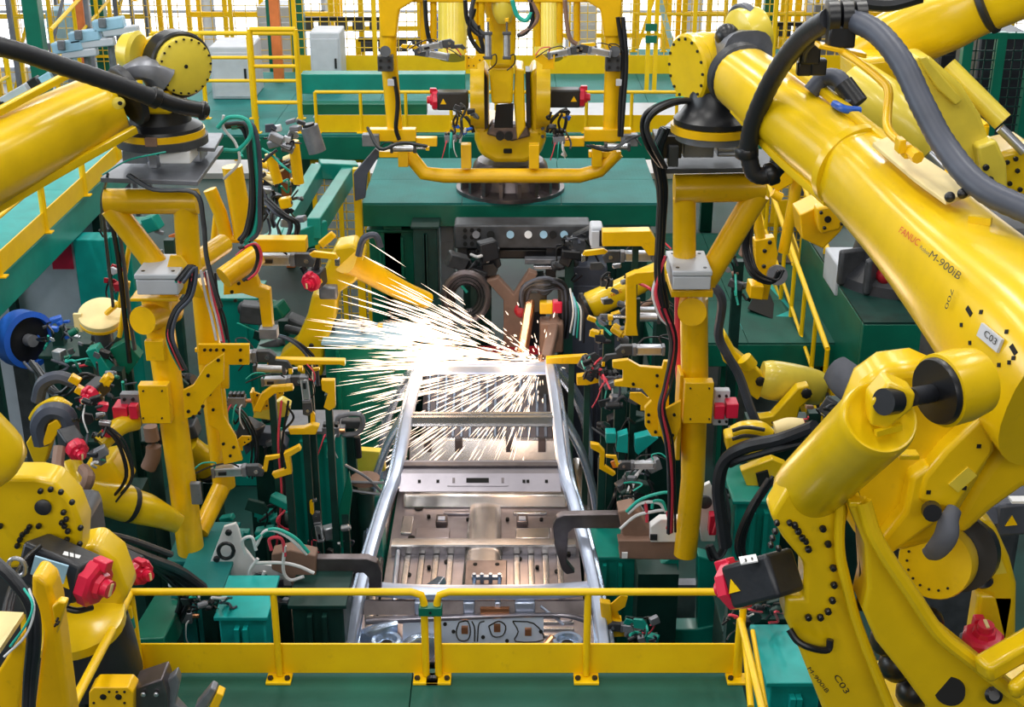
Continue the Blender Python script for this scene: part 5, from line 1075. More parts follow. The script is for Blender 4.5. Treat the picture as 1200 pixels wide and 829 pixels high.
# railings in the upper left and right
guard_rail('yellow guard rail across the upper left behind the robot wrist', (P(185, 117, 17.8).x, 17.8, DZ), (P(352, 117, 17.8).x, 17.8, DZ), 1.12, 3, toe=0, mid=(.45, .72), r=.03)
guard_rail('tall yellow railing beside the left end of the teal box beam', (P(300, 135, 17.0).x, 17.0, DZ), (P(352, 135, 17.0).x, 17.0, DZ), 1.3, 1, toe=0, mid=(.3, .65), r=.032)
guard_rail('yellow railing at the far upper right above the pipe loop', (P(745, 20, 22).x, 22.2, 3.03), (P(960, 20, 22).x, 22.2, 3.03), 1.2, 6, toe=0, mid=(.5,), r=.035)
guard_rail('yellow stepped railing at upper right beside the black cabinets', (P(1090, 85, 13.5).x, 14.0, 3.6), (P(1165, 115, 12.5).x, 12.6, 3.3), .75, 2, toe=.12, mid=(), r=.03)
tag(MB().box((P(1090, 85, 13.5).x, 14.05, 1.78), (.12, .12, 3.56)).box((P(1165, 115, 12.5).x, 12.65, 1.62), (.12, .12, 3.24)).build('railing_support', 'dark_green', kind='stuff'), 'dark green supports under the stepped railing at upper right', 'support')
guard_rail('yellow sloping hand rail climbing at upper left behind light blue clamps', (P(60, 40, 19).x, 19, 3.0), (P(180, 15, 24).x, 24, 3.9), .9, 5, toe=0, mid=(.5,), r=.03)
tw = thing('doorway_post', 'slim double yellow gate post with green hinges in the mesh fence', 'post', (P(762, 90, 20).x, 19.6, DZ))
for x_ in (758, 767): a = P(x_, 90, 19.6); MB().box((a.x, 19.6, DZ+1.0), (.06, .06, 2.0)).build('post', 'rail_yellow', tw)
for y_ in (32, 46): MB().box(P(763, y_, 19.55), (.16, .06, .1)).build('hinge', 'paint_green', tw)
# light blue clamps (upper left)
for i, (x_, y_, s_, lab) in enumerate(((128, 28, 1.2, 'highest'), (100, 42, 1.2, 'middle'), (80, 54, 1.2, 'lowest'))):
    t = thing('fixture_clamp', 'light blue fixture clamp at upper left, %s of the stepped row' % lab, 'clamp', P(x_, y_, 19))
    k = .0121*s_
    MB().box(P(x_, y_, 19.0), (30*k, .16, 11*k), Matrix.Rotation(-.15, 3, 'Y')).build('body', 'blue_pale', t, bevel=.02)
    MB().box(P(x_-8, y_-1, 18.9), (7*k, .06, 9*k)).build('cap', 'mid_grey', t, bevel=.01)
    MB().box(P(x_+14, y_+8, 19.0), (34*k, .14, 8*k), Matrix.Rotation(-.1, 3, 'Y')).build('arm', 'light_grey', t, bevel=.02)
    MB().cyl(P(x_, y_+8, 19.1), V((P(x_, y_, 19.1).x, 19.1, 0)),   .05, n=10).build('stand', 'mid_grey', t)
# blue / black valve units (upper left)
t = thing('valve_unit', 'black and blue valve unit with white block left of the robot forearm', 'valve', P(50, 98, 16.0))
for (x_, y_, w_, h_, m_) in ((24, 108, 22, 12, 'light_grey'), (42, 98, 12, 14, 'black'), (56, 92, 14, 12, 'blue_pale'), (68, 84, 10, 9, 'dark_grey'), (10, 116, 14, 12, 'light_grey'), (5, 122, 9, 9, 'black')):
    MB().box(P(x_, y_, 16.0), (w_*.0105, .14, h_*.0105), Matrix.Rotation(-.5, 3, 'Y')).build('block', m_, t, bevel=.01)
MB().cyl(P(40, 110, 16.1), V((P(40, 110, 16.1).x, 16.1, 0)), .06, n=10).build('stand', 'mid_grey', t)
# ============================================================ LEFT SIDE
# blue wheel
bw = thing('hose_reel', 'bright blue round reel with dark centre on the left mesh fence', 'reel', P(32, 398, 10.2))
bc = P(28, 397, 10.2)
MB().lathe(bc, (.75, -.6, .1), [(.16, -.06), (.235, -.06), (.235, .10), (.19, .11), (.19, .02)], n=32).build('rim', 'blue', bw)
MB().lathe(bc, (.75, -.6, .1), [(.185, 0), (.185, .06)], n=28).build('hub', 'black', bw)
MB().lathe(bc+V((.05, -.05, .01)), (.75, -.6, .1), [(.05, 0), (.05, .08)], n=14).build('axle', 'mid_grey', bw)
MB().box((bc.x-.1, 10.35, bc.z/2), (.12, .12, bc.z)).build('stand', 'dark_grey', bw)
# cream disc cover
cd = thing('disc_cover', 'cream and yellow round dish cover on a bracket at left', 'cover', P(118, 370, 9.4))
dcn = P(118, 366, 9.4); nx = V((.12, -.45, 1)).normalized()
MB().lathe(dcn-nx*.07, nx, [(.16, 0), (.165, .03), (.165, .06), (.15, .068), (.03, .055)], n=40).build('dish', 'cream', cd)
MB().lathe(dcn-nx*.075, nx, [(.168, 0), (.168, .022)], n=40).build('rim', 'tool_yellow', cd)
MB().box(P(92, 378, 9.35), (.06, .03, .14)).build('side_lug', 'cream', cd)
MB().cyl(dcn+V((.05, -.03, 0)), P(138, 356, 9.35), .02, n=8).build('stud', 'tool_yellow', cd)
MB().cyl(dcn-nx*.07, (dcn.x, dcn.y, 0), .07, n=12).build('stand', 'dark_grey', cd)
for i, l_ in enumerate(([(140, 360), (156, 262)], [(146, 372), (158, 425)], [(140, 395), (150, 330)])):
    mb = MB(); ptube(mb, [(a_, b_, 9.3, 3) for a_, b_ in l_], k=1); mb.build('stay_rod', 'tool_yellow', cd)
cables('cable_bundle', 'twin black cables hanging straight beside the left tooling frame', [([(128, 245, 9.2), (138, 300, 9.2), (146, 370, 9.2), (152, 425, 9.2)], 3, 'black'), ([(135, 245, 9.2), (144, 300, 9.2), (152, 370, 9.2), (158, 410, 9.2)], 2.5, 'dark_grey')])
# dark machinery cluster under disc
def cluster(label, cx, cy, Y, n, w_, h_, mats, seed, size=(5, 14), name='equipment_cluster', cat='equipment', dz=.5, hoses=6, post=True):
    rnd = random.Random(seed); c0 = P(cx, cy, Y); t = thing(name, label, cat, (c0.x, Y, 0 if post else c0.z)); post and MB().box((c0.x, Y+.12, c0.z/2), (.09, .09, c0.z)).build('column', 'dark_green', t)
    for i in range(n):
        p = P(cx+rnd.uniform(-w_, w_), cy+rnd.uniform(-h_, h_), Y+rnd.uniform(-dz, dz)*.5); k = mpp(p)
        m_ = mats[rnd.randrange(len(mats))]; a_ = rnd.uniform(size[0], size[1])*k; b_ = a_*rnd.uniform(.4, .9)
        R_ = Matrix.Rotation(rnd.uniform(-.5, .5), 3, 'Y') @ Matrix.Rotation(rnd.choice((0, .3, -.4)), 3, 'Z')
        q = rnd.random()
        if q < .5: MB().box(p, (a_, b_, b_*rnd.uniform(.6, 1.4)), R_).build('housing', m_, t, bevel=a_*.08)
        elif q < .8:
            d_ = R_ @ V((1, 0, 0)); mb = MB(); mb.lathe(p-d_*a_*.5, d_, [(b_*.3, 0), (b_*.42, a_*.08), (b_*.42, a_*.8), (b_*.3, a_*.85), (b_*.3, a_)], n=14); mb.build('actuator', m_, t)
        else: 
            mb = MB(); mb.plate([p+R_ @ V(v) for v in ((-a_/2, 0, -b_/2), (a_*.3, 0, -b_/2), (a_/2, 0, 0), (a_*.2, 0, b_/2), (-a_/2, 0, b_*.4))], R_ @ V((0, b_*.3, 0))); mb.build('lever', m_, t, bevel=a_*.03)
    for i in range(hoses):
        pts = []; x_, y_ = cx+rnd.uniform(-w_, w_), cy+rnd.uniform(-h_, h_)
        for k_ in range(4): pts.append(P(x_, y_, Y-.15+rnd.uniform(-.1, .1))); x_ += rnd.uniform(-w_, w_)*.5; y_ += rnd.uniform(-.3, .7)*h_
        MB().tube(pts, rnd.uniform(1, 2)*mpp(pts[0]), n=6).build('hose', rnd.choice(('black', 'black', 'rubber', 'black', 'hose_grey', 'dark_grey', 'black', 'white_hose', 'green_hose', 'red_hose')), t)
    return t
G = ['dark_grey', 'mid_grey', 'black', 'alu', 'motor_black']
cluster('dark valves and actuators below the cream disc cover', 95, 408, 9.4, 16, 38, 20, G+['paint_green'], 21)
cluster('dark blue motor box group beside the blue reel', 62, 388, 10.0, 8, 20, 14, ['blue', 'motor_black', 'dark_grey'], 5)
cluster('grey and green valve gear left of the left frame lower post', 132, 440, 9.0, 14, 24, 26, G+['paint_green', 'paint_teal'], 8)
MB_ = cables('dress_hose', 'clear grey hose loop hanging below the blue reel', [([(28, 425, 9.6), (40, 436, 9.5), (62, 438, 9.4), (80, 430, 9.4), (60, 422, 9.4)], 1.8, 'hose_grey')], 'hose')
tt('linkage', 'green slanted arm under the cream disc cover', 'arm', 'paint_teal', [(100, 412), (112, 408), (140, 452), (126, 458)], 9.1, .12)
tt('linkage', 'teal forked arm beside the left frame lower post', 'arm', 'paint_green', [(128, 410), (146, 400), (164, 420), (150, 440), (140, 430)], 9.2, .12)
cables('dress_hose', 'big grey corrugated hose arcs at left below the blue reel', [([(44, 470, 8.2), (50, 450, 8.2), (68, 442, 8.2), (88, 448, 8.2)], 8, 'hose_grey'), ([(50, 520, 7.9), (46, 498, 7.9), (58, 482, 7.9), (78, 486, 7.9), (84, 510, 7.9)], 11, 'hose_grey')], 'hose')
cables('dress_hose', 'brown leather-covered hose curling below the small red cap at left', [([(70, 524, 7.5), (68, 550, 7.4), (78, 570, 7.3), (96, 574, 7.3), (104, 560, 7.3), (98, 550, 7.4)], 7.5, 'brown_cover')], 'hose')
# left mid robot
lm = thing('industrial_robot', 'mid-size yellow robot at lower left with black-banded arm behind the left frame', 'robot', P(110, 560, 7.9))
MB().loft(st([(80, 545, 7.8, 16, 16), (95, 575, 7.7, 17, 17), (120, 584, 7.8, 19, 19), (148, 590, 7.9, 22, 22)]), n=20, e=2.2).build('forearm', RY, lm)
MB().lathe(P(146, 590, 7.9), P(160, 594, 7.95)-P(146, 590, 7.9), [(.12, 0), (.125, .01), (.125, .05), (.11, .06)], n=24).build('seal_gap_band', 'rubber', lm)
MB().loft(st([(156, 593, 7.95, 19, 18), (180, 600, 8.0, 18, 16), (206, 612, 8.1, 12, 12)]), n=16, e=3.5).build('wrist', RY, lm)
tr(lm, 'elbow_cover', RY, [(98, 546), (130, 540), (150, 572), (140, 580), (110, 575)], 8.0, .25, .02)
tr(lm, 'upper_link', RY, [(30, 520), (40, 505), (60, 520), (52, 545), (40, 545)], 8.0, .1, .01)
tr(lm, 'hose_bracket', 'tool_yellow', [(56, 498), (66, 492), (72, 500), (60, 520), (48, 525)], 7.85, .06, .006)
for x_, y_ in ((88, 445), (95, 458), (125, 446)): MB().box(P(x_, y_, 8.0), (.07, .05, .05), Matrix.Rotation(.6, 3, 'Y')).build('clip', 'tool_yellow', lm, bevel=.006)
mb = MB(); ptube(mb, [(118, 452, 8.0, 5), (130, 440, 8.0, 5)], k=1); mb.build('actuator', 'tool_yellow', lm)
MB().loft(st([(40, 490, 8.1, 7, 5), (48, 478, 8.05, 7, 5), (66, 470, 8.0, 7, 5), (82, 478, 8.0, 6, 5)]), n=10).build('guard_arc', RY, lm)
MB().loft(st([(118, 520, 8.0, 10, 9), (140, 500, 8.1, 11, 10), (160, 495, 8.2, 9, 9)]), n=14).build('wrist_arm', RY, lm)
MB().box((P(110, 600, 8.2).x, 8.5, P(110, 600, 8.2).z/2), (.5, .4, P(110, 600, 8.2).z)).build('pedestal', 'dark_green', lm)
motor('small servo motor with bright red cap beside the brown hose', P(91, 528, 7.5), (-.6, .8, .2), L=.16, w=.12)
motor('small red-capped servo motor above the brown hose one, at left', P(104, 464, 7.9), (.3, .9, .1), L=.14, w=.10)
cluster('black tool head with silver fittings between two red caps at left', 110, 488, 7.9, 14, 18, 26, ['black', 'motor_black', 'motor_black', 'alu', 'red'], 31, (8, 16), post=False)
cluster('grey twin sensor block below the tool head at left', 115, 536, 7.6, 5, 10, 8, ['dark_grey', 'mid_grey', 'motor_black'], 33, (10, 15), hoses=2, post=False)
bundle('cable_bundle', 'thick black cable bundle sweeping right from the lower left robot flange', [(92, 630, 5.9), (130, 640, 6.2), (170, 656, 6.6), (205, 670, 7.0), (235, 690, 7.2)], 5, 6, 6, ['black', 'rubber', 'motor_black'], 4)
cables('cable_bundle', 'thin grey hose above the thick bundle at lower left', [([(100, 622, 6.2), (150, 632, 6.5), (200, 650, 6.9)], 4, 'dark_grey')])
lw = thing('industrial_robot', 'yellow robot wrist with cone housing seen between the left frame posts', 'robot', P(235, 536, 9.6))
MB().loft(st([(218, 520, 9.5, 14, 14), (232, 535, 9.6, 16, 17), (246, 545, 9.7, 20, 22)]), n=20, e=2.1).build('cone_housing', RY, lw)
MB().lathe(P(246, 545, 9.65), P(254, 551, 9.7)-P(246, 545, 9.65), [(.14, 0), (.14, .05)], n=22).build('seal_gap_band', 'rubber', lw)
MB().box((P(232, 560, 9.9).x, 9.95, P(232, 560, 9.9).z/2), (.3, .3, P(232, 560, 9.9).z)).build('pedestal', 'dark_green', lw)
MB().loft(st([(176, 500, 8.9, 7, 8), (180, 530, 8.9, 8, 9), (174, 548, 8.9, 9, 9)]), n=12).build('brown_boot', 'brown_cover', lw)
# foreground left
fg = thing('tool_stand', 'tapered yellow tool stand in the left foreground corner', 'stand', P(60, 829, 4.2))
tr(fg, 'column', 'tool_yellow', [(36, 674), (47, 677), (58, 686), (65, 712), (80, 829), (86, 870), (40, 870), (40, 829), (50, 742), (36, 702)], 4.15, .12, .02, 3)
tr(fg, 'flange', 'tool_yellow', [(60, 712), (68, 705), (78, 707), (74, 720), (66, 745)], 4.12, .04, .008); oncam_bolts(fg, [(68, 725), (66, 731), (69, 729)], 4.11, 1.6)
MB().plate(PP([(-10, 716, 4.2), (28, 718, 4.2), (0, 760, 3.95), (-15, 770, 3.95)]), (0, 0, -.02)).build('tray', 'cream', fg)
tr(fg, 'lower_bracket', 'tool_yellow', [(-10, 800), (24, 745), (30, 760), (22, 829), (22, 860), (-10, 860)], 4.1, .08, .01)
MB().box((P(50, 870, 4.2).x, 4.25, (P(60, 900, 4.2).z)/2), (.12, .12, P(60, 900, 4.2).z)).build('pedestal', 'dark_grey', fg)
bundle('cable_bundle', 'thick black cable bundle running down the yellow stand at bottom left', [(-15, 650, 4.05), (18, 680, 4.0), (38, 712, 3.97), (42, 750, 3.95), (36, 800, 3.95), (34, 860, 3.9)], 5, 6, 5, ['black', 'rubber', 'motor_black', 'black'], 12)
cables('cable_bundle', 'thin white and green cables over the black bundle at bottom left', [([(34, 690, 3.9), (40, 715, 3.86), (30, 745, 3.84), (5, 770, 3.84)], 1.5, 'white_hose'), ([(28, 690, 3.9), (38, 708, 3.86), (32, 730, 3.84), (12, 758, 3.84)], 1.5, 'green_hose')])
ft = thing('gripping_tool', 'yellow perforated plate tool with grey jaws on the front deck at bottom left', 'tool', P(140, 829, 4.9))
q = tr(ft, 'perforated_plate', 'tool_yellow', [(104, 812), (110, 806), (150, 806), (156, 812), (156, 850), (104, 850)], 4.9, .10, .006)
oncam_bolts(q, [(121, 817), (139, 817)], 4.9, 4, .006, 'hole'); oncam_bolts(q, [(128, 811), (137, 811), (146, 811), (146, 824), (110, 824)], 4.9, 1.6, .006, 'hole')
tr(ft, 'jaw_block', 'steel_dark', [(154, 808), (190, 796), (196, 815), (195, 850), (154, 850)], 4.95, .14, .01)
oncam_bolts(ft, [(168, 814), (183, 814)], 4.94, 3, .008, 'alu')
tr(ft, 'jaw', 'mid_grey', [(194, 800), (206, 790), (210, 800), (205, 825), (228, 850), (190, 850)], 5.0, .06, .008)
tr(ft, 'jaw', 'mid_grey', [(228, 829), (247, 806), (254, 810), (240, 835), (230, 850)], 5.0, .06, .008); tr(ft, 'tip', 'tool_yellow', [(254, 812), (262, 816), (252, 840), (242, 836)], 4.98, .06, .006)
MB().box((P(150, 860, 5).x, 5.0, FZ+.05), (.5, .3, .1)).build('foot', 'dark_grey', ft)
t = thing('tool_rest', 'light grey metal rest left of the sloping rail', 'tool', P(85, 795, 5.3)); MB().box(P(85, 790, 5.3), (.12, .08, .03)).build('plate', 'alu', t, bevel=.004); MB().tube(PP([(78, 800, 5.25), (92, 790, 5.25), (97, 776, 5.25), (100, 790, 5.25)]), .012).build('hook', 'alu', t)
MB().box((P(85, 800, 5.3).x, 5.4, P(85, 800, 5.3).z/2), (.3, .15, P(85, 800, 5.3).z-.05)).build('post', 'dark_green', t)
# ============================================================ C-SHAPED WELD GUNS
gl = thing('weld_gun', 'dark C-shaped weld gun reaching into the left side of the car', 'weld gun', P(330, 670, 8.0))
tr(gl, 'c_arm', 'steel_dark', [(370, 655), (430, 655), (442, 660), (447, 672), (447, 695), (432, 697), (432, 678), (426, 672), (370, 674)], 8.0, .07, .008, 3)
tr(gl, 'back_plate', 'white', [(262, 618), (276, 614), (280, 622), (284, 640), (300, 660), (360, 672), (362, 690), (340, 694), (270, 684), (246, 660)], 8.1, .03, .004)
tr(gl, 'transformer', 'brown_cover', [(318, 650), (340, 645), (370, 652), (370, 694), (346, 694), (336, 676), (318, 668)], 7.95, .12, .01)
for i, (l_, m_) in enumerate((([(300, 640), (312, 622), (335, 628), (360, 650)], 'white_hose'), ([(300, 632), (320, 620), (345, 630), (362, 648)], 'green_hose'), ([(300, 660), (330, 660), (350, 664), (368, 672)], 'white_hose'), ([(318, 645), (316, 632), (330, 632), (334, 652)], 'red_hose'), ([(288, 650), (284, 634), (295, 630), (300, 645)], 'white_hose'), ([(334, 640), (332, 668), (340, 680), (356, 676)], 'white_hose'), ([(302, 655), (292, 672), (304, 684), (310, 670)], 'white_hose'))):
    MB().tube([P(a_, b_, 7.86) for a_, b_ in l_], .012, n=8).build('water_hose', m_, gl)
oncam_bolts(gl, [(268, 624), (254, 655), (330, 688)], 8.08, 4, .02, 'black')
for (x_, y_) in ((265, 646), (305, 682)): MB().tube([P(x_+9*math.cos(a_), y_+9*math.sin(a_), 8.05) for a_ in [i*math.pi/4 for i in range(9)]], .014, n=6).build('hole_ring', 'black', gl)
bx = MB().box(P(327, 684, 7.93), (.06, .02, .05)).build('label_plate', 'motor_black', gl)
MB().box((P(300, 690, 8.3).x, 8.35, P(300, 690, 8.3).z/2), (.3, .3, P(300, 690, 8.3).z)).build('column', 'dark_green', gl)
gr_ = thing('weld_gun', 'dark C-shaped weld gun with brown housing reaching into the right side of the car', 'weld gun', P(760, 630, 8.5))
tr(gr_, 'c_arm', 'steel_dark', [(730, 603), (660, 604), (652, 608), (648, 618), (650, 640), (658, 668), (664, 674), (674, 672), (664, 660), (666, 625), (672, 620), (730, 620)], 8.5, .07, .008, 3)
tr(gr_, 'transformer', 'brown_cover', [(724, 600), (742, 596), (752, 604), (766, 632), (800, 634), (800, 657), (726, 656), (730, 630)], 8.45, .16, .012)
tr(gr_, 'brown_housing', 'brown_cover', [(724, 634), (800, 634), (798, 657), (728, 655)], 8.38, .1, .008)
tr(gr_, 'white_cover', 'white', [(762, 618), (774, 609), (798, 609), (798, 636), (762, 636)], 8.36, .08, .008)
MB().box(P(766, 630, 8.35), (.05, .012, .045)).build('label_plate', 'motor_black', gr_); MB().box(P(732, 651, 8.36), (.04, .012, .045)).build('label_plate', 'white', gr_)
for l_, m_ in (([(727, 620), (745, 605), (765, 600), (778, 598)], 'white_hose'), ([(734, 600), (750, 586), (775, 578), (790, 578)], 'green_hose'), ([(736, 602), (752, 590), (772, 590), (780, 600)], 'white_hose'), ([(756, 588), (758, 602), (758, 612)], 'red_hose'), ([(764, 596), (766, 588), (776, 588), (780, 598)], 'green_hose'), ([(782, 600), (784, 612), (782, 620)], 'red_hose')):
    MB().tube([P(a_, b_, 8.32) for a_, b_ in l_], .012, n=8).build('water_hose', m_, gr_)
tr(gr_, 'mount_plate', 'white', [(820, 572), (832, 566), (845, 595), (840, 600), (838, 635), (822, 635), (818, 600)], 8.6, .04, .005)
MB().lathe(P(826, 588, 8.58), (0, -1, 0), [(.05, 0), (.05, .02), (.025, .025)], n=18).build('dial', 'dark_grey', gr_)
gbox(gr_, 'coupling', 'red', 832, 841, 605, 628, 8.5, .08)
MB().box((P(770, 670, 8.7).x, 8.75, P(770, 665, 8.7).z/2), (.3, .3, P(770, 665, 8.7).z)).build('column', 'dark_green', gr_)
tag(MB().box(P(812, 665, 8.9), (.12, .1, .1)).build('cable_gland', 'black'), 'small black gland below the right frame post', 'fitting') if False else None
# ============================================================ YELLOW ARM AT THE SPARKS (left)
ya = thing('industrial_robot', 'yellow robot arm with red cap standing left of the sparks', 'robot', P(355, 420, 11.6))
tr(ya, 'lower_link', RY, [(326, 420), (346, 402), (360, 370), (366, 344), (396, 350), (394, 372), (380, 410), (378, 442), (352, 440), (340, 424)], 11.5, .25, .03, 3)
tr(ya, 'wrist_block', RY, [(374, 330), (392, 290), (414, 286), (428, 300), (418, 330), (396, 345)], 11.3, .3, .03)
MB().loft(st([(405, 305, 11.3, 16, 16), (430, 318, 11.5, 14, 14), (470, 340, 11.8, 12, 12), (500, 352, 12, 10, 10)]), n=16).build('forearm', 'tool_yellow', ya)
MB().box(P(385, 342, 11.2), (.16, .1, .12)).build('cable_box', 'mid_grey', ya, bevel=.02)
oncam_bolts(ya, [(365, 405)], 11.48, 3); tr(ya, 'bracket', 'tool_yellow', [(372, 285), (388, 272), (394, 278), (378, 292)], 11.1, .05)
MB().box((P(360, 430, 11.7).x, 11.9, P(360, 440, 11.7).z/2), (.5, .4, P(360, 440, 11.7).z)).build('pedestal', 'dark_green', ya)
MB().tube(PP([(420, 300, 11.2), (426, 280, 11.2), (440, 276, 11.2), (446, 290, 11.2)]), .03).build('hose', 'hose_grey', ya)
MB().tube(PP([(356, 305, 11.1), (368, 295, 11.1), (372, 310, 11.1), (362, 322, 11.1), (354, 312, 11.1)]), .03).build('hose', 'black', ya)
motor('servo motor with glossy red cap left of the spark fan', P(364, 331, 11.0), (.3, .9, .1), L=.15, w=.15)
# ---------- second-level yellow tubes left of centre (another tool frame)
y2 = thing('tooling_fixture', 'yellow tube fixture with horizontal box arm behind the left tooling frame', 'frame', P(280, 240, 9.6))
pipe(y2, [(272, 195, 9.6, 12), (284, 262, 9.6, 12), (286, 278, 9.6, 12)]); pipe(y2, [(246, 222, 9.6, 8), (258, 250, 9.6, 8), (266, 280, 9.6, 8)]); pipe(y2, [(262, 280, 9.6, 5), (294, 280, 9.6, 5)])
pipe(y2, [(302, 298, 9.5, 13), (262, 326, 9.3, 13)]); gbox(y2, 'box_arm', 'tool_yellow', 296, 358, 281, 296, 9.6, .12)
tr(y2, 'drop_arm', 'tool_yellow', [(262, 326), (300, 324), (304, 336), (316, 340), (320, 388), (308, 390), (303, 350), (284, 344), (262, 346)], 9.5, .08, .006)
boltgrid(y2, [(276, 320), (280, 332), (272, 342), (276, 352)], 9.42, .014); gbox(y2, 'shoe', 'mid_grey', 303, 324, 386, 398, 9.45, .1)
pipe(y2, [(344, 165, 10.6, 6.5), (350, 215, 10.6, 6.5)], nm='side_tube'); pipe(y2, [(316, 180, 10.6, 6), (326, 214, 10.6, 6)], nm='side_tube')
pipe(y2, [(250, 290, 9.9, 4), (255, 240, 9.9, 4)], nm='side_tube')
bundle('cable_bundle', 'heavy bundle of black and teal cables hanging right of the left wrist', [(270, 148, 9.0), (292, 150, 9.0), (298, 190, 9.0), (300, 240, 9.0), (296, 272, 9.0), (286, 284, 9.0)], 10, 2.6, 7, ['black', 'rubber', 'motor_black', 'green_hose', 'black', 'hose_grey'], 7)
cables('cable_bundle', 'teal and white hose loops beside the left wrist docking plate', [([(255, 150, 8.7), (268, 138, 8.7), (288, 140, 8.7), (294, 158, 8.7), (280, 175, 8.7), (262, 176, 8.7)], 2.6, 'green_hose'), ([(262, 135, 8.7), (262, 150, 8.7), (276, 168, 8.7), (280, 190, 8.7), (262, 210, 8.7)], 1.8, 'white_hose')])
bundle('cable_bundle', 'grey cable harness running down the front of the left tooling frame', [(150, 205, 8.0), (180, 222, 7.95), (228, 226, 7.95), (238, 260, 7.95), (242, 300, 7.95), (252, 340, 7.95), (258, 360, 8.0)], 4, 2.2, 2.5, ['hose_grey', 'hose_grey', 'dark_grey', 'black'], 9)
bundle('cable_bundle', 'black and coloured cables looping beside the left grey junction box', [(210, 330, 7.9), (226, 312, 7.9), (222, 345, 7.9), (206, 365, 7.9), (198, 390, 7.9), (204, 410, 7.9), (214, 432, 8.0)], 7, 2, 4, ['black', 'hose_grey', 'green_hose', 'rubber', 'red_hose', 'black'], 10)
bundle('cable_bundle', 'short fan of coloured wires hanging below the left frame gusset', [(244, 318, 8.1), (250, 350, 8.1), (256, 372, 8.1), (262, 400, 8.1)], 7, 1.5, 7, ['red_hose', 'black', 'white_hose', 'rubber', 'white_hose'], 13)
bundle('cable_bundle', 'black and pink hoses wrapping the yellow diagonal tube at left centre', [(284, 290, 9.2), (298, 286, 9.2), (304, 300, 9.2), (300, 318, 9.2), (288, 328, 9.2)], 6, 2, 4, ['black', 'red_hose', 'green_hose', 'rubber'], 14)
# teal slanted beams
for i, (a_, b_, lab) in enumerate((((318, 292, 11.6), (372, 202, 14.5), 'longer, left'), ((368, 268, 12.0), (408, 206, 14.5), 'shorter, right'))):
    tag(MB().beam(P(*a_), P(*b_), .13, .2).build('slide_rail', 'paint_teal', bevel=.01), 'teal box rail running away from us, %s one of the pair' % lab, 'rail')
tag(MB().beam(P(300, 296, 11.6), P(376, 268, 12.2), .2, .2).build('cross_beam', 'paint_teal', bevel=.01), 'short teal cross beam joining the front ends of the rail pair', 'beam')
tag(MB().beam(P(374, 198, 14.5), P(418, 200, 14.6), .2, .18).build('cross_beam', 'paint_teal', bevel=.01), 'short teal cross beam at the far ends of the rail pair', 'beam')
tt('blue_guard', 'dark blue-grey angled guard plate at the left end of the centre platform', 'guard', 'hose_grey', [(414, 204), (440, 174), (446, 180), (430, 205), (428, 232), (416, 236)], 13.6, .08)
tag(MB().box((P(418, 230, 13.8).x, 13.9, 1.65), (.08, .08, 3.3)).build('slim_post', 'rail_yellow'), 'slim yellow post left of the centre platform', 'post')
cluster('grey and white clamp group at the top of the left yellow tubes', 325, 160, 10.4, 14, 30, 18, ['mid_grey', 'alu', 'dark_grey', 'hose_grey', 'light_grey'], 41, (8, 18), post=False)
cluster('dark cable-draped machinery left of the teal rail pair', 330, 238, 11.5, 22, 24, 26, G+['tool_yellow', 'tool_yellow', 'brown_cover'], 42, (7, 15), hoses=12, post=False)
cluster('yellow bracketry behind the hanging cable bundle', 326, 200, 11.2, 10, 22, 16, ['tool_yellow', 'tool_yellow', 'cream', 'dark_grey'], 43, (8, 16), hoses=4, post=False)
t = thing('air_tank', 'grey cylindrical filter hanging at the left of the rear toe board', 'cylinder', P(368, 165, 13.0)); MB().cyl(P(362, 148, 13.0), P(372, 178, 13.0), .09, n=16).build('tank', 'mid_grey', t); MB().cyl(P(361, 145, 13.0), P(362, 149, 13.0), .06, n=12).build('cap', 'black', t)
# ============================================================ TUNNEL BEHIND THE CAR
tn_ = thing('robot_carriage', 'black machine carriage with row of small blue discs under the centre platform', 'machine', (P(610, 280, 13.4).x, 13.4, 0))
gbox(tn_, 'front_beam', 'dark_grey', 532, 692, 264, 292, 13.4, .3, .02); gbox(tn_, 'lower_beam', 'black', 540, 690, 292, 304, 13.5, .3, .02)
for x_, m_ in ((558, 'mid_grey'), (598, 'blue_pale'), (619, 'white'), (637, 'blue_pale'), (661, 'blue_pale'), (575, 'hole'), (648, 'hole')): MB().lathe(P(x_, 275, 13.39), (0, -1, .2), [(.04, -.01), (.04, .02)], n=12).build('disc', m_, tn_)
for x_ in (545, 553, 561):
    for y_ in (270, 278, 286): MB().lathe(P(x_, y_, 13.39), (0, -1, 0), [(.022, -.01), (.022, .01)], n=10).build('port', 'hole', tn_)
for x_ in (536, 566, 640, 676): gbox(tn_, 'hanger', 'motor_black', x_, x_+12, 290, 330, 13.45, .15)
MB().box((P(560, 400, 13.9).x, 14.0, 1.0), (.3, .3, 2.0)).build('leg', 'dark_green', tn_); MB().box((P(670, 400, 13.9).x, 14.0, 1.0), (.3, .3, 2.0)).build('leg', 'dark_green', tn_)
gbox(tn_, 'slide', 'mid_grey', 615, 660, 304, 310, 13.3, .1); gbox(tn_, 'slide', 'alu', 625, 650, 312, 316, 13.3, .06)
cluster('black castings hanging left inside the tunnel mouth', 556, 308, 13.2, 12, 22, 16, ['black', 'motor_black', 'dark_grey'], 51, (12, 26), hoses=5)
cluster('black castings hanging right inside the tunnel mouth', 668, 300, 13.0, 12, 18, 24, ['black', 'motor_black', 'dark_grey'], 52, (12, 26), hoses=5)
t = thing('support_stand', 'brownish yellow Y-shaped stand inside the tunnel behind the sparks', 'stand', (P(600, 380, 13.0).x, 13, 0))
tr(t, 'yoke', 'brown_cover', [(570, 330), (584, 326), (602, 346), (620, 318), (630, 322), (612, 352), (614, 420), (590, 420), (590, 352)], 13.0, .12, .01)
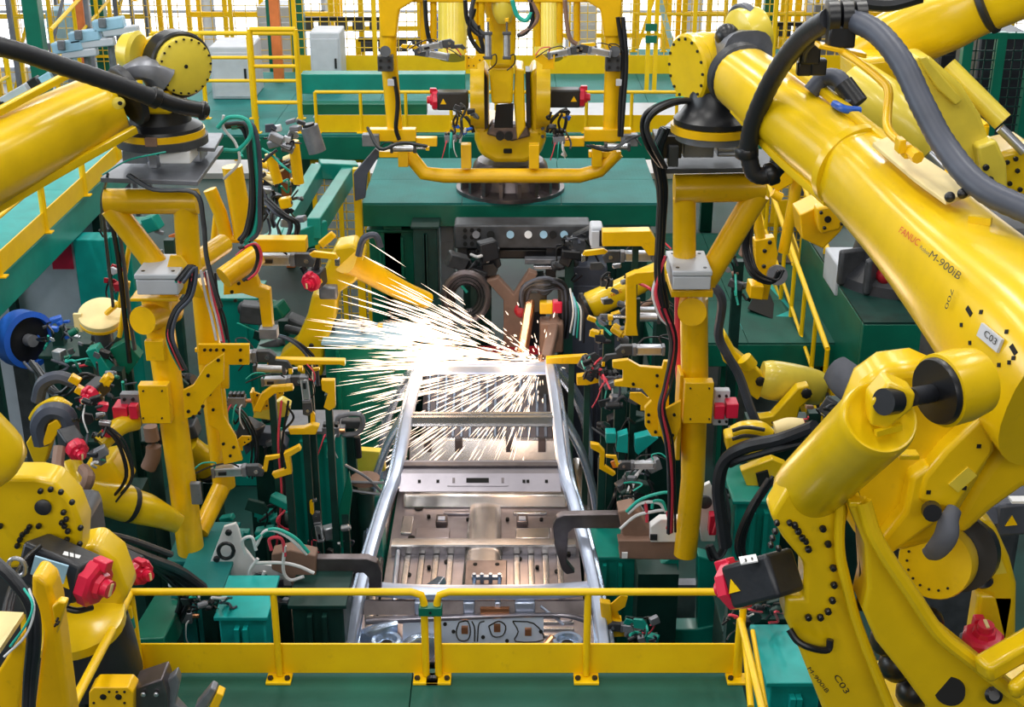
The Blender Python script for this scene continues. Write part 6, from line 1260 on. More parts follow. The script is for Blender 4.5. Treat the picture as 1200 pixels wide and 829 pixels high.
MB().box((P(602, 400, 13.1).x, 13.15, 1.0), (.16, .16, 2.0)).build('post', 'tool_yellow', t)
ped('dark green column left of the tunnel mouth', 'dark_green', 484, 512, 268, 13.7, .4)
ped('green wall block left under the centre platform', 'paint_green', 432, 484, 272, 14.2, .4)
ped('dark green column right of the tunnel mouth', 'dark_green', 712, 760, 270, 13.9, .4)
ped('green machine base on the left floor of the tunnel', 'dark_green', 470, 520, 372, 13.0, .6)
cabinet('light grey box at the left side inside the tunnel', 'light_grey', 515, 532, 262, 14.8, .3, 0, 'control_cabinet')
cabinet('dark navy cabinet right of the car body rear', 'hose_grey', 700, 728, 385, 11.9, .4, 0, 'control_cabinet')
cabinet('mid grey cabinet behind the right mid robot arm', 'hose_grey', 664, 712, 312, 13.3, .4, 0, 'control_cabinet')
cabinet('dark cabinet inside the tunnel right of the yellow stand', 'motor_black', 618, 640, 335, 13.6, .5, 0, 'control_cabinet')
t = thing('red_fixture', 'dark red fixture block inside the rear of the car body', 'fixture', K(.1, 12.7, 0)); MB().box(K(.16, 12.9, 1.36), (.95, .3, .55)).build('block', 'red_dark', t, bevel=.02); MB().box(K(.16, 12.9, .55), (.5, .2, 1.1)).build('post', 'dark_grey', t)
MB().box(K(-.45, 12.85, 1.5), (.18, .1, .7)).build('side_plate', 'steel_dark', t)
# gun robot at spark origin
O_ = P(634, 424, 11.15)
sg = thing('weld_gun', 'spot weld gun with red and yellow valves and looping cables right of the sparks', 'weld gun', P(640, 355, 11.9))
MB().beam(P(622, 352, 11.8), P(612, 415, 11.4), .09, .12).build('copper_arm', 'copper', sg, bevel=.02)
MB().beam(P(652, 372, 11.8), P(640, 424, 11.2), .10, .14).build('lower_arm', 'brown_cover', sg, bevel=.02)
MB().box(P(646, 392, 11.7), (.22, .2, .3)).build('transformer', 'brown_cover', sg, bevel=.02)
MB().box(P(640, 360, 11.7), (.12, .1, .11)).build('valve', 'tool_yellow', sg, bevel=.01); MB().box(P(653, 359, 11.7), (.09, .1, .11)).build('valve', 'red', sg, bevel=.01); MB().box(P(628, 352, 11.8), (.2, .12, .2)).build('valve_body', 'black', sg, bevel=.01)
MB().ball(P(611, 364, 11.8), .07).build('cap', 'red_dark', sg)
MB().cyl(P(634, 418, 11.2), O_, .03, n=10).build('electrode', 'copper', sg)
MB().box((P(650, 400, 12.1).x, 12.1, .9), (.3, .3, 1.8)).build('column', 'dark_grey', sg)
for i in range(9):
    a_ = random.Random(i).uniform(-4, 4); c_ = 326+i*2.4
    MB().tube(PP([(612+a_, 372-i, 11.8), (612+i*1.5, 338+a_*.6, 11.7), (638, c_, 11.65), (662-i, 336+a_, 11.7), (668-i*1.5, 365, 11.7), (664-i, 396, 11.8)]), .02, n=8).build('cable', 'black' if i % 3 else 'hose_grey', sg)
for i in range(5): MB().tube(PP([(668+i*2, 338+i*5, 11.7), (672+i*3, 365, 11.6), (668+i*4, 390+i*3, 11.6)]), .010, n=6).build('hose', ('white_hose', 'blue_pale', 'green_hose', 'white_hose', 'black')[i], sg)
cl_ = thing('cable_coil', 'round coil of black hoses behind the sparks', 'hose', P(545, 345, 12.6))
for i in range(6): MB().tube([P(546+(26-i*1.7)*math.cos(a_*math.pi/7), 348+(28-i*2)*math.sin(a_*math.pi/7), 12.5+.03*i) for a_ in range(15)], .034, n=8, k=2).build('coil', 'black' if i % 2 else 'steel_dark', cl_)
MB().box((P(546, 375, 12.7).x, 12.75, .95), (.2, .2, 1.9)).build('post', 'dark_green', cl_)
# ============================================================ SPARKS
rnd = random.Random(77)
def spark_mesh(n, gen):
    mb = MB()
    for _ in range(n):
        d, r0, L_, w_ = gen(); a = O_+d*r0; b = O_+d*(r0+L_); b.z -= .02*(r0+L_)**2; a.z -= .02*r0**2
        x, y = perp(b-a); m_ = a.lerp(b, .35)
        vs = [a]+[m_+(x*math.cos(q)+y*math.sin(q))*w_ for q in (0, 2.09, 4.19)]+[b]
        mb.add(vs, [(0, 2, 1), (0, 3, 2), (0, 1, 3), (4, 1, 2), (4, 2, 3), (4, 3, 1)])
    return mb
def direc(ang, dy):  # ang: degrees in x-z plane, 180 = left
    a = math.radians(ang); return V((math.cos(a), dy, math.sin(a))).normalized()
def g_main():
    ang = rnd.gauss(170, 14); r0 = abs(rnd.gauss(.85, .34)); L_ = rnd.uniform(.12, .42)*(0.5+r0*.5); return direc(ang, rnd.uniform(-.25, .15)), r0, L_, rnd.uniform(.005, .008)
def g_lowfar():
    ang = rnd.uniform(190, 222); r0 = rnd.uniform(.8, 1.55); L_ = rnd.uniform(.15, .42); return direc(ang, rnd.uniform(-.25, .05)), r0, L_, rnd.uniform(.005, .0075)
def g_low():
    ang = rnd.uniform(185, 262); r0 = abs(rnd.gauss(.55, .25)); L_ = rnd.uniform(.08, .28); return direc(ang, rnd.uniform(-.25, .05)), r0, L_, rnd.uniform(.004, .007)
def g_far():
    ang = rnd.uniform(142, 215); r0 = rnd.uniform(1.2, 1.75); L_ = rnd.uniform(.2, .5); return direc(ang, rnd.uniform(-.2, .15)), r0, L_, rnd.uniform(.0055, .008)
def g_core():
    ang = rnd.gauss(172, 11); r0 = rnd.gauss(.95, .2); L_ = rnd.uniform(.1, .3); return direc(ang, rnd.uniform(-.2, .1)), r0, L_, rnd.uniform(.007, .011)
def g_near():
    ang = rnd.gauss(185, 45); r0 = abs(rnd.gauss(.1, .25)); L_ = rnd.uniform(.02, .07); return direc(ang, rnd.uniform(-.4, .4)), r0, L_, rnd.uniform(.005, .009)
mb = MB()
for n_, g_ in ((430, g_main), (210, g_low), (34, g_far), (60, g_lowfar), (170, g_core), (230, g_near)):
    q = spark_mesh(n_, g_); mb.add(q.v, q.f)
sp_ = tag(mb.build('welding_sparks', 'spark', kind='stuff'), 'fan of white-hot welding sparks flying left over the car body rear', 'sparks')
for r_, pw in ((.25, 5), (1.0, 14)):
    d = bpy.data.lights.new('spark_glow', 'POINT'); d.energy = pw; d.color = (1, .66, .38); d.shadow_soft_size = .25
    o = bpy.data.objects.new('spark_glow', d); col.objects.link(o); o.location = O_+V((-r_, -.3, .12))
d = bpy.data.lights.new('weld_glow', 'POINT'); d.energy = 11; d.color = (1, .62, .36); d.shadow_soft_size = .2
o = bpy.data.objects.new('weld_glow', d); col.objects.link(o); o.location = K(.3, 10.4, 1.9)
# ============================================================ CLAMPS BETWEEN FRAMES AND CAR
place('clamp0', 'pneumatic clamp below the yellow box arm beside the red-capped robot, upper left', 345, 304, 9.7, (1, 0, 0), s=.95)
place('clamp2', 'pneumatic clamp on the left frame joint plate, level with the tall green base top', 300, 417, 8.9, (1, 0, .02), s=.85)
place('clamp1', 'pneumatic clamp under the uppermost joint clamp, left of the sparks', 340, 446, 9.1, (1, 0, .03), s=.7)
place('clamp0', 'upright pneumatic clamp pointing down in the left clamp group', 360, 470, 9.0, (.05, 0, -1), up=(1, 0, 0), s=.68)
place('clamp1', 'lowest pneumatic clamp on the left frame with yellow stepped arm', 288, 551, 8.6, (1, 0, .05), s=.80)
place('clamp0', 'small upright clamp with yellow arm standing above the left weld gun', 372, 612, 8.9, (-.12, 0, 1), up=(-1, 0, 0), s=.55)
place('clamp0', 'pneumatic clamp below the yellow box arm left of the right frame, uppermost', 728, 300, 10.4, (-1, 0, 0), s=.9)
place('clamp2', 'pneumatic clamp above the yellow C-plate of the right frame', 742, 410, 8.9, (-1, 0, 0), s=.75)
place('clamp1', 'pneumatic clamp below the teal blocks beside the right roof rail', 740, 545, 8.9, (-1, 0, 0), s=.6)
place('clamp2', 'short clamp behind the right yellow drop arm, near the grey cylinders', 744, 365, 10.2, (-1, 0, 0), s=.7)
place('clamp2', 'small clamp low beside the right front of the car, behind the barrier', 728, 735, 7.9, (-1, 0, .1), s=.6)
place('clamp1', 'small clamp behind the barrier between green base and car, lower left', 385, 705, 8.1, (1, 0, 0), s=.55)
place('cyl', 'grey air cylinder above the joint plate at left frame second post', 262, 410, 8.9, (-1, 0, 0), s=.6)
place('cyl', 'grey air cylinder right of the left frame behind the clamp group', 318, 432, 9.3, (1, 0, 0), s=.7)
place('cyl', 'grey air cylinder crossing right of the yellow drop arm', 752, 372, 10.0, (-1, 0, 0), s=.8)
place('cyl', 'pale cylinder left of the tall green fixture base top', 410, 382, 11.6, (1, 0, 0), s=.9)
place('valve', 'valve block with coloured hoses near the left frame lower post', 278, 470, 9.0, (1, 0, 0), s=.8)
place('valve', 'valve block hanging under the yellow clamp group left of sparks', 388, 505, 9.2, (1, 0, 0), s=.8)
place('valve', 'valve block behind the right frame post beside the red changer', 862, 510, 9.2, (1, 0, 0), s=.8)
place('valve', 'valve block on the dark fixture right of the car rear pillar', 712, 445, 10.2, (1, 0, 0), s=.9)
place('valve', 'valve block on the floor area left of the barrier post', 215, 722, 7.6, (1, 0, 0), s=.8)
place('bracket', 'yellow stepped bracket beside the grey clamp of the left frame', 296, 470, 9.1, (1, 0, .1), s=.7)
place('bracket', 'yellow stepped bracket on the left frame second post foot', 268, 520, 9.0, (1, 0, 0), s=.5)
place('bracket', 'yellow stepped bracket behind the right frame joint plate', 770, 470, 9.1, (-1, 0, 0), s=.6)
place('bracket', 'yellow stepped bracket low behind the barrier at the right front of the car', 716, 725, 8.0, (.2, 0, 1), up=(1, 0, 0), s=.6)
tt('locator', 'flat yellow locator arm left of the sparks above the grey clamp', 'arm', 'tool_yellow', [(313, 421), (404, 423), (404, 430), (398, 428), (330, 428), (313, 428)], 9.0, .06)
tt('locator', 'curved yellow arm in the middle of the left clamp group', 'arm', 'tool_yellow', [(296, 482), (306, 462), (318, 454), (342, 452), (344, 458), (322, 462), (312, 470), (306, 484)], 8.9, .05)
tt('locator_hook', 'yellow hook at the right end of the left clamp group', 'hook', 'tool_yellow', [(376, 446), (392, 446), (393, 478), (386, 482), (379, 478), (384, 462), (377, 458)], 8.95, .05)
tt('locator', 'flat yellow foot plate beneath the upright grey clamp', 'arm', 'tool_yellow', [(337, 503), (356, 502), (366, 498), (374, 500), (370, 510), (340, 510)], 8.9, .06)
tt('locator', 'yellow zigzag arm left of the lower teal fixture base', 'arm', 'tool_yellow', [(318, 556), (336, 550), (332, 532), (350, 523), (353, 528), (340, 536), (342, 556), (322, 562)], 8.6, .05)
tt('weld_backing', 'olive curved backing plate under the left clamp group', 'plate', 'pale_yellow', [(300, 478), (330, 470), (340, 476), (338, 488), (318, 493), (296, 490)], 9.3, .1)
tt('hose_guard', 'dark blue curved hose guard below the left clamp group', 'guard', 'hose_grey', [(284, 520), (300, 508), (322, 508), (336, 524), (334, 545), (322, 545), (318, 524), (300, 522), (288, 534)], 9.4, .15)
t = thing('hanging_ring', 'grey looped bracket between the left clamps and the car side', 'bracket', P(410, 505, 9.7))
MB().tube([P(a_, b_, 9.7) for a_, b_ in ((397, 532), (395, 495), (402, 487), (422, 486), (425, 498), (418, 508), (400, 510))], .022, n=8, k=3).build('loop', 'mid_grey', t); MB().box(P(412, 496, 9.75), (.16, .08, .07)).build('block', 'dark_grey', t, bevel=.01)
MB().cyl(P(418, 512, 9.7), P(420, 536, 9.7), .03, n=10).build('sensor', 'black', t)
MB().box((P(410, 520, 9.9).x, 9.9, P(410, 500, 9.9).z/2), (.1, .08, P(410, 500, 9.9).z)).build('post', 'dark_green', t)
tt('shield_plate', 'green diamond-shaped plate left of the car side', 'plate', 'paint_green', [(396, 600), (409, 553), (413, 575), (405, 645), (399, 640)], 9.0, .03)
t = thing('rod_fixture', 'dark rod fixture with pinkish ring beside the left car side', 'fixture', P(435, 570, 9.6))
for l_ in ([(404, 545), (430, 560), (448, 578)], [(410, 565), (450, 566)], [(412, 575), (448, 580)]): MB().tube([P(a_, b_, 9.6) for a_, b_ in l_], .012, n=6).build('rod', 'mid_grey', t)
MB().lathe(P(428, 564, 9.7), (0, 0, 1), [(.12, 0), (.12, .03)], n=16).build('ring', 'brown_cover', t); MB().cyl(P(428, 575, 9.75), (P(428, 575, 9.75).x, 9.75, 0), .07, n=12).build('column', 'dark_green', t)
tt('fixture_plate', 'yellow olive plate behind the rod fixture, left of the car', 'plate', 'pale_yellow', [(418, 528), (448, 530), (452, 552), (424, 560), (416, 545)], 10.2, .08)
bb('support_block', 'teal block left of the car door sill', 'block', 'paint_teal', 424, 446, 582, 9.8, .3, zbot=0)
# right side
tt('locator', 'slim yellow arm touching the car body at the spark point', 'arm', 'tool_yellow', [(640, 420), (688, 417), (693, 421), (690, 427), (640, 427)], 11.0, .06)
tt('locator', 'short yellow arm below the slim one on the right roof rail', 'arm', 'tool_yellow', [(676, 442), (688, 440), (702, 442), (702, 449), (688, 452), (676, 452)], 10.6, .08)
tt('locator', 'yellow zigzag arm right of the centre pillar', 'arm', 'tool_yellow', [(692, 520), (702, 522), (709, 530), (708, 546), (722, 556), (718, 559), (702, 550), (703, 532), (692, 526)], 9.4, .05)
tt('box_arm_bracket', 'yellow box arm left of the right frame, uppermost', 'arm', 'tool_yellow', [(706, 272), (762, 271), (768, 280), (768, 300), (760, 300), (752, 289), (706, 289)], 10.3, .12)
tt('drop_arm_bracket', 'yellow drop arm hanging left of the right tooling frame', 'arm', 'tool_yellow', [(734, 325), (745, 320), (770, 318), (772, 328), (746, 334), (746, 382), (748, 394), (732, 394), (734, 380)], 9.9, .09)
cabinet('light grey box on top left of the yellow box arm, right of the tunnel', 'light_grey', 692, 707, 266, 11.2, .2, P(700, 290, 11.2).z, 'terminal_box', 'box')
cluster('black tool head right of the spark point', 700, 430, 10.3, 12, 14, 14, ['black', 'motor_black', 'dark_grey'], 61, (10, 22), post=False)
cluster('dark fixture gear between the right roof rail and the frame', 728, 470, 10.0, 16, 26, 30, ['dark_grey', 'motor_black', 'dark_green', 'hose_grey', 'mid_grey'], 62, (10, 24))
cluster('dark gear with copper bits below the teal blocks, right of the car', 742, 565, 9.2, 16, 26, 22, ['dark_grey', 'motor_black', 'dark_green', 'mid_grey', 'copper'], 63, (8, 18), hoses=8)
cluster('grey clamp gear under the uppermost right box arm', 722, 335, 10.6, 10, 22, 26, ['dark_grey', 'alu', 'mid_grey', 'black'], 64, (8, 18), hoses=6, post=False)
cluster('dark gear below the right mid robot arm', 715, 385, 10.3, 12, 24, 16, ['dark_grey', 'motor_black', 'tool_yellow', 'mid_grey'], 65, (8, 18), hoses=4)
for l_, lab in (([(710, 508), (722, 508), (722, 520), (710, 520)], 'small, nearest the roof rail'), ([(724, 512), (736, 508), (736, 532), (722, 530)], 'middle of the three'), ([(744, 514), (760, 510), (772, 514), (748, 534), (744, 530)], 'wedge-shaped, nearest the yellow frame')):
    tt('locator_block', 'bright teal locator block, '+lab, 'block', 'bright_teal', l_, 9.6, .10)
t = thing('hose_carrier', 'green small machine plate in front of the C-plate notch', 'plate', P(760, 425, 9)) if False else None
# right mid robot arm
rm = thing('industrial_robot', 'yellow robot forearm sloping down left toward the spark gun', 'robot', P(740, 340, 11.5))
MB().loft(st([(690, 358, 11.4, 15, 15), (700, 354, 11.4, 15, 15), (730, 340, 11.45, 14, 14), (760, 325, 11.5, 13, 13), (790, 312, 11.5, 12, 12)]), n=22, e=2.6).build('forearm', RY, rm, sharp=50)
MB().lathe(P(690, 358, 11.38), P(680, 363, 11.37)-P(690, 358, 11.38), [(.13, 0), (.14, .03), (.10, .06)], n=22).build('front_seal', 'black', rm)
lettering('FANUC', [children(rm)[0]], (716, 348), (729, 342), 'ink_red', children(rm)[0], hpx=4, off=.01)
MB().tube(PP([(745, 352, 11.2), (752, 358, 11.2), (765, 352, 11.2), (768, 340, 11.2)]), .03).build('boot', 'brown_cover', rm)
MB().box((P(790, 320, 11.7).x, 11.75, P(790, 320, 11.7).z/2), (.3, .3, P(790, 320, 11.7).z)).build('pedestal', 'dark_green', rm)
# right small robot with barrel
rs = thing('industrial_robot', 'small yellow robot with horizontal barrel right of the tooling frame', 'robot', P(910, 460, 9.6))
MB().loft(st([(892, 444, 9.6, 20, 20), (905, 446, 9.6, 23, 23), (935, 450, 9.65, 22, 22), (958, 455, 9.7, 20, 20), (966, 457, 9.7, 15, 15)]), n=24, e=2.3).build('barrel', 'pale_yellow', rs)
MB().lathe(P(903, 446, 9.6), P(910, 447, 9.62)-P(903, 446, 9.6), [(.135, 0), (.145, .01), (.145, .04), (.135, .05)], n=26).build('barrel_ring', 'pale_yellow', rs)
tr(rs, 'upper_link', RY, [(843, 408), (850, 390), (862, 412), (882, 428), (894, 440), (898, 456), (888, 470), (872, 458), (866, 436), (848, 425)], 9.5, .12, .015)
oncam_bolts(rs, [(891, 447)], 9.49, 6); tr(rs, 'side_link', RY, [(880, 492), (905, 488), (935, 455), (948, 452), (952, 466), (938, 478), (932, 500), (882, 502)], 9.35, .10, .012)
oncam_bolts(rs, [(945, 461)], 9.34, 6.5); oncam_bolts(rs, [(890, 497), (905, 495), (920, 495)], 9.34, 1.2)
MB().cyl(P(880, 430, 9.45), P(872, 420, 9.45), .06, n=12).build('cap', RY, rs)
MB().box((P(915, 500, 9.8).x, 9.9, P(915, 500, 9.8).z/2), (.5, .35, P(915, 500, 9.8).z)).build('pedestal', 'dark_green', rs)
cables('dress_hose', 'grey-black hose running along the small right robot link', [([(832, 330, 9.0), (846, 352, 9.0), (842, 392, 9.2), (852, 416, 9.25), (866, 440, 9.3), (878, 475, 9.3), (888, 500, 9.3)], 5.5, 'hose_grey')], 'hose')
rl_ = thing('industrial_robot', 'yellow robot joint with black bands behind the thick hose, right of the frame', 'robot', P(880, 540, 8.6))
MB().loft(st([(858, 508, 8.6, 9, 8), (872, 504, 8.6, 11, 10), (890, 504, 8.6, 11, 10), (902, 510, 8.6, 8, 8)]), n=16).build('joint_cover', RY, rl_)
for y_ in (502, 512): MB().tube(PP([(858, y_+3, 8.5), (874, y_-1, 8.5), (896, y_+2, 8.5)]), .014).build('band', 'black', rl_)
tr(rl_, 'block', RY, [(850, 513), (862, 510), (900, 512), (898, 535), (880, 545), (852, 530)], 8.7, .15, .02)
tr(rl_, 'bracket', RY, [(868, 552), (905, 538), (922, 545), (924, 575), (882, 587)], 8.4, .08, .01); tr(rl_, 'bracket_window', 'hole', [(886, 556), (900, 552), (905, 570), (890, 574)], 8.38, .03, 0)
MB().loft(st([(908, 505, 8.7, 10, 10), (925, 502, 8.7, 12, 12), (942, 500, 8.7, 9, 9)]), n=16).build('motor_cover', 'cream', rl_)
MB().box((P(890, 560, 8.9).x, 8.95, P(890, 560, 8.9).z/2), (.3, .25, P(890, 560, 8.9).z)).build('pedestal', 'dark_green', rl_)
cables('dress_hose', 'thick black hose curving down right of the right tooling frame', [([(955, 500, 7.4), (915, 515, 7.6), (875, 524, 7.7), (850, 540, 7.8), (842, 570, 7.8), (846, 610, 7.8), (850, 640, 7.8)], 8, 'rubber'), ([(940, 520, 7.5), (900, 530, 7.6), (866, 540, 7.7), (856, 545, 7.8)], 4, 'black')], 'hose')
cluster('dark gear behind the thick black hose at right', 860, 600, 8.6, 14, 18, 34, ['black', 'motor_black', 'dark_grey', 'dark_green'], 66, (10, 20), hoses=8)
cluster('brown and black gear right of the small barrel robot', 958, 490, 9.0, 9, 16, 14, ['brown_cover', 'black', 'dark_grey'], 67, (8, 18), hoses=4)
t = thing('cloth_cover', 'grey cloth-wrapped equipment left of the big balancer cylinder', 'cover', P(1000, 455, 9.2)); MB().loft(st([(978, 432, 9.4, 14, 18), (992, 446, 9.3, 20, 20), (1010, 462, 9.2, 22, 16), (1030, 478, 9.2, 14, 12)]), n=18).build('cloth', 'cloth_grey', t); MB().box((P(1000, 480, 9.3).x, 9.4, P(1000, 480, 9.3).z/2), (.3, .3, P(1000, 480, 9.3).z)).build('stand', 'dark_green', t)
bundle('cable_bundle', 'thick black bundle hanging left of the right tooling frame', [(782, 150, 8.0), (772, 180, 8.0), (778, 220, 8.05), (776, 270, 8.1), (774, 320, 8.1), (780, 360, 8.1)], 10, 2.8, 6, ['black', 'rubber', 'motor_black', 'black', 'hose_grey'], 71)
bundle('cable_bundle', 'black and red cables running down along the right frame post', [(778, 360, 8.1), (790, 400, 8.1), (782, 450, 8.05), (776, 480, 8.0), (784, 520, 8.0), (788, 570, 8.05), (787, 625, 8.1)], 7, 1.9, 3.5, ['black', 'rubber', 'red_hose', 'black', 'dark_grey'], 72)
bundle('cable_bundle', 'loops of black cable beside the right wrist docking plate', [(840, 128, 7.9), (800, 118, 7.85), (765, 130, 7.8), (755, 150, 7.8), (764, 175, 7.8), (776, 195, 7.9)], 8, 2.8, 5, ['black', 'rubber', 'motor_black', 'green_hose'], 73)
bundle('cable_bundle', 'pink and white cable loop left of the right junction box', [(778, 300, 8.1), (770, 325, 8.1), (766, 345, 8.1), (774, 370, 8.1), (784, 380, 8.1)], 5, 1.9, 3, ['red_hose', 'hose_grey', 'white_hose', 'black'], 74)
bundle('cable_bundle', 'black cable tangle right of the right frame post foot', [(842, 560, 8.2), (852, 600, 8.2), (850, 640, 8.2), (840, 655, 8.2), (832, 640, 8.2)], 6, 2.4, 5, ['black', 'rubber', 'dark_grey'], 75)
bundle('cable_bundle', 'dark cable bundle below the left frame second post', [(240, 655, 8.4), (230, 680, 8.3), (222, 705, 8.2)], 4, 4, 5, ['black', 'rubber', 'brown_cover'], 76)
cables('cable_bundle', 'red and black wires falling beside the left clamp group', [([(330, 470, 8.9), (326, 520, 8.9), (330, 580, 8.9), (324, 640, 8.9)], 1.4, 'red_hose'), ([(338, 470, 8.9), (330, 530, 8.9), (334, 580, 8.9), (328, 640, 8.9)], 1.4, 'black'), ([(336, 476, 8.9), (344, 490, 8.9), (332, 505, 8.9)], 1.4, 'black')])
# bottom strip behind the barrier
t = thing('floor_channel', 'slanted dark green channel behind the left barrier corner', 'channel', P(190, 730, 7.4)); MB().beam(P(205, 705, 7.9), P(172, 765, 6.9), .22, .18).build('channel', 'paint_green', t, bevel=.01)
MB().box((P(190, 730, 7.4).x, 7.4, P(190, 740, 7.4).z/2), (.2, .2, P(190, 740, 7.4).z-.1)).build('leg', 'dark_green', t)
ped('pale teal low platform with cables behind the left barrier', 'deck_teal', 206, 256, 700, 7.7, .8, 'deck_teal')
cluster('black cables and small gear on the pale teal low platform', 240, 706, 7.5, 8, 22, 8, ['black', 'dark_grey', 'mid_grey'], 81, (6, 14), hoses=14)
ped('teal platform behind the lower left frame post', 'deck_teal', 200, 262, 660, 8.2, .5, 'deck_teal')
bb('label_plate_stand', 'white plate lying on the teal block at the foot of the left frame', 'plate', 'white', 196, 219, 682, 7.9, .12, h=.05)
cluster('grey bracket gear behind the gun at the left barrier half', 330, 702, 7.9, 8, 30, 6, ['dark_grey', 'mid_grey', 'steel_dark', 'copper'], 82, (8, 18), hoses=5)
cluster('teal and grey valve gear behind the barrier at the right front of the car', 752, 740, 7.8, 14, 16, 14, ['dark_grey', 'paint_teal', 'motor_black', 'mid_grey', 'dark_green'], 83, (8, 16), hoses=6)
t = thing('locator_stand', 'yellow stepped stand close to the right front of the car body', 'stand', P(712, 740, 7.9)); tr(t, 'post', 'tool_yellow', [(703, 706), (716, 708), (718, 738), (736, 740), (736, 747), (718, 748), (716, 760), (708, 760)], 7.9, .06); MB().box((P(712, 760, 8).x, 8.0, P(712, 760, 8).z/2), (.15, .12, P(712, 760, 8).z)).build('column', 'dark_green', t)
cluster('black gear around the right barrier end post', 865, 722, 6.3, 7, 16, 10, ['black', 'motor_black', 'dark_grey'], 84, (8, 16), hoses=6)
cluster('dark gear in shadow below the black motor at right', 905, 710, 6.6, 10, 26, 16, ['black', 'motor_black', 'dark_grey', 'dark_green'], 85, (10, 24), hoses=4)
cluster('dark gear between teal boxes right of the barrier', 930, 770, 6.4, 6, 20, 14, ['motor_black', 'dark_grey', 'dark_green'], 86, (12, 28), hoses=2)
# left middle fill
cluster('teal and dark fixture gear between left frame posts', 215, 470, 9.6, 12, 18, 40, ['dark_green', 'paint_teal', 'dark_grey', 'black', 'hose_grey'], 91, (14, 34), hoses=4)
cluster('grey and white gear right of the left frame second post', 300, 505, 9.6, 10, 22, 22, ['dark_grey', 'hose_grey', 'mid_grey', 'dark_green'], 92, (10, 26), hoses=6)
cluster('dark gear on the floor below the zigzag yellow arm', 300, 605, 9.0, 12, 36, 22, ['dark_green', 'dark_grey', 'paint_teal', 'hose_grey'], 93, (12, 30), hoses=5)
cluster('silver gear behind the small upright clamp left of the car', 385, 640, 9.2, 10, 22, 22, ['dark_grey', 'steel_dark', 'dark_green', 'alu'], 94, (8, 18), hoses=5)
cluster('dark teal gear at the foot of the robot left of the sparks', 330, 380, 12.2, 10, 40, 30, ['dark_green', 'paint_green', 'dark_grey'], 95, (14, 34), hoses=4)
cluster('machinery seen through the left frame triangle below the bar', 195, 285, 11.5, 10, 22, 24, ['light_grey', 'rail_yellow', 'paint_teal', 'mid_grey', 'orange'], 96, (10, 22), hoses=2)
cluster('coloured gear on the column right of the walkway column', 140, 290, 11.0, 12, 14, 46, ['light_grey', 'brown_cover', 'dark_grey', 'mid_grey', 'red_dark'], 97, (8, 18), hoses=4, post=False)
cluster('black and grey gear behind the pipes right of the right frame', 868, 310, 12.0, 12, 18, 36, ['dark_grey', 'black', 'mid_grey', 'brown_cover'], 98, (8, 18), hoses=6)

# small gear on the centre fixture
for i, (x_, y_, d_, k_, lab) in enumerate(((500, 62, (-1, 0, .2), 'clamp0', 'left of the centre robot below the top bar, outer'), (518, 52, (1, 0, .2), 'clamp2', 'left of the centre robot below the top bar, inner'), (668, 60, (1, 0, .2), 'clamp0', 'right of the centre robot below the top bar, inner'), (690, 58, (-1, 0, .2), 'clamp2', 'right of the centre robot below the top bar, outer'), (572, 52, (0, .1, 1), 'cyl', 'standing upright on the left flank of the centre robot arm'), (594, 52, (0, .1, 1), 'cyl', 'standing upright on the right flank of the centre robot arm'), (545, 72, (1, 0, 0), 'bracket', 'at the left shoulder of the centre robot'), (650, 72, (-1, 0, 0), 'bracket', 'at the right shoulder of the centre robot'), (528, 162, (1, 0, .1), 'valve', 'on the left lateral arm of the centre fixture'), (655, 164, (1, 0, .1), 'valve', 'on the right lateral arm of the centre fixture'), (474, 174, (1, 0, 0), 'cyl', 'on the left end of the U-shaped pipe fixture'), (722, 172, (-1, 0, 0), 'cyl', 'on the right end of the U-shaped pipe fixture'))):
    nm = {'clamp0': 'pneumatic clamp', 'clamp2': 'pneumatic clamp', 'cyl': 'small air cylinder', 'bracket': 'yellow bracket', 'valve': 'dark valve block'}[k_]
    place(k_, nm+' '+lab, x_, y_, 13.35, d_, up=(0, 0, 1) if abs(d_[2]) < .9 else (1, 0, 0), s=.75 if k_ != 'bracket' else .6)
cluster('dark sensor and clamp gear left of the centre robot turret', 545, 145, 13.5, 9, 12, 20, ['dark_grey', 'black', 'tool_yellow', 'blue'], 101, (5, 11), hoses=7, post=False)
cluster('dark sensor and clamp gear right of the centre robot turret', 655, 145, 13.5, 9, 12, 20, ['dark_grey', 'black', 'tool_yellow', 'blue'], 102, (5, 11), hoses=7, post=False)

deck('catwalk', 'far narrow catwalk under the railing at upper right', P(740, 20, 22).x, P(965, 20, 22).x, 21.7, 22.45, 3.03, .2, 'deck_teal', 'paint_green', plate=2.0, posts=((3.3, 22.2), (5.2, 22.2)))

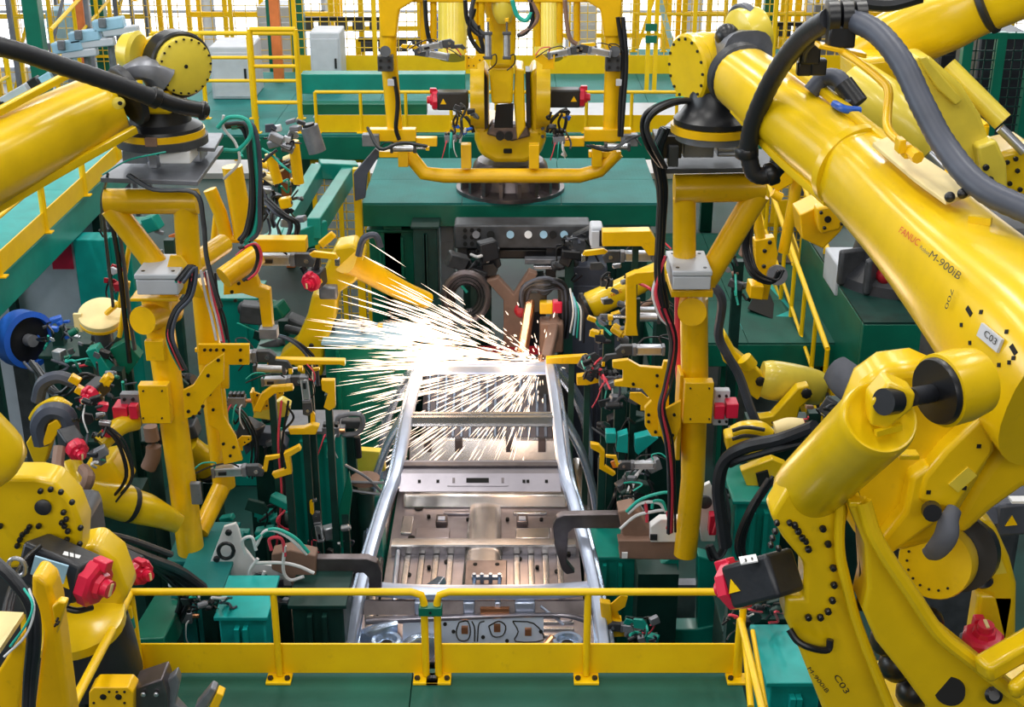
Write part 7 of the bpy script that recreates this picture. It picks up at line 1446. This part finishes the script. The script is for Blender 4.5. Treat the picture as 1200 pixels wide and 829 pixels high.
# extra cabling and small gear through the cell
for i, (path, n_, r_, sp__, mats, lab) in enumerate((
 ([(128, 205, 8.0), (122, 240, 8.6), (128, 300, 9.0), (134, 360, 9.1)], 4, 1.5, 3, ['black', 'dark_grey'], 'thin black cables left of the left tooling frame crossbar'),
 ([(262, 470, 9.4), (285, 486, 9.3), (300, 520, 9.3), (296, 560, 9.3)], 5, 1.4, 5, ['black', 'rubber', 'hose_grey', 'green_hose'], 'looping cables between the left joint plates and clamp group'),
 ([(322, 392, 9.9), (345, 400, 9.9), (366, 420, 9.9), (372, 452, 9.8)], 4, 1.5, 4, ['black', 'hose_grey', 'blue_pale'], 'pale and black cables at the foot of the yellow arm by the sparks'),
 ([(40, 425, 9.0), (70, 462, 8.6), (100, 440, 8.6), (130, 452, 8.6)], 5, 1.8, 7, ['black', 'rubber', 'dark_grey'], 'black cables sagging over the grey hose arcs at left'),
 ([(120, 500, 7.8), (140, 520, 7.8), (150, 560, 7.8), (130, 590, 7.8)], 4, 1.6, 5, ['black', 'rubber'], 'black cables behind the mid-size robot elbow at lower left'),
 ([(700, 500, 10.0), (722, 520, 9.9), (730, 560, 9.8), (716, 600, 9.8)], 5, 1.5, 6, ['black', 'dark_grey', 'rubber'], 'dark cables falling beside the right centre pillar'),
 ([(764, 540, 9.3), (745, 556, 9.3), (735, 580, 9.2), (748, 600, 9.2)], 5, 1.4, 5, ['black', 'white_hose', 'dark_grey'], 'dark and white cables above the brown gun housing'),
 ([(160, 655, 6.9), (190, 672, 7.2), (215, 700, 7.4), (205, 735, 7.5)], 5, 2.6, 6, ['black', 'rubber'], 'black cables dropping behind the left end of the barrier'),
 ([(905, 560, 8.0), (880, 600, 7.9), (868, 640, 7.9), (880, 670, 7.9)], 5, 2.2, 6, ['black', 'rubber'], 'black cables below the robot joint with black bands'),
 ([(430, 150, 13.3), (445, 175, 13.2), (470, 168, 13.2), (500, 172, 13.2)], 4, 1.3, 3, ['black', 'dark_grey'], 'thin cables at the left lower corner of the centre fixture'),
 ([(690, 170, 13.2), (715, 176, 13.2), (735, 165, 13.2), (752, 158, 13.1)], 4, 1.3, 3, ['black', 'dark_grey'], 'thin cables at the right lower corner of the centre fixture'),
 ([(310, 232, 10.9), (330, 250, 10.8), (346, 262, 10.8), (340, 290, 10.8)], 6, 1.6, 6, ['black', 'rubber', 'hose_grey'], 'black cable swags left of the teal rail pair'),
 ([(50, 640, 5.0), (30, 660, 4.9), (12, 700, 4.6), (5, 740, 4.4)], 4, 3, 5, ['black', 'rubber'], 'black cables hanging behind the lifting eye ring'))):
    bundle('cable_bundle', lab, path, n_, r_, sp__, mats, 200+i)
fixnormals()
